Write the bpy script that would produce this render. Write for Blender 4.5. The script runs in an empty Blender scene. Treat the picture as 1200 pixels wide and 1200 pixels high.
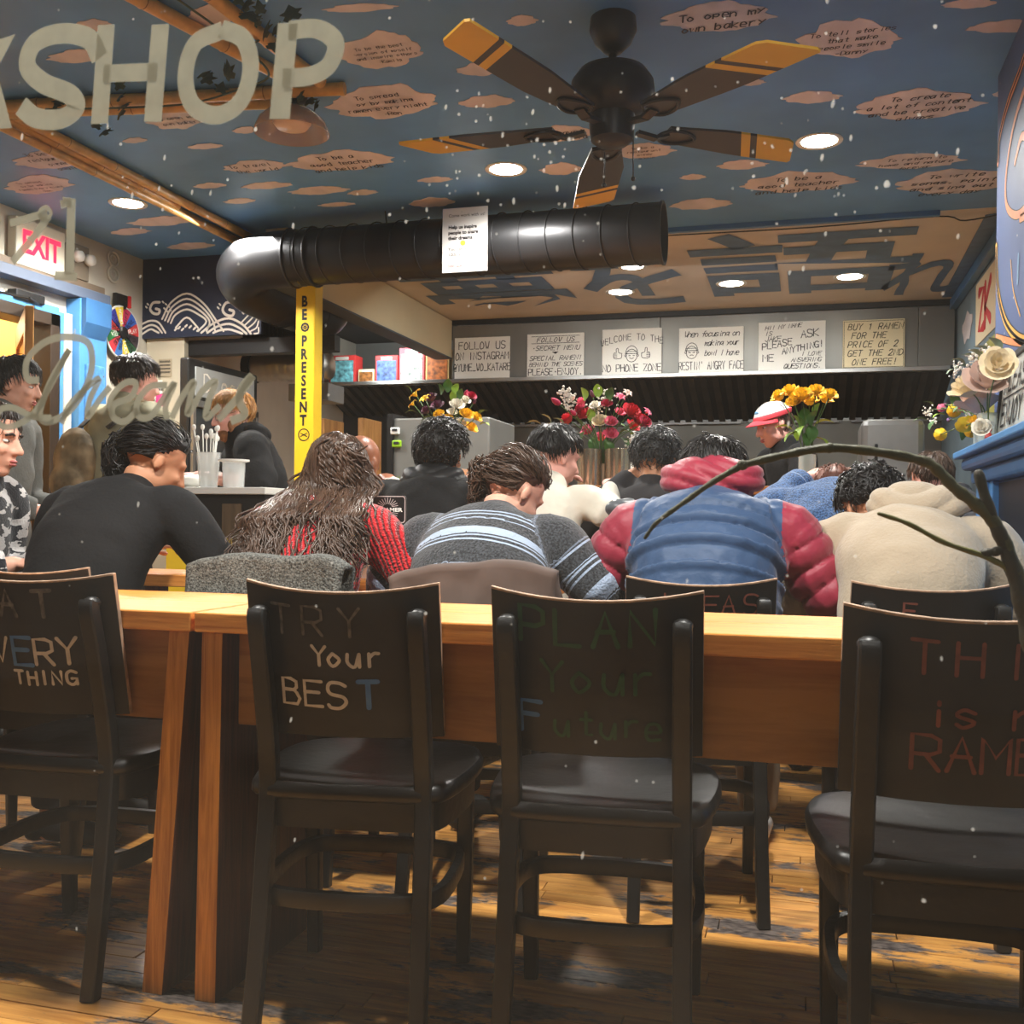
import bpy, bmesh, math, random
import numpy as np
from math import sin, cos, pi, radians, sqrt, atan2, exp
from mathutils import Vector, Matrix, noise
random.seed(7)
S = bpy.context.scene
C = S.collection
# ------------------------------------------------------------------ camera
F_PX = 1215.0; YAW = radians(15.85); TH = radians(.657); EYE = .95
fw = Vector((-sin(YAW), cos(YAW), 0)); rt = Vector((cos(YAW), sin(YAW), 0)); up = Vector((0, 0, 1))
cam = bpy.data.cameras.new('camera'); camo = bpy.data.objects.new('camera', cam); C.objects.link(camo)
cr = rt * cos(TH) + up * sin(TH); cu = -rt * sin(TH) + up * cos(TH)
camo.matrix_world = Matrix(((cr.x, cu.x, -fw.x, 0), (cr.y, cu.y, -fw.y, 0), (cr.z, cu.z, -fw.z, EYE), (0, 0, 0, 1)))
cam.sensor_width = 36; cam.lens = 36 * F_PX / 1200; cam.shift_y = 8 / 1200; cam.clip_start = .05
cam.dof.use_dof = True; cam.dof.focus_distance = 3.0; cam.dof.aperture_fstop = 16
S.camera = camo
# ------------------------------------------------------------------ world (night street) and exposure
W = bpy.data.worlds.new('night'); S.world = W; W.use_nodes = True
W.node_tree.nodes['Background'].inputs[0].default_value = (.30, .25, .20, 1)
W.node_tree.nodes['Background'].inputs[1].default_value = .5
S.view_settings.view_transform = 'Standard'; S.view_settings.look = 'None'
S.view_settings.gamma = 1; S.view_settings.use_curve_mapping = False
S.view_settings.exposure = 0.5
S.cycles.max_bounces = 8; S.cycles.diffuse_bounces = 4; S.cycles.transparent_max_bounces = 12
S.cycles.sample_clamp_indirect = 4.0
S.cycles.caustics_reflective = False; S.cycles.caustics_refractive = False
E_DOWN = 120.0     # watts per ceiling downlight
E_BACK = 19.0; E_FRONT = 165.0
WARM = (1.0, .965, .915); COOL = (.95, .98, 1.0)

def light(name, kind, loc, energy, col, size=.15, target=None, spot=150, sy=None, parent=None, blend=.5):
    L = bpy.data.lights.new(name, kind); o = bpy.data.objects.new(name, L); C.objects.link(o)
    L.energy = energy; L.color = col
    if kind == 'AREA':
        L.size = size
        if sy: L.shape = 'RECTANGLE'; L.size_y = sy
        else: L.shape = 'DISK'
    elif kind == 'SPOT': L.spot_size = radians(spot); L.spot_blend = blend; L.shadow_soft_size = size
    else: L.shadow_soft_size = size
    o.location = loc
    if target is not None:
        o.rotation_euler = (Vector(target) - Vector(loc)).to_track_quat('-Z', 'Y').to_euler()
    if parent:
        o.parent = parent
        o.matrix_parent_inverse = Matrix.Translation(parent.location).inverted()
    return o
# kitchen area lights; no fixtures are built for them
light('kitchen_tube_light', 'AREA', (-1.0, 6.5, 2.5), 18, COOL, 2.6, (-1.0, 7.6, 0), sy=.2)
light('hood_lamp_light', 'AREA', (-1.0, 8.55, 2.12), 26, COOL, 3.2, (-1.0, 8.6, 0), sy=.12)
light('side_kitchen_light', 'AREA', (-3.45, 8.05, 2.35), 5, (.95, 1, 1), .5, (-3.3, 8.9, 2.0))
light('corridor_light', 'POINT', (-4.75, 4.8, 2.1), 16, (1, .82, .52), .1)
light('order_counter_light', 'AREA', (-3.0, 5.0, 2.5), 22, WARM, .4, (-3.2, 4.6, 0))
light('street_lamp_light', 'AREA', (-1.2, -3.0, 5.6), 520, (1, .88, .74), .6, (-.4, .9, .9))  # unseen fill added outside to brighten the window letters and chair backs

# ------------------------------------------------------------------ pixel -> place helpers
def ray(px, py):
    a = px - 600; b = 608 - py
    l = (a * cos(TH) - b * sin(TH)) / F_PX; u = (a * sin(TH) + b * cos(TH)) / F_PX
    return Vector((fw.x + l * rt.x, fw.y + l * rt.y, u))
def onZ(px, py, z): d = ray(px, py); return d * ((z - EYE) / d.z) + Vector((0, 0, EYE))
def onY(px, py, y): d = ray(px, py); return d * (y / d.y) + Vector((0, 0, EYE))
def onX(px, py, x): d = ray(px, py); return d * (x / d.x) + Vector((0, 0, EYE))
def atT(px, py, t): return ray(px, py) * t + Vector((0, 0, EYE))

# ------------------------------------------------------------------ materials
def lin(c):
    out = []
    for v in c[:3]:
        v = v / 255
        out.append(v / 12.92 if v <= .04045 else ((v + .055) / 1.055) ** 2.4)
    return tuple(out) + (1,)
MATS = {}
def nt(m): return m.node_tree.nodes, m.node_tree.links
def mat(name, col, rough=.55, metal=0, var=0, vs=6, bump=0, bs=30, spec=.4, emit=0, sheen=0, stretch=None, coat=0, coord='Object', alpha=None, trans=0):
    if name in MATS: return MATS[name]
    m = bpy.data.materials.new(name); m.use_nodes = True; MATS[name] = m
    N, L = nt(m); p = N['Principled BSDF']
    p.inputs['Base Color'].default_value = lin(col); p.inputs['Roughness'].default_value = rough
    p.inputs['Metallic'].default_value = metal; p.inputs['Specular IOR Level'].default_value = spec
    if sheen: p.inputs['Sheen Weight'].default_value = sheen
    if coat: p.inputs['Coat Weight'].default_value = coat; p.inputs['Coat Roughness'].default_value = .15
    if emit: p.inputs['Emission Color'].default_value = lin(col); p.inputs['Emission Strength'].default_value = emit
    if alpha is not None: p.inputs['Alpha'].default_value = alpha
    if trans: p.inputs['Transmission Weight'].default_value = trans
    if var or bump:
        tc = N.new('ShaderNodeTexCoord'); mp = N.new('ShaderNodeMapping'); L.new(tc.outputs[coord], mp.inputs[0])
        if stretch: mp.inputs['Scale'].default_value = stretch
    if var:
        n = N.new('ShaderNodeTexNoise'); n.inputs['Scale'].default_value = vs; n.inputs['Detail'].default_value = 5
        L.new(mp.outputs[0], n.inputs['Vector'])
        r = N.new('ShaderNodeValToRGB'); r.color_ramp.elements[0].position = .3; r.color_ramp.elements[1].position = .7
        c = lin(col)
        r.color_ramp.elements[0].color = tuple(v * (1 - var) for v in c[:3]) + (1,)
        r.color_ramp.elements[1].color = tuple(min(1, v * (1 + var)) for v in c[:3]) + (1,)
        L.new(n.outputs[0], r.inputs[0]); L.new(r.outputs[0], p.inputs['Base Color'])
    if bump:
        n = N.new('ShaderNodeTexNoise'); n.inputs['Scale'].default_value = bs; n.inputs['Detail'].default_value = 4
        L.new(mp.outputs[0], n.inputs['Vector'])
        b = N.new('ShaderNodeBump'); b.inputs['Strength'].default_value = bump; b.inputs['Distance'].default_value = .01
        L.new(n.outputs[0], b.inputs['Height']); L.new(b.outputs[0], p.inputs['Normal'])
    return m

def wood(name, c1, c2, scale=3, stretch=(1, 14, 14), rough=.4, rnd=.0, coord='Object', coat=0):
    if name in MATS: return MATS[name]
    m = mat(name, c1, rough, coat=coat); N, L = nt(m); p = N['Principled BSDF']
    tc = N.new('ShaderNodeTexCoord'); mp = N.new('ShaderNodeMapping'); mp.inputs['Scale'].default_value = stretch
    L.new(tc.outputs[coord], mp.inputs[0])
    oi = N.new('ShaderNodeObjectInfo')
    ad = N.new('ShaderNodeVectorMath'); ad.operation = 'ADD'
    mu = N.new('ShaderNodeVectorMath'); mu.operation = 'SCALE'; mu.inputs[3].default_value = 37 if rnd else 0
    cx = N.new('ShaderNodeCombineXYZ'); L.new(oi.outputs['Random'], cx.inputs[0]); L.new(oi.outputs['Random'], cx.inputs[1])
    L.new(cx.outputs[0], mu.inputs[0]); L.new(mp.outputs[0], ad.inputs[0]); L.new(mu.outputs[0], ad.inputs[1])
    n = N.new('ShaderNodeTexNoise'); n.inputs['Scale'].default_value = scale; n.inputs['Detail'].default_value = 8; n.inputs['Roughness'].default_value = .65
    n.inputs['Distortion'].default_value = .6
    L.new(ad.outputs[0], n.inputs['Vector'])
    r = N.new('ShaderNodeValToRGB'); r.color_ramp.elements[0].position = .36; r.color_ramp.elements[1].position = .62
    r.color_ramp.elements[0].color = lin(c2); r.color_ramp.elements[1].color = lin(c1)
    L.new(n.outputs[0], r.inputs[0])
    last = r.outputs[0]
    if rnd:
        h = N.new('ShaderNodeHueSaturation'); ma = N.new('ShaderNodeMapRange')
        ma.inputs[3].default_value = 1 - rnd; ma.inputs[4].default_value = 1 + rnd
        L.new(oi.outputs['Random'], ma.inputs[0]); L.new(ma.outputs[0], h.inputs['Value']); L.new(last, h.inputs['Color']); last = h.outputs[0]
    L.new(last, p.inputs['Base Color'])
    b = N.new('ShaderNodeBump'); b.inputs['Strength'].default_value = .25; b.inputs['Distance'].default_value = .003
    L.new(n.outputs[0], b.inputs['Height']); L.new(b.outputs[0], p.inputs['Normal'])
    return m

# ------------------------------------------------------------------ mesh builder
def cat(pts, k=4, closed=False):
    n = len(pts)
    if n < 3: return [tuple(p) for p in pts]
    out = []; P = [np.array(p, float) for p in pts]
    rng = n if closed else n - 1
    for i in range(rng):
        p0 = P[(i - 1) % n] if (closed or i > 0) else 2 * P[0] - P[1]
        p1 = P[i]; p2 = P[(i + 1) % n]
        p3 = P[(i + 2) % n] if (closed or i + 2 < n) else 2 * P[-1] - P[-2]
        for j in range(k):
            t = j / k
            out.append(tuple(.5 * ((2 * p1) + (-p0 + p2) * t + (2 * p0 - 5 * p1 + 4 * p2 - p3) * t * t + (-p0 + 3 * p1 - 3 * p2 + p3) * t ** 3)))
    if not closed: out.append(tuple(P[-1]))
    return out

class MB:
    def __init__(s): s.V = []; s.F = []; s.M = []
    def add(s, v, f, mi=0):
        o = len(s.V); s.V += [tuple(p) for p in v]; s.F += [tuple(i + o for i in q) for q in f]; s.M += [mi] * len(f)
        return s
    def box(s, c, d, R=None, mi=0, taper=None):
        x, y, z = d[0] / 2, d[1] / 2, d[2] / 2
        v = []
        for k in (-1, 1):
            for (i, j) in ((-1, -1), (1, -1), (1, 1), (-1, 1)):
                tx, ty = (taper if (taper and k == 1) else (1, 1))
                p = Vector((i * x * tx, j * y * ty, k * z))
                if R is not None: p = R @ p
                v.append((p.x + c[0], p.y + c[1], p.z + c[2]))
        return s.add(v, [(0, 3, 2, 1), (4, 5, 6, 7), (0, 1, 5, 4), (1, 2, 6, 5), (2, 3, 7, 6), (3, 0, 4, 7)], mi)
    def bar(s, p0, p1, w, h, mi=0, up=(0, 0, 1)):
        p0 = Vector(p0); p1 = Vector(p1); d = (p1 - p0); z = d.normalized(); u = Vector(up)
        if abs(z.dot(u)) > .98: u = Vector((0, 1, 0))
        x = z.cross(u).normalized(); y = x.cross(z).normalized()
        v = []
        for p in (p0, p1):
            for (i, j) in ((-1, -1), (1, -1), (1, 1), (-1, 1)): v.append(p + x * i * w / 2 + y * j * h / 2)
        return s.add(v, [(0, 3, 2, 1), (4, 5, 6, 7), (0, 1, 5, 4), (1, 2, 6, 5), (2, 3, 7, 6), (3, 0, 4, 7)], mi)
    def tube(s, pts, rad, n=10, caps=True, xax=None, closed=False, mi=0, sq=2.0, round_caps=False):
        P = [Vector(p) for p in pts]; m = len(P)
        if not isinstance(rad, (list, tuple)) or (isinstance(rad, tuple) and len(rad) == 2 and m != 2): rad = [rad] * m
        R = [(r, r) if not isinstance(r, (tuple, list)) else tuple(r) for r in rad]
        if round_caps and not closed:
            def ext(P, R):
                d = (P[0] - P[1]).normalized(); rr = min(R[0])
                return [P[0] + d * rr * .95, P[0] + d * rr * .7] + P, [(R[0][0] * .25, R[0][1] * .25), (R[0][0] * .72, R[0][1] * .72)] + R
            P, R = ext(P, R); P, R = ext(P[::-1], R[::-1]); P = P[::-1]; R = R[::-1]; m = len(P)
        u = None; v = []
        for i in range(m):
            if closed: t = P[(i + 1) % m] - P[(i - 1) % m]
            else: t = P[min(i + 1, m - 1)] - P[max(i - 1, 0)]
            t = t.normalized() if t.length > 1e-9 else Vector((0, 0, 1))
            if xax is not None:
                a = Vector(xax); a = (a - t * a.dot(t)).normalized()
            else:
                if u is None:
                    a = Vector((0, 0, 1)) if abs(t.z) < .9 else Vector((1, 0, 0))
                    a = (a - t * a.dot(t)).normalized()
                else:
                    a = u - t * u.dot(t); a = a.normalized()
            u = a; b = t.cross(a)
            for k in range(n):
                q = 2 * pi * k / n; cx = cos(q); sy_ = sin(q)
                if sq != 2.0:
                    e = 2 / sq; cx = math.copysign(abs(cx) ** e, cx); sy_ = math.copysign(abs(sy_) ** e, sy_)
                v.append(P[i] + a * R[i][0] * cx + b * R[i][1] * sy_)
        f = []
        rng = m if closed else m - 1
        for i in range(rng):
            i2 = (i + 1) % m
            for k in range(n):
                k2 = (k + 1) % n
                f.append((i * n + k, i * n + k2, i2 * n + k2, i2 * n + k))
        if caps and not closed:
            f.append(tuple(range(n - 1, -1, -1))); f.append(tuple((m - 1) * n + k for k in range(n)))
        return s.add(v, f, mi)
    def ell(s, c, r, R=None, n=14, mi=0):
        v = []; f = []; c = Vector(c); m = n // 2 + 1
        if not isinstance(r, (tuple, list)): r = (r, r, r)
        for i in range(m + 1):
            th = pi * i / m
            for k in range(n):
                ph = 2 * pi * k / n
                p = Vector((r[0] * sin(th) * cos(ph), r[1] * sin(th) * sin(ph), r[2] * cos(th)))
                if R is not None: p = R @ p
                v.append(c + p)
        for i in range(m):
            for k in range(n):
                k2 = (k + 1) % n; f.append((i * n + k, (i + 1) * n + k, (i + 1) * n + k2, i * n + k2))
        return s.add(v, f, mi)
    def lathe(s, prof, c=(0, 0, 0), n=24, R=None, mi=0, mod=None):
        v = []; f = []; c = Vector(c)
        for (r, z) in prof:
            for k in range(n):
                q = 2 * pi * k / n; rr = r * (mod(q, z) if mod else 1)
                p = Vector((rr * cos(q), rr * sin(q), z))
                if R is not None: p = R @ p
                v.append(c + p)
        for i in range(len(prof) - 1):
            for k in range(n):
                k2 = (k + 1) % n; f.append((i * n + k, i * n + k2, (i + 1) * n + k2, (i + 1) * n + k))
        return s.add(v, f, mi)
    def prism(s, poly, mp, h0, h1, mi=0):
        n = len(poly)
        v = [mp(a, b, h0) for a, b in poly] + [mp(a, b, h1) for a, b in poly]
        f = [tuple(range(n - 1, -1, -1)), tuple(range(n, 2 * n))] + [(i, (i + 1) % n, n + (i + 1) % n, n + i) for i in range(n)]
        return s.add(v, f, mi)
    def ribbon(s, pts, w, mp, h=.0006, mi=0, taper=False, ends=True):
        """flat painted stroke of width w along 2-D pts; mp(a,b,h) puts it on its surface"""
        n = len(pts); L = []; Rr = []
        for i in range(n):
            a = pts[max(i - 1, 0)]; b = pts[min(i + 1, n - 1)]
            dx, dy = b[0] - a[0], b[1] - a[1]; l = math.hypot(dx, dy) or 1
            ww = w / 2
            if taper: ww *= (.35 + .65 * sin(pi * (i + .5) / n))
            L.append((pts[i][0] - dy / l * ww, pts[i][1] + dx / l * ww)); Rr.append((pts[i][0] + dy / l * ww, pts[i][1] - dx / l * ww))
        v = [mp(a, b, h) for a, b in L] + [mp(a, b, h) for a, b in Rr]
        f = [(i, i + 1, n + i + 1, n + i) for i in range(n - 1)]
        s.add(v, f, mi)
        if not taper and ends:
            for p in (pts[0], pts[-1]):
                m = 7
                s.add([mp(p[0] + w / 2 * cos(2 * pi * k / m), p[1] + w / 2 * sin(2 * pi * k / m), h * 1.02) for k in range(m)], [tuple(range(m))], mi)
        return s
    def build(s, name, mats, parent=None, smooth=False, bevel=0, loc=None, auto=None):
        me = bpy.data.meshes.new(name); me.from_pydata([tuple(v) for v in s.V], [], s.F)
        if not isinstance(mats, (list, tuple)): mats = [mats]
        for m in mats: me.materials.append(m)
        if len(mats) > 1: me.polygons.foreach_set('material_index', s.M)
        if smooth: me.polygons.foreach_set('use_smooth', [True] * len(s.F))
        me.update()
        o = bpy.data.objects.new(name, me); C.objects.link(o)
        if smooth and auto:
            try: me.set_sharp_from_angle(angle=radians(auto))
            except Exception: pass
        if bevel:
            b = o.modifiers.new('bevel', 'BEVEL'); b.width = bevel; b.segments = 2; b.limit_method = 'ANGLE'; b.angle_limit = radians(40)
        if parent is not None: o.parent = parent
        if loc is not None: o.location = loc
        return o

def thing(name, label, category, loc=(0, 0, 0), rz=0, group=None, rot=None):
    o = bpy.data.objects.new(name, None); C.objects.link(o); o.location = loc
    o.rotation_euler = rot if rot else (0, 0, rz); o.empty_display_size = .1
    o['label'] = label; o['category'] = category
    if group: o['group'] = group
    return o
def tag(o, label, category, group=None):
    o['label'] = label; o['category'] = category
    if group: o['group'] = group
    return o
def struct(o): o['kind'] = 'structure'; return o
def stuff(o): o['kind'] = 'stuff'; return o
def rest(o, part_label): o['label'] = part_label; return o

def pmap(o, u, v):
    o = Vector(o); u = Vector(u).normalized(); v = Vector(v).normalized(); n = u.cross(v)
    return lambda a, b, h=0: o + u * a + v * b + n * h
def copy_tree(o, parent=None):
    c = o.copy(); C.objects.link(c); c.parent = parent
    for ch in list(o.children): copy_tree(ch, c)
    return c

# ------------------------------------------------------------------ hand lettering (strokes) and printed text
GL = {'A': '00 39 60|14 54', 'B': '05 45 54 62 50 00 09 39 58 56 45', 'C': '~68 49 29 07 02 20 40 61', 'D': '00 09 39 67 62 30 00', 'E': '69 09 00 60|05 55',
      'F': '69 09 00|05 55', 'G': '~68 49 29 07 02 20 40 62|34 64 60', 'H': '09 00|69 60|05 65', 'I': '39 30', 'J': '~59 52 40 20 02', 'K': '09 00|69 04 60', 'L': '09 00 60',
      'M': '00 09 34 69 60', 'N': '00 09 60 69', 'O': '~39 17 03 10 30 51 64 57 39', 'P': '00 09 49 68 65 44 04', 'Q': '~39 17 03 10 30 51 64 57 39|32 60', 'R': '00 09 49 68 65 44 04|34 60',
      'S': '~68 49 19 07 15 54 62 40 10 01', 'T': '09 69|39 30', 'U': '~09 03 10 50 63 69', 'V': '09 30 69', 'W': '09 20 33 40 69', 'X': '09 60|69 00', 'Y': '09 35 69|35 30', 'Z': '09 69 00 60',
      'a': '~55 26 03 10 30 54|56 50', 'b': '09 00|~04 36 53 30 01', 'c': '~55 26 03 10 51', 'd': '69 60|~65 36 13 30 61', 'e': '~03 53 46 16 03 10 50', 'f': '~69 48 30|15 55', 'g': '~55 26 03 21 54|56 50',
      'h': '09 00|~04 36 54 50', 'i': '35 30|37 38', 'k': '09 00|56 03 50', 'l': '39 30', 'm': '06 00|~04 15 24 30|~34 55 64 60', 'n': '06 00|~04 36 54 50', 'o': '~26 03 20 53 26', 'r': '06 00|~04 26 46',
      's': '~55 26 04 52 20 01', 't': '39 30 50|16 56', 'u': '~06 02 30 56|56 50', 'v': '06 30 66', 'w': '06 10 35 50 66', 'y': '06 33|66 10', 'p': '06 00|~05 46 54 32 03',
      '!': '39 33|30 31', '.': '30 31', ',': '31 20', "'": '39 37', '-': '14 54', '_': '00 60', '1': '17 39 30', '2': '~07 29 59 55 00|00 60', '3': '~08 39 57 35 53 30 01', '@': '~44 35 23 42 55 57 29 06 02 20 50',
      '*': '34 35 45 44 34', '?': '~07 29 58 35 33|30 31', '<': '59 15 51', '7': '09 69 20', '8': '~35 17 39 57 35 12 30 52 35', '0': '~39 17 12 30 52 57 39', ':': '32 33|36 37', '$': '~68 49 19 07 15 54 62 40 10 01|39 30'}
def strokes(ch):
    out = []
    for s in GL.get(ch, '').split('|'):
        if not s: continue
        sm = s[0] == '~'; s = s.lstrip('~')
        p = [(int(q[0]) / 9, int(q[1]) / 9) for q in s.split()]
        out.append(cat(p, 4) if sm and len(p) > 2 else p)
    return out
def write(mb, txt, x, y, h, w, mp, mi=0, slant=0, adv=.92, align='L', jit=0, wide=1.0, curve=None, hh=.0006, taper=False, rnd=None):
    rnd = rnd or random.Random(len(txt) * 31 + int(abs(x) * 1000))
    a = h * adv; L = len(txt) * a - a * .25
    if align == 'C': x -= L / 2
    elif align == 'R': x -= L
    for i, ch in enumerate(txt):
        ox = x + i * a + rnd.uniform(-jit, jit) * h; oy = y + rnd.uniform(-jit, jit) * h
        if curve: oy += curve((ox - x) / max(L, 1e-6))
        for st in strokes(ch):
            mb.ribbon([(ox + (px * wide + slant * py) * h + 0, oy + py * h) for px, py in st], w, mp, hh, mi, taper)
def ftext(s, size, bold=0, shear=0, align='CENTER', spacing=1.0):
    cu_ = bpy.data.curves.new('t', 'FONT'); cu_.body = s; cu_.size = size; cu_.offset = bold; cu_.shear = shear
    cu_.align_x = align; cu_.space_character = spacing; cu_.resolution_u = 3
    o = bpy.data.objects.new('t', cu_); C.objects.link(o); dg = bpy.context.evaluated_depsgraph_get()
    me = bpy.data.meshes.new_from_object(o.evaluated_get(dg)); C.objects.unlink(o); bpy.data.objects.remove(o)
    V = [(v.co.x, v.co.y) for v in me.vertices]; Fc = [tuple(p.vertices) for p in me.polygons]
    bpy.data.meshes.remove(me); return V, Fc
def put(mb, tf, mp, x=0, y=0, sx=1, sy=1, h=.0006, mi=0):
    V, Fc = tf; mb.add([mp(x + a * sx, y + b * sy, h) for a, b in V], Fc, mi)
# ================================================================== ROOM SHELL
CEIL = 2.6; XL = -4.15; XR = 1.05; YF = .75; YB = 9.1
m_ceil = mat('ceiling_blue_paint', (90, 142, 196), .45, var=.22, vs=1.6, bump=.15, bs=8)
m_beige = mat('ceiling_beige_paint', (204, 190, 174), .5, var=.12, vs=2)
m_wallw = mat('off_white_wall_paint', (214, 206, 190), .6, var=.08, vs=3, bump=.1, bs=15)
m_navy = mat('navy_paint', (38, 46, 66), .5, var=.15, vs=4)
m_dark = mat('dark_paint', (40, 40, 42), .6, var=.2, vs=4)
m_black = mat('black_metal', (22, 22, 23), .45, var=.2, vs=8)
m_steel = mat('brushed_steel', (190, 188, 184), .34, metal=.9, var=.12, vs=4, stretch=(1, 1, .15), bump=.06, bs=40)
m_steel2 = mat('dull_steel', (150, 148, 145), .42, metal=.8, var=.2, vs=3)
m_blue = mat('sky_blue_gloss_paint', (84, 146, 204), .35, var=.1, vs=8, bump=.1, bs=30)
m_dblue = mat('slate_blue_gloss_paint', (62, 108, 156), .35, var=.12, vs=6)
m_yellow = mat('yellow_paint', (246, 205, 38), .45, var=.06, vs=5)
m_white = mat('white_paper', (238, 236, 228), .6)
m_ink = mat('black_ink', (20, 20, 22), .6)
m_paintw = mat('white_paint_marker', (206, 202, 200), .6, var=.15, vs=60)
m_glow = mat('lamp_lens', (255, 246, 230), .4, emit=34)
m_cloud = mat('peach_cloud_paint', (216, 205, 206), .55, var=.18, vs=9, stretch=(1, .4, 1))
m_penb = mat('dark_pen', (52, 48, 62), .6)
m_floorbase = mat('dark_subfloor', (30, 20, 12), .8)

# floor planks --------------------------------------------------------------
def floor_material():
    m = wood('oiled_floor_boards', (226, 166, 88), (178, 118, 56), 2.6, (1.2, 16, 8), .36, rnd=.16)
    N, L = nt(m); p = N['Principled BSDF']; src = p.inputs['Base Color'].links[0].from_socket
    g = N.new('ShaderNodeNewGeometry'); mp = N.new('ShaderNodeMapping'); mp.inputs['Scale'].default_value = (1.5, 4.2, 1)
    L.new(g.outputs['Position'], mp.inputs[0])
    n = N.new('ShaderNodeTexNoise'); n.inputs['Scale'].default_value = 1.5; n.inputs['Detail'].default_value = 8; n.inputs['Roughness'].default_value = .7
    L.new(mp.outputs[0], n.inputs['Vector'])
    r = N.new('ShaderNodeValToRGB'); r.color_ramp.elements[0].position = .535; r.color_ramp.elements[1].position = .575
    L.new(n.outputs[0], r.inputs[0])
    n2 = N.new('ShaderNodeTexNoise'); n2.inputs['Scale'].default_value = 26; L.new(mp.outputs[0], n2.inputs['Vector'])
    r2 = N.new('ShaderNodeValToRGB'); r2.color_ramp.elements[0].color = lin((58, 52, 52)); r2.color_ramp.elements[1].color = lin((128, 116, 108))
    r2.color_ramp.elements[0].position = .35; r2.color_ramp.elements[1].position = .7
    L.new(n2.outputs[0], r2.inputs[0])
    mx = N.new('ShaderNodeMix'); mx.data_type = 'RGBA'; L.new(r.outputs[0], mx.inputs[0]); L.new(src, mx.inputs[6]); L.new(r2.outputs[0], mx.inputs[7])
    L.new(mx.outputs[2], p.inputs['Base Color']); return m
m_floor = floor_material()
mb = MB(); mb.box(((XL + XR) / 2, (YF + YB) / 2, -.06), (XR - XL + .3, YB - YF + .2, .09))
floor = struct(mb.build('floor', m_floorbase))
BW = .06
variants = []
for k, Lp in enumerate((.62, .84, 1.05, 1.3)):
    mb = MB(); mb.box((Lp / 2, BW / 2, -.0075), (Lp - .0025, BW - .0022, .015))
    variants.append((Lp, mb))
rnd = random.Random(3); first = {}
y = 1.56; row = 0
while y < 3.06:
    x = -2.75 + rnd.uniform(-.9, 0)
    while x < .68:
        k = rnd.randrange(4); Lp, vb = variants[k]
        if k not in first:
            o = vb.build('floor_plank', m_floor, floor, bevel=.0012); first[k] = o
        else:
            o = first[k].copy(); C.objects.link(o)
        o.location = (x, y, rnd.uniform(-.0012, .0004)); x += Lp
    y += BW; row += 1
mb = MB()
y0 = y
for (ya, yb) in ((y0, 9.0), (.8, 1.56)):
    y = ya
    while y < yb - .03:
        x = XL + .02 + rnd.uniform(0, .5)
        xs = [XL + .02]
        while x < XR: xs.append(x); x += rnd.uniform(.6, 1.3)
        xs.append(XR - .02)
        for a, b in zip(xs, xs[1:]): mb.box(((a + b) / 2, y + BW / 2, -.008 + rnd.uniform(-.001, 0)), (b - a - .003, BW - .0025, .015))
        y += BW
for (xa, xb) in ((XL + .02, -3.66), (.7 + .7, XR)): pass
stuff(mb.build('floor_boards', m_floor, floor))
mb = MB(); y = 1.56
while y < y0 - .01:
    mb.box(((XL - 3.66) / 2, y + BW / 2, -.008), (3.66 + XL if False else abs(XL + 3.66), BW - .0025, .015)); y += BW
stuff(mb.build('floor_boards', m_floor, floor))

# walls ---------------------------------------------------------------------
def wallbox(name, x0, x1, y0, y1, z0, z1, m, parent=None):
    mb = MB(); mb.box(((x0 + x1) / 2, (y0 + y1) / 2, (z0 + z1) / 2), (x1 - x0, y1 - y0, z1 - z0)); o = mb.build(name, m, parent)
    return struct(o) if parent is None else o
mb = MB()   # left wall with door opening y 3.95-4.98, z<2.06
T = .12
mb.box((XL - T / 2, (YF + 3.9) / 2, CEIL / 2), (T, 3.9 - YF, CEIL)); mb.box((XL - T / 2, 4.44, (2.08 + CEIL) / 2), (T, 1.08, CEIL - 2.08))
mb.box((XL - T / 2, (4.98 + YB) / 2, CEIL / 2), (T, YB - 4.98, CEIL))
wall_left = struct(mb.build('wall_left', m_wallw))
wall_right = wallbox('wall_right', XR, XR + T, YF, YB, 0, CEIL, mat('grey_blue_wall', (112, 130, 140), .6, var=.2, vs=3))
wall_back = wallbox('wall_back', XL, XR, YB, YB + T, 0, CEIL, mat('grey_kitchen_wall', (130, 132, 128), .6, var=.15, vs=3))
mb = MB()   # street wall around the shop window
WX0, WX1, WZ0, WZ1 = -1.9, .8, .42, 2.3
mb.box(((XL + WX0) / 2, YF, CEIL / 2), (WX0 - XL, .14, CEIL)); mb.box(((WX1 + XR) / 2, YF, CEIL / 2), (XR - WX1, .14, CEIL))
mb.box(((WX0 + WX1) / 2, YF, WZ0 / 2), (WX1 - WX0, .14, WZ0)); mb.box(((WX0 + WX1) / 2, YF, (WZ1 + CEIL) / 2), (WX1 - WX0, .14, CEIL - WZ1))
struct(mb.build('wall_front', mat('street_wall_paint', (50, 56, 64), .6)))
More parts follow.
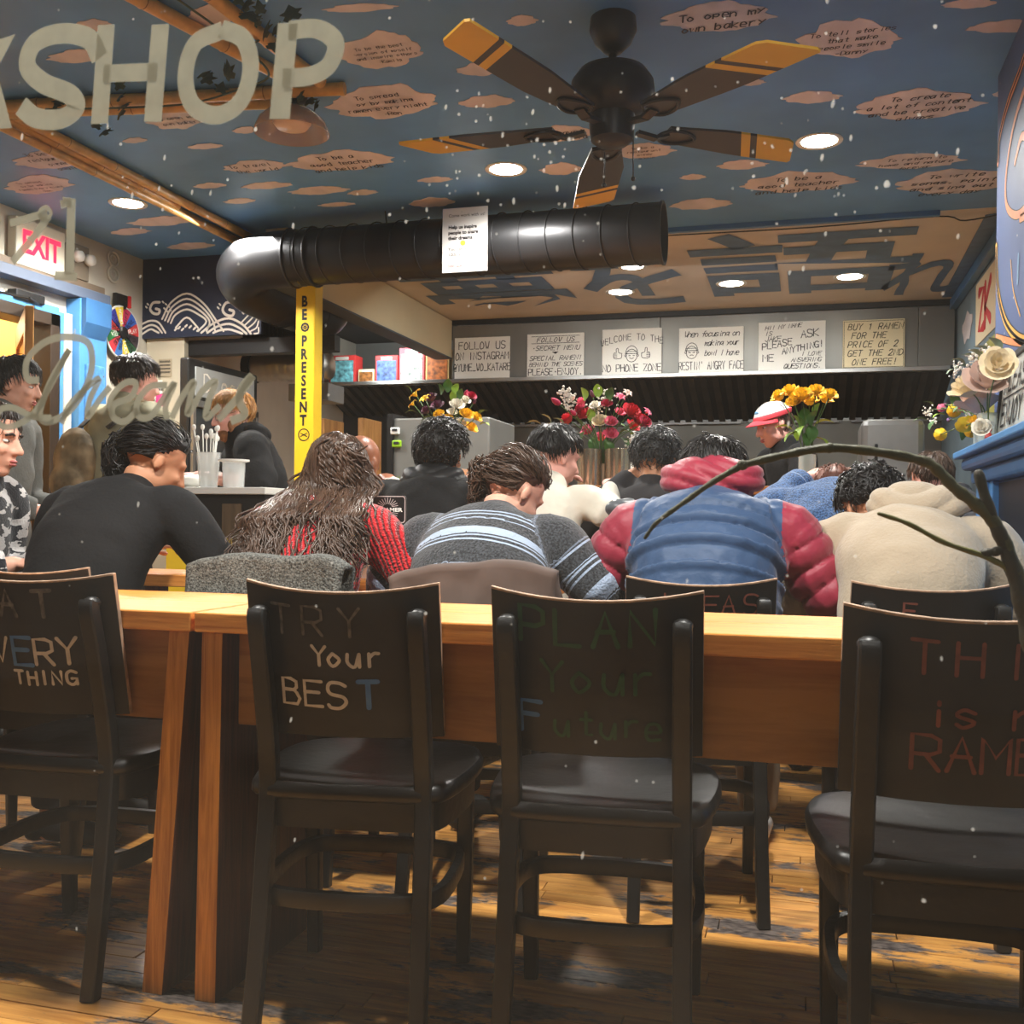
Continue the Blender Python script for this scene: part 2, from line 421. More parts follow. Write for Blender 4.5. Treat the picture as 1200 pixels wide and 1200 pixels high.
# window frame and glass
m_frame = mat('dark_window_frame', (36, 40, 46), .4)
mb = MB()
for (a, b, c, d) in ((WX0, WX0 + .05, WZ0, WZ1), (WX1 - .05, WX1, WZ0, WZ1), (WX0, WX1, WZ0, WZ0 + .05), (WX0, WX1, WZ1 - .05, WZ1)):
    mb.box(((a + b) / 2, YF, (c + d) / 2), (b - a, .08, d - c))
window = struct(mb.build('window_1', m_frame))
def glass_material():
    m = bpy.data.materials.new('dirty_window_glass'); m.use_nodes = True; N, L = nt(m)
    for n in list(N): N.remove(n)
    out = N.new('ShaderNodeOutputMaterial'); tr = N.new('ShaderNodeBsdfTransparent'); gl = N.new('ShaderNodeBsdfGlossy'); gl.inputs['Roughness'].default_value = .01
    tr.inputs[0].default_value = (.96, .97, .96, 1)
    fr = N.new('ShaderNodeFresnel'); fr.inputs[0].default_value = 1.45
    mx = N.new('ShaderNodeMixShader'); L.new(fr.outputs[0], mx.inputs[0]); L.new(tr.outputs[0], mx.inputs[1]); L.new(gl.outputs[0], mx.inputs[2])
    # thin diffuse film: grime, plus a haze standing in for street reflections
    tl = N.new('ShaderNodeBsdfTranslucent'); tl.inputs[0].default_value = (.75, .74, .7, 1); df = N.new('ShaderNodeBsdfDiffuse'); df.inputs[0].default_value = (.7, .68, .62, 1)
    m2 = N.new('ShaderNodeMixShader'); L.new(tl.outputs[0], m2.inputs[1]); L.new(df.outputs[0], m2.inputs[2])
    g = N.new('ShaderNodeNewGeometry'); n1 = N.new('ShaderNodeTexNoise'); n1.inputs['Scale'].default_value = 5; n1.inputs['Detail'].default_value = 6
    L.new(g.outputs['Position'], n1.inputs['Vector'])
    r = N.new('ShaderNodeMapRange'); r.inputs[1].default_value = .35; r.inputs[2].default_value = .75; r.inputs[3].default_value = .003; r.inputs[4].default_value = .017
    L.new(n1.outputs[0], r.inputs[0])
    m3 = N.new('ShaderNodeMixShader'); L.new(r.outputs[0], m3.inputs[0]); L.new(mx.outputs[0], m3.inputs[1]); L.new(m2.outputs[0], m3.inputs[2])
    L.new(m3.outputs[0], out.inputs[0]); return m
mb = MB(); mb.add([(WX0 + .04, YF, WZ0 + .04), (WX1 - .04, YF, WZ0 + .04), (WX1 - .04, YF, WZ1 - .04), (WX0 + .04, YF, WZ1 - .04)], [(0, 1, 2, 3)])
pane = mb.build('pane', glass_material(), window)
# painted lettering on the outside of the glass
def film(name, col, a):
    m = bpy.data.materials.new(name); m.use_nodes = True; N, L = nt(m)
    for n in list(N): N.remove(n)
    out = N.new('ShaderNodeOutputMaterial'); df = N.new('ShaderNodeBsdfDiffuse'); tl = N.new('ShaderNodeBsdfTranslucent'); tr = N.new('ShaderNodeBsdfTransparent')
    df.inputs[0].default_value = lin(col); tl.inputs[0].default_value = lin(col)
    m1 = N.new('ShaderNodeMixShader'); m1.inputs[0].default_value = .5; L.new(df.outputs[0], m1.inputs[1]); L.new(tl.outputs[0], m1.inputs[2])
    m2 = N.new('ShaderNodeMixShader')
    g = N.new('ShaderNodeNewGeometry'); n1 = N.new('ShaderNodeTexNoise'); n1.inputs['Scale'].default_value = 60; L.new(g.outputs['Position'], n1.inputs['Vector'])
    r = N.new('ShaderNodeMapRange'); r.inputs[1].default_value = .3; r.inputs[2].default_value = .7; r.inputs[3].default_value = a - .1; r.inputs[4].default_value = min(1, a + .06)
    L.new(n1.outputs[0], r.inputs[0]); L.new(r.outputs[0], m2.inputs[0])
    L.new(tr.outputs[0], m2.inputs[1]); L.new(m1.outputs[0], m2.inputs[2]); L.new(m2.outputs[0], out.inputs[0]); return m
m_gl = film('window_paint', (122, 121, 108), .93)
YG = YF - .004
def gpt(px, py): p = onY(px, py, YG); return (p.x, p.z)
gmap = lambda a, b, h=0: (a, YG - h, b)
mb = MB()
lay = [0.0]
def glyph_px(pts, wpx):
    q = [gpt(*p) for p in pts]; n0 = len(mb.V); mb.ribbon(q, wpx * .74 / F_PX * 1.02, gmap, 0, ends=False); n = len(q)
    lay[0] += .0008
    for i in range(2 * n): x, y, z = mb.V[n0 + i]; mb.V[n0 + i] = (x, y - lay[0] - .00005 * (i % n), z)
def gpoly(pts): mb.add([gmap(*gpt(*p)) for p in pts], [tuple(range(len(pts)))])
glyph_px(cat([(118, 68), (105, 46), (72, 40), (42, 52), (34, 78), (52, 98), (84, 112), (92, 128), (74, 141), (46, 140), (28, 126)], 6), 28)   # S
glyph_px([(126, 30), (118, 146)], 27); glyph_px([(190, 30), (181, 144)], 27); glyph_px([(124, 88), (186, 86)], 24)   # H
glyph_px(cat([(264, 38), (232, 54), (221, 92), (230, 126), (258, 138), (286, 122), (298, 84), (290, 50), (264, 38)], 6), 24)   # O
glyph_px([(341, 30), (331, 142)], 29); glyph_px(cat([(342, 39), (376, 38), (397, 54), (390, 80), (368, 93), (336, 96)], 6), 24)   # P
gpoly([(-30, 55), (18, 40), (-4, 82), (14, 150), (-14, 152), (-30, 110)])   # K (its right arm and leg)
word1 = mb.build('window_lettering', m_gl, window); word1['label'] = 'large pale painted letters K SHOP on the glass'
mb = MB()
glyph_px([(18, 264), (62, 252)], 11); glyph_px(cat([(64, 256), (50, 276), (34, 296), (22, 310)], 4), 12); glyph_px(cat([(58, 262), (54, 252), (62, 246), (68, 254), (60, 262)], 4), 6)
glyph_px([(82, 240), (92, 238), (90, 322)], 14); glyph_px([(80, 244), (92, 240)], 12); glyph_px([(74, 326), (100, 328)], 12)
word2 = mb.build('window_lettering', m_gl, window); word2['label'] = 'pale painted 7 1 on the glass'
mb = MB()
glyph_px(cat([(92, 412), (70, 450), (58, 488), (72, 495), (98, 478), (118, 440), (116, 406), (92, 398), (66, 404), (46, 424), (46, 446), (60, 448)], 6), 10)
glyph_px(cat([(92, 412), (72, 452), (50, 488), (24, 502), (10, 496), (14, 482), (30, 480), (52, 490), (74, 492)], 6), 9)
glyph_px(cat([(84, 498), (96, 474), (128, 446), (118, 470), (116, 490), (130, 470), (142, 456)], 6), 9)     # r
glyph_px(cat([(144, 488), (142, 470), (158, 452), (172, 452), (166, 468), (148, 476), (146, 490), (160, 496), (176, 482)], 6), 9)   # e
glyph_px(cat([(208, 454), (188, 456), (174, 474), (176, 490), (190, 490), (206, 468), (218, 452), (208, 478), (210, 494)], 6), 9)   # a
glyph_px(cat([(214, 492), (226, 468), (240, 450), (236, 470), (234, 488), (250, 462), (266, 450), (258, 474), (256, 492), (272, 478)], 6), 9)   # m
glyph_px(cat([(268, 494), (290, 470), (308, 444), (296, 458), (294, 474), (300, 488), (284, 496)], 6), 11)  # s
word3 = mb.build('window_lettering', m_gl, window); word3['label'] = 'script word Dreams painted on the glass'
# dried splashes on the pane
mb = MB(); rnd = random.Random(11)
for k in range(270):
    if k < 80: px, py = rnd.gauss(610, 70), rnd.gauss(195, 60)
    elif k < 130: px, py = rnd.gauss(950, 80), rnd.gauss(190, 70)
    elif k < 160: px, py = rnd.gauss(190, 60), rnd.gauss(250, 50)
    else: px, py = rnd.uniform(0, 1200), 1100 * rnd.random() ** 1.6
    a, b = gpt(px, py); r = abs(rnd.gauss(0, 1)) * .0005 + .0004; el = rnd.choice((1, 1, 1.2, 2.6)); an = rnd.uniform(-.25, .1)
    pts = []
    for q in range(8):
        u, v = r * cos(q * pi / 4), r * el * sin(q * pi / 4) * rnd.uniform(.8, 1.2)
        pts.append(gmap(a + u * cos(an) - v * sin(an), b + u * sin(an) + v * cos(an), .001))
    mb.add(pts, [tuple(range(8))])
sp = stuff(mb.build('dried_splashes', film('dried_water_spots', (245, 245, 240), .36), window))

mb = MB(); mb.box((-.6, -2.2, -.2), (9, 5.6, .1)); struct(mb.build('ground', mat('street_pavement', (120, 114, 104), .8, var=.2, vs=3, bump=.2, bs=20)))
# ceiling -------------------------------------------------------------------
YSTEP = 5.87
mb = MB(); mb.box(((XL + XR) / 2, (YF + YB) / 2, CEIL + .06), (XR - XL + .2, YB - YF + .2, .1)); ceiling = struct(mb.build('ceiling', m_dark))
mb = MB(); mb.box(((XL + XR) / 2, (YF + YSTEP) / 2, CEIL + .005), (XR - XL, YSTEP - YF, .01)); mb.build('blue_panel', m_ceil, ceiling)
mb = MB(); mb.box(((-2.9 + XR) / 2, (YSTEP + YB) / 2, CEIL + .006), (XR + 2.9, YB - YSTEP, .01)); mb.build('beige_panel', m_beige, ceiling)
mb = MB(); mb.box(((-2.9 + .66) / 2, YSTEP, CEIL - .012), (.66 + 2.9, .035, .03)); struct(mb.build('trim_1', m_dblue, bevel=.004))
mb = MB(); mb.tube(cat([(-.9, 5.98, 2.592), (0, 5.99, 2.588), (.65, 5.95, 2.594), (.8, 5.98, 2.57), (1.04, 5.9, 2.585)], 5), .004, 6); tag(mb.build('cable', m_dark, smooth=True), 'thin black cable running along the beige ceiling edge', 'cable')
TXT = ["To be the best|version of myself|and inspire others|-Kamila", "To spread|joy by making|ramen every night|-Ren", "To tell stories|that make|people smile|-Danny", "To create|a lot of content|and be creative|always", "To return to|home and nature|forever", "To write|songs, paint|and sing out|every day",
       "To be a|good teacher|and help kids", "To travel|the world", "To open my|own bakery", "To be a|restaurant|owner|again"]
CL = [(450, 62, 48, 27, 0), (450, 122, 63, 25, 1), (400, 190, 55, 15, 6), (657, 158, 36, 12, 7), (755, 178, 34, 11, 9), (845, 22, 62, 22, 8), (998, 48, 60, 28, 2), (1075, 125, 73, 22, 3), (1073, 190, 60, 11, 4), (1116, 215, 68, 18, 5), (935, 215, 66, 15, 6), (296, 196, 36, 9, 7), (208, 140, 32, 17, 8), (62, 188, 42, 14, 9), (44, 218, 38, 14, 1),
      (611, 25, 18, 8, -1), (566, 82, 28, 10, -1), (571, 120, 29, 9, -1), (657, 199, 24, 9, -1), (510, 211, 20, 4, -1), (425, 226, 16, 4, -1), (506, 238, 26, 7, -1), (1138, 5, 32, 7, -1), (1180, 32, 44, 9, -1), (952, 115, 30, 9, -1), (880, 97, 15, 5, -1), (868, 194, 28, 7, -1), (812, 208, 14, 4, -1), (822, 240, 34, 8, -1),
      (108, 31, 24, 9, -1), (92, 67, 34, 10, -1), (157, 165, 14, 4, -1), (240, 172, 20, 4, -1), (288, 153, 15, 5, -1), (245, 218, 18, 4, -1), (312, 218, 27, 5, -1), (372, 224, 32, 6, -1), (281, 236, 18, 4, -1), (190, 260, 36, 7, -1), (222, 289, 26, 5, -1), (152, 272, 22, 5, -1), (246, 22, 26, 18, -1), (1190, 110, 26, 9, -1), (700, 250, 20, 5, -1), (395, 240, 20, 3, -1), (420, 10, 40, 6, -1)]
rnd = random.Random(5)
cmap = lambda z: (lambda a, b, h=0: (a, b, z - h))
for i, (cx, cy, hw, hh, ti) in enumerate(CL):
    n = 44; ph = [rnd.uniform(0, 6.3) for _ in range(5)]; pts = []
    lf, rg = rnd.uniform(1.0, 1.25), rnd.uniform(1.0, 1.25)
    for k in range(n):
        q = 2 * pi * k / n; c_, s_ = cos(q), sin(q)
        r = .86 + .10 * abs(sin(3.5 * q + ph[0])) + .05 * sin(9 * q + ph[1]) + .03 * sin(17 * q + ph[2])
        yy = s_ * abs(s_) ** .1 * (1 if s_ < 0 else .72) * (1 - .35 * abs(c_) ** 2)
        x_ = c_ * r * hw * (rg if c_ > 0 else lf); y_ = yy * r * hh
        p = onZ(cx + x_, cy + y_ - x_ * .05, CEIL - .0016); pts.append((p.x, p.y))
    mb = MB(); mb.prism(pts, cmap(CEIL - .0002), .002, 0); o = mb.build('painted_cloud', m_cloud, ceiling)
    if ti >= 0:
        a = onZ(cx, cy, CEIL); lines = TXT[ti].split('|'); mt = MB()
        p1 = onZ(cx + hw, cy, CEIL); wd = (p1 - a).length * 2; t1 = onZ(cx, cy - hh, CEIL); hd = (onZ(cx, cy + hh, CEIL) - t1).length
        hL = .8 * min(hd / (len(lines) + .8) * .62, wd / (max(map(len, lines)) * .62)); 
        mp = lambda x, y, h=0, a=a: (a.x + x, a.y + y * -1, CEIL - .004 - h)
        for j, s in enumerate(lines):
            write(mt, s, 0, -((len(lines) - 1) / 2 - j) * hL * 1.75 * -1 - hL * .5, hL, hL * .13, lambda x, y, h=0, a=a: (a.x + x, a.y - y, CEIL - .004 - h), slant=.15, adv=.62, align='C', jit=.06, wide=.75)
        # text is written with its top toward the street
        mt.build('handwriting', m_penb, o)
# big brush lettering on the beige ceiling
m_brush = mat('blue_brush_paint', (72, 98, 132), .5, var=.2, vs=10)
def ceil_glyph(ch, x0, x1, y0, y1, rot=0):
    V, Fc = ftext(ch, 1, bold=.018, align='LEFT'); xs = [v[0] for v in V]; ys = [v[1] for v in V]
    ax, bx, ay, by = min(xs), max(xs), min(ys), max(ys); mb = MB()
    def w(a, b):
        u = (a - ax) / (bx - ax); v = (b - ay) / (by - ay)
        x = x0 + (x1 - x0) * u + .015 * noise.noise(Vector((u * 5, v * 5, ord(ch) % 17))); yy = y1 + (y0 - y1) * v + .015 * noise.noise(Vector((u * 5, v * 5, 9)))
        return (x, yy, CEIL - .003)
    mb.add([w(a, b) for a, b in V], [tuple(reversed(f)) for f in Fc]); mb.build('brush_lettering', m_brush, ceiling)
ceil_glyph('夢', -2.75, -1.65, 6.5, 8.0); ceil_glyph('を', -1.55, -.82, 6.3, 7.9); ceil_glyph('語', -.72, .62, 6.05, 7.75); ceil_glyph('れ', .48, .98, 6.75, 7.95)
mb = MB(); mb.prism([(.9, 6.0), (1.04, 5.95), (1.04, 8.1), (.93, 8.1)], cmap(CEIL - .001), .004, 0); mb.build('painted_border', m_brush, ceiling)
# downlights
m_ring = mat('white_trim_ring', (235, 232, 225), .4)
def downlight(px, py, r, lab, en, col, cone=165):
    p = onZ(px, py, CEIL); t = thing('downlight', lab, 'light', (p.x, p.y, CEIL - .002), group='recessed ceiling downlights')
    mb = MB(); mb.lathe([(r, 0), (r * 1.3, -.004), (r * 1.33, -.001), (r * 1.33, .002), (r * .98, .002)], n=28); mb.build('trim_ring', m_ring, t, smooth=True)
    mb = MB(); mb.lathe([(0, -.0035), (r * .6, -.0035), (r, -.002), (r, .001)], n=24); mb.build('lens', m_glow, t, smooth=True)
    L = light('downlight_beam', 'SPOT', (0, 0, -.03), en, col, r, spot=cone, blend=.6); L.parent = t
downlight(593, 198, .075, 'bright round downlight in the blue ceiling behind the fan blade, centre of the photo', E_DOWN, WARM)
downlight(960, 165, .075, 'bright round downlight in the blue ceiling beside the right fan blade tip', E_DOWN, WARM)
downlight(150, 238, .075, 'bright round downlight in the blue ceiling above the exit sign wall', E_DOWN, WARM)
downlight(727, 342, .08, 'downlight in the beige ceiling nearest the kitchen beam', E_BACK, COOL)
downlight(857, 332, .08, 'downlight in the beige ceiling under the brush character, middle of the row', E_BACK, COOL)
downlight(996, 324, .08, 'rightmost downlight in the beige ceiling above the steel hood', E_BACK, COOL)
downlight(741, 312, .07, 'downlight half hidden by the open end of the black duct', E_BACK, COOL)

for fx, fy, lb in ((-1.45, 1.72, 'first from the left'), (.05, 1.72, 'nearest the mantel side')):
    t = thing('downlight', 'round downlight close to the shop window above the narrow tables, ' + lb, 'light', (fx, fy, CEIL - .002), group='recessed ceiling downlights')
    mb = MB(); mb.lathe([(.075, 0), (.098, -.004), (.1, -.001), (.1, .002), (.073, .002)], n=28); mb.build('trim_ring', m_ring, t, smooth=True)
    mb = MB(); mb.lathe([(0, -.0035), (.045, -.0035), (.075, -.002), (.075, .001)], n=24); mb.build('lens', m_glow, t, smooth=True)
    L = light('downlight_beam', 'SPOT', (0, 0, -.03), E_FRONT, WARM, .075, spot=165, blend=.6); L.parent = t
# ceiling fan ----------------------------------------------------------------
m_fan = mat('black_fan_metal', (30, 30, 34), .4, var=.2, vs=10); m_blade = mat('charcoal_fan_blade', (44, 43, 46), .45, var=.15, vs=6); m_fy = mat('yellow_band_paint', (222, 172, 60), .5, var=.06, vs=8)
fan = thing('ceiling_fan', 'black five-blade ceiling fan with yellow banded blade tips', 'fan', (-.63, 3.37, 0))
mb = MB(); mb.lathe([(0, 2.6), (.075, 2.6), (.078, 2.56), (.06, 2.52), (.03, 2.49), (.0, 2.485)], n=28); mb.build('canopy', m_fan, fan, smooth=True, auto=40)
mb = MB(); mb.tube([(0, 0, 2.5), (0, 0, 2.43)], .014, 12); mb.build('down_rod', m_fan, fan, smooth=True)
mb = MB(); mb.lathe([(0, 2.45), (.05, 2.447), (.11, 2.425), (.135, 2.39), (.14, 2.35), (.13, 2.315), (.1, 2.29), (.075, 2.28), (.075, 2.25), (.07, 2.2), (.05, 2.185), (0, 2.18)], n=36); mb.build('motor_housing', m_fan, fan, smooth=True, auto=35)
mb = MB()
for a in (.3, 2.1):
    mb = MB(); mb.tube([(.07 * cos(a), .07 * sin(a), 2.24), (.072 * cos(a), .072 * sin(a), 2.08)], .0022, 6); mb.ell((.072 * cos(a), .072 * sin(a), 2.075), .008, n=8); mb.build('pull_chain', m_fan, fan, smooth=True)
for k in range(5):
    a = radians(33.6 + 72 * k); e = thing  # blade
    rad = (.68, .84, .70, .82, .74)[k]
    R = Matrix.Rotation(a, 3, 'Z') @ Matrix.Rotation(radians(-4), 3, 'X')
    def bm_(x, y, z=0, R=R): p = R @ Vector((x, y, z)); return (p.x, p.y, p.z + 2.245)
    def outline(u): return .058 + .022 * min(1, (u - .18) / .3)
    xs0 = .19; tip = rad
    cuts = [xs0, tip - .20, tip - .165, tip - .14, tip]   # body | yellow | dark | yellow end
    prof = lambda x: (.052 + .028 * min(1, max(0, (x - xs0) / .25)))
    mb = MB()
    seg = [xs0, xs0 + .05] + [xs0 + .05 + (tip - .20 - xs0 - .05) * j / 4 for j in range(1, 5)]
    sl = .045
    def strip(xs, mi):
        for p, q in zip(xs, xs[1:]):
            def sh(x): return sl if (x > xs0 + .3) else 0
            P = []
            for x in (p, q):
                w = prof(x); s0 = sl * min(1, max(0, (x - xs0 - .05) / .2)) * (1 if x < tip - .001 else .75)
                wt = w * (.8 if x >= tip - .001 else 1)
                P.append(((x - s0, -wt), (x + s0, wt)))
            (a0, a1), (b0, b1) = P
            v = [bm_(*a0, .004), bm_(*b0, .004), bm_(*b1, .004), bm_(*a1, .004), bm_(*a0, -.004), bm_(*b0, -.004), bm_(*b1, -.004), bm_(*a1, -.004)]
            mb.add(v, [(0, 1, 2, 3), (7, 6, 5, 4), (0, 4, 5, 1), (1, 5, 6, 2), (2, 6, 7, 3), (3, 7, 4, 0)], mi)
    strip(seg, 0); strip([tip - .20, tip - .165], 1); strip([tip - .165, tip - .14], 0); strip([tip - .14, tip - .05, tip - .015, tip], 1)
    b = mb.build('blade', [m_blade, m_fy], fan)
    mb = MB(); mb.bar(bm_(.09, 0, -.01), bm_(.16, 0, -.02), .03, .012); mb.bar(bm_(.155, 0, -.02), bm_(.2, 0, -.006), .035, .01)
    mb.tube(cat([bm_(.17, 0, -.008), bm_(.2, .045, -.008), bm_(.26, .04, -.008), bm_(.3, 0, -.008), bm_(.26, -.04, -.008), bm_(.2, -.045, -.008)], 4, True), .006, 6, closed=True)
    mb.build('blade_bracket', m_fan, fan, smooth=False)

# black spiral duct ----------------------------------------------------------
m_duct = mat('black_duct_metal', (50, 50, 52), .38, metal=.6, var=.15, vs=5)
YD = 5.2; ZD = 2.39
duct = thing('spiral_duct', 'black spiral ventilation duct hanging across the room under the ceiling', 'duct', (-.70, YD, ZD))
mb = MB(); path = []; n = 0
mb.tube([(0, 0, 0), (-2.0, 0, -.01)], .152, 40, caps=False); mb.tube([(0, 0, 0), (-2.0, 0, -.01)], .146, 40, caps=False); mb.lathe([(.146, 0), (.158, 0), (.158, .012), (.152, .012)], n=40, R=Matrix.Rotation(-pi / 2, 3, 'Y'))
mb.build('duct_run', m_duct, duct, smooth=True, auto=40)
mb = MB(); mb.tube(cat([(-2.0, 0, -.01), (-2.15, 0, -.012), (-2.3, .02, -.02), (-2.42, .1, -.05), (-2.46, .24, -.09), (-2.45, .5, -.11)], 4), .155, 36, caps=False); mb.build('duct_elbow', m_duct, duct, smooth=True)
mb = MB(); mb.tube(cat([(-2.45, .5, -.11), (-2.44, 1.0, -.11), (-2.44, 1.15, -.09), (-2.44, 1.25, .0), (-2.44, 1.28, .2)], 4), .15, 30, caps=False); mb.build('duct_run', m_duct, duct, smooth=True)
mb = MB()
def ringp(x, tilt=.03): return [(x + tilt * cos(q), .156 * cos(q), .156 * sin(q) - .005 * -x * .0) for q in [2 * pi * k / 30 for k in range(30)]]
for k in range(14):
    mb.tube([(px_, py_, pz_ - .005 * (k / 14)) for px_, py_, pz_ in ringp(-.13 - k * .14)], .0035, 5, closed=True)
for k in range(3):
    yy = .6 + .16 * k; mb.tube([(-2.445 + .154 * cos(q), yy + .03 * cos(q), -.115 + .154 * sin(q)) for q in [2 * pi * j / 26 for j in range(26)]], .0035, 5, closed=True)
stuff(mb.build('spiral_seam', m_duct, duct, smooth=True))
for xx in (-2.05, -1.92):
    mb = MB(); mb.tube([(xx, .159 * cos(q), .159 * sin(q) - .009) for q in [2 * pi * k / 30 for k in range(30)]], .008, 6, closed=True); mb.build('coupling_band', m_duct, duct, smooth=True)
for xx in (-.4, -1.5):
    mb = MB(); mb.tube([(xx, .0, .15), (xx, -.02, .21)], .004, 6); mb.build('hanger', m_black, duct)
# notice on the duct
p0 = onY(519, 245, YD - .165); p1 = onY(571, 317, YD - .165)
mb = MB(); w_, h_ = abs(p1.x - p0.x), abs(p0.z - p1.z)
nm = lambda a, b, h=0: (a - w_ / 2, -h - .0035 * cos(b / h_ * pi - pi / 2), b - h_ / 2)
for j in range(6):
    z0_, z1_ = h_ * j / 6, h_ * (j + 1) / 6
    mb.add([nm(0, z0_), nm(w_, z0_), nm(w_, z1_), nm(0, z1_)], [(0, 1, 2, 3)])
sheet = mb.build('paper_notice', mat('notice_paper', (186, 184, 182), .7), loc=((p0.x + p1.x) / 2, YD - .165, (p0.z + p1.z) / 2)); tag(sheet, 'white hiring notice taped to the front of the black duct', 'notice')
sm = sheet.modifiers.new('thick', 'SOLIDIFY'); sm.thickness = .002; sm.offset = -1
def lines_on(parent, mp, items, mi_mats, name='lettering', label=None):
    mb = MB()
    for it in items:
        txt, x, y, s = it[:4]; kw = it[4] if len(it) > 4 else {}
        put(mb, ftext(txt, s, kw.get('bold', 0), kw.get('shear', 0), kw.get('align', 'LEFT')), mp, x, y, kw.get('sx', 1), kw.get('sy', 1), .0012, kw.get('mi', 0))
    o = mb.build(name, mi_mats, parent)
    if label: o['label'] = label
    return o
m_grey = mat('grey_print', (60, 58, 62), .6); m_red = mat('red_print', (200, 40, 44), .6)
k_ = w_ / 52
def L_(t, px, py, s, **kw): return (t, px * k_, h_ - py * k_, s * k_, kw)
lines_on(sheet, nm, [L_('Come work with us!', 7, 10, 5, mi=1), L_('Help us inspire', 7, 23, 5.4, bold=.001), L_('people to share', 7, 29, 5.4, bold=.001), L_('their dreams.', 7, 35, 5.4, bold=.001), L_('You can work just', 7, 47, 5.2), L_('1000 a month!', 7, 53, 5.2, mi=1), L_('Just ask us!', 7, 65, 5.4, mi=2)], [m_ink, m_grey, m_red])
mb = MB(); mb.add([nm(24 * k_ + 3.2 * k_ * cos(q), h_ - 39 * k_ + 3 * k_ * sin(q), .0014) for q in [2 * pi * j / 12 for j in range(12)]], [tuple(range(12))]); mb.build('emblem', m_fy, sheet)

# yellow post ---------------------------------------------------------------
post = thing('column', 'yellow square post with black BE PRESENT lettering under the duct', 'post', (-2.73, 5.35, 0))
mb = MB(); mb.box((0, 0, 1.14), (.12, .1, 2.28)); mb.build('shaft', m_yellow, post, bevel=.006)
mb = MB(); zt = 2.10
m_of = pmap((-.005, -.0503, 0), (1, 0, 0), (0, 0, 1))
for i, ch in enumerate('BE*PRESENT'):
    zz = 2.135 - i * .0745
    if ch == '*':
        mb.lathe([(.016, 0), (.026, 0)], (-.0, -.0512, zz + .03), 20, R=Matrix.Rotation(pi / 2, 3, 'X')); mb.lathe([(.003, 0), (.01, 0)], (0, -.0512, zz + .03), 12, R=Matrix.Rotation(pi / 2, 3, 'X'))
        for q in range(8): mb.ribbon([(.005 + .012 * cos(q * pi / 4), zz + .03 + .012 * sin(q * pi / 4)), (.005 + .026 * cos(q * pi / 4), zz + .03 + .026 * sin(q * pi / 4))], .004, m_of, .001)
    else: put(mb, ftext(ch, .082, .0035), m_of, 0.0, zz, .78, 1, .0009)
zz = 2.135 - 10 * .0745
mb.lathe([(.03, 0), (.036, 0)], (0, -.0512, zz + .02), 22, R=Matrix.Rotation(pi / 2, 3, 'X'))
mb.ribbon([(.005 - .02, zz + .03), (.005 + .02, zz + .01)], .005, m_of, .001); mb.ribbon([(.005 - .02, zz + .01), (.005 + .02, zz + .03)], .005, m_of, .001)
mb.build('lettering', m_ink, post)

# kitchen hood ----------------------------------------------------------------
YH = 8.2; ZL = 2.09
hood = thing('extractor_hood', 'long stainless steel extractor hood over the kitchen line', 'hood', (-.93, YH, ZL))
def hx(x): return x + .93
m_panel = mat('hood_panel_steel', (128, 126, 120), .42, metal=.55, var=.12, vs=3, stretch=(1, 1, .2))
for i, (a, b) in enumerate(((-2.86, -1.13), (-1.125, .78), (.785, 1.03))):
    mb = MB(); mb.box((hx((a + b) / 2), .0, (2.56 - ZL) / 2 + .008), (b - a, .012, 2.56 - ZL - .03)); mb.build('front_panel', m_panel, hood, bevel=.002)
mb = MB(); mb.box((hx(-1.6), .0, -.006), (5.2, .07, .012)); mb.box((hx(-1.6), -.033, .004), (5.2, .005, .03)); mb.build('lip', m_steel, hood, bevel=.002)
mb = MB(); mb.box((hx(-.93), .0, 2.58 - ZL), (3.9, .03, .04)); mb.build('top_gap', m_black, hood)
m_baff = mat('greasy_baffle_steel', (74, 70, 66), .45, metal=.6, var=.3, vs=6)
mb = MB(); mb.add([(hx(-4.12), .04, .0), (hx(1.03), .04, .0), (hx(1.03), .84, -.27), (hx(-4.12), .84, -.27)], [(3, 2, 1, 0)]); mb.build('filter_bank', mat('dark_filter_back', (20, 20, 20), .7), hood)
bx0 = MB(); bx0.box((0, 0, 0), (.05, .84, .018)); b0 = bx0.build('baffle', m_baff, hood)
ang = atan2(-.27, .80)
for k in range(53):
    o = b0 if k == 0 else b0.copy()
    if k: C.objects.link(o); o.parent = hood
    o.location = (hx(-4.06 + k * .096), .44, -.145); o.rotation_euler = (ang, radians(0), 0)
mb = MB()
for k in range(6): mb.box((hx(-3.3 + k * .8), .85, -.29), (.7, .03, .03)); 
mb.build('grease_gutter', m_steel2, hood)
# shelf behind the toy boxes, steel splash wall
mb = MB(); mb.box((hx(-3.5), .35, -.005), (1.24, .62, .012)); mb.build('side_shelf', m_steel, hood)
mb = MB(); mb.box(((XL + XR) / 2, 9.085, .93), (XR - XL, .02, 1.78))
splash = struct(mb.build('trim_2', mat('splash_steel', (118, 114, 106), .4, metal=.75, var=.25, vs=1.5), bevel=.002))
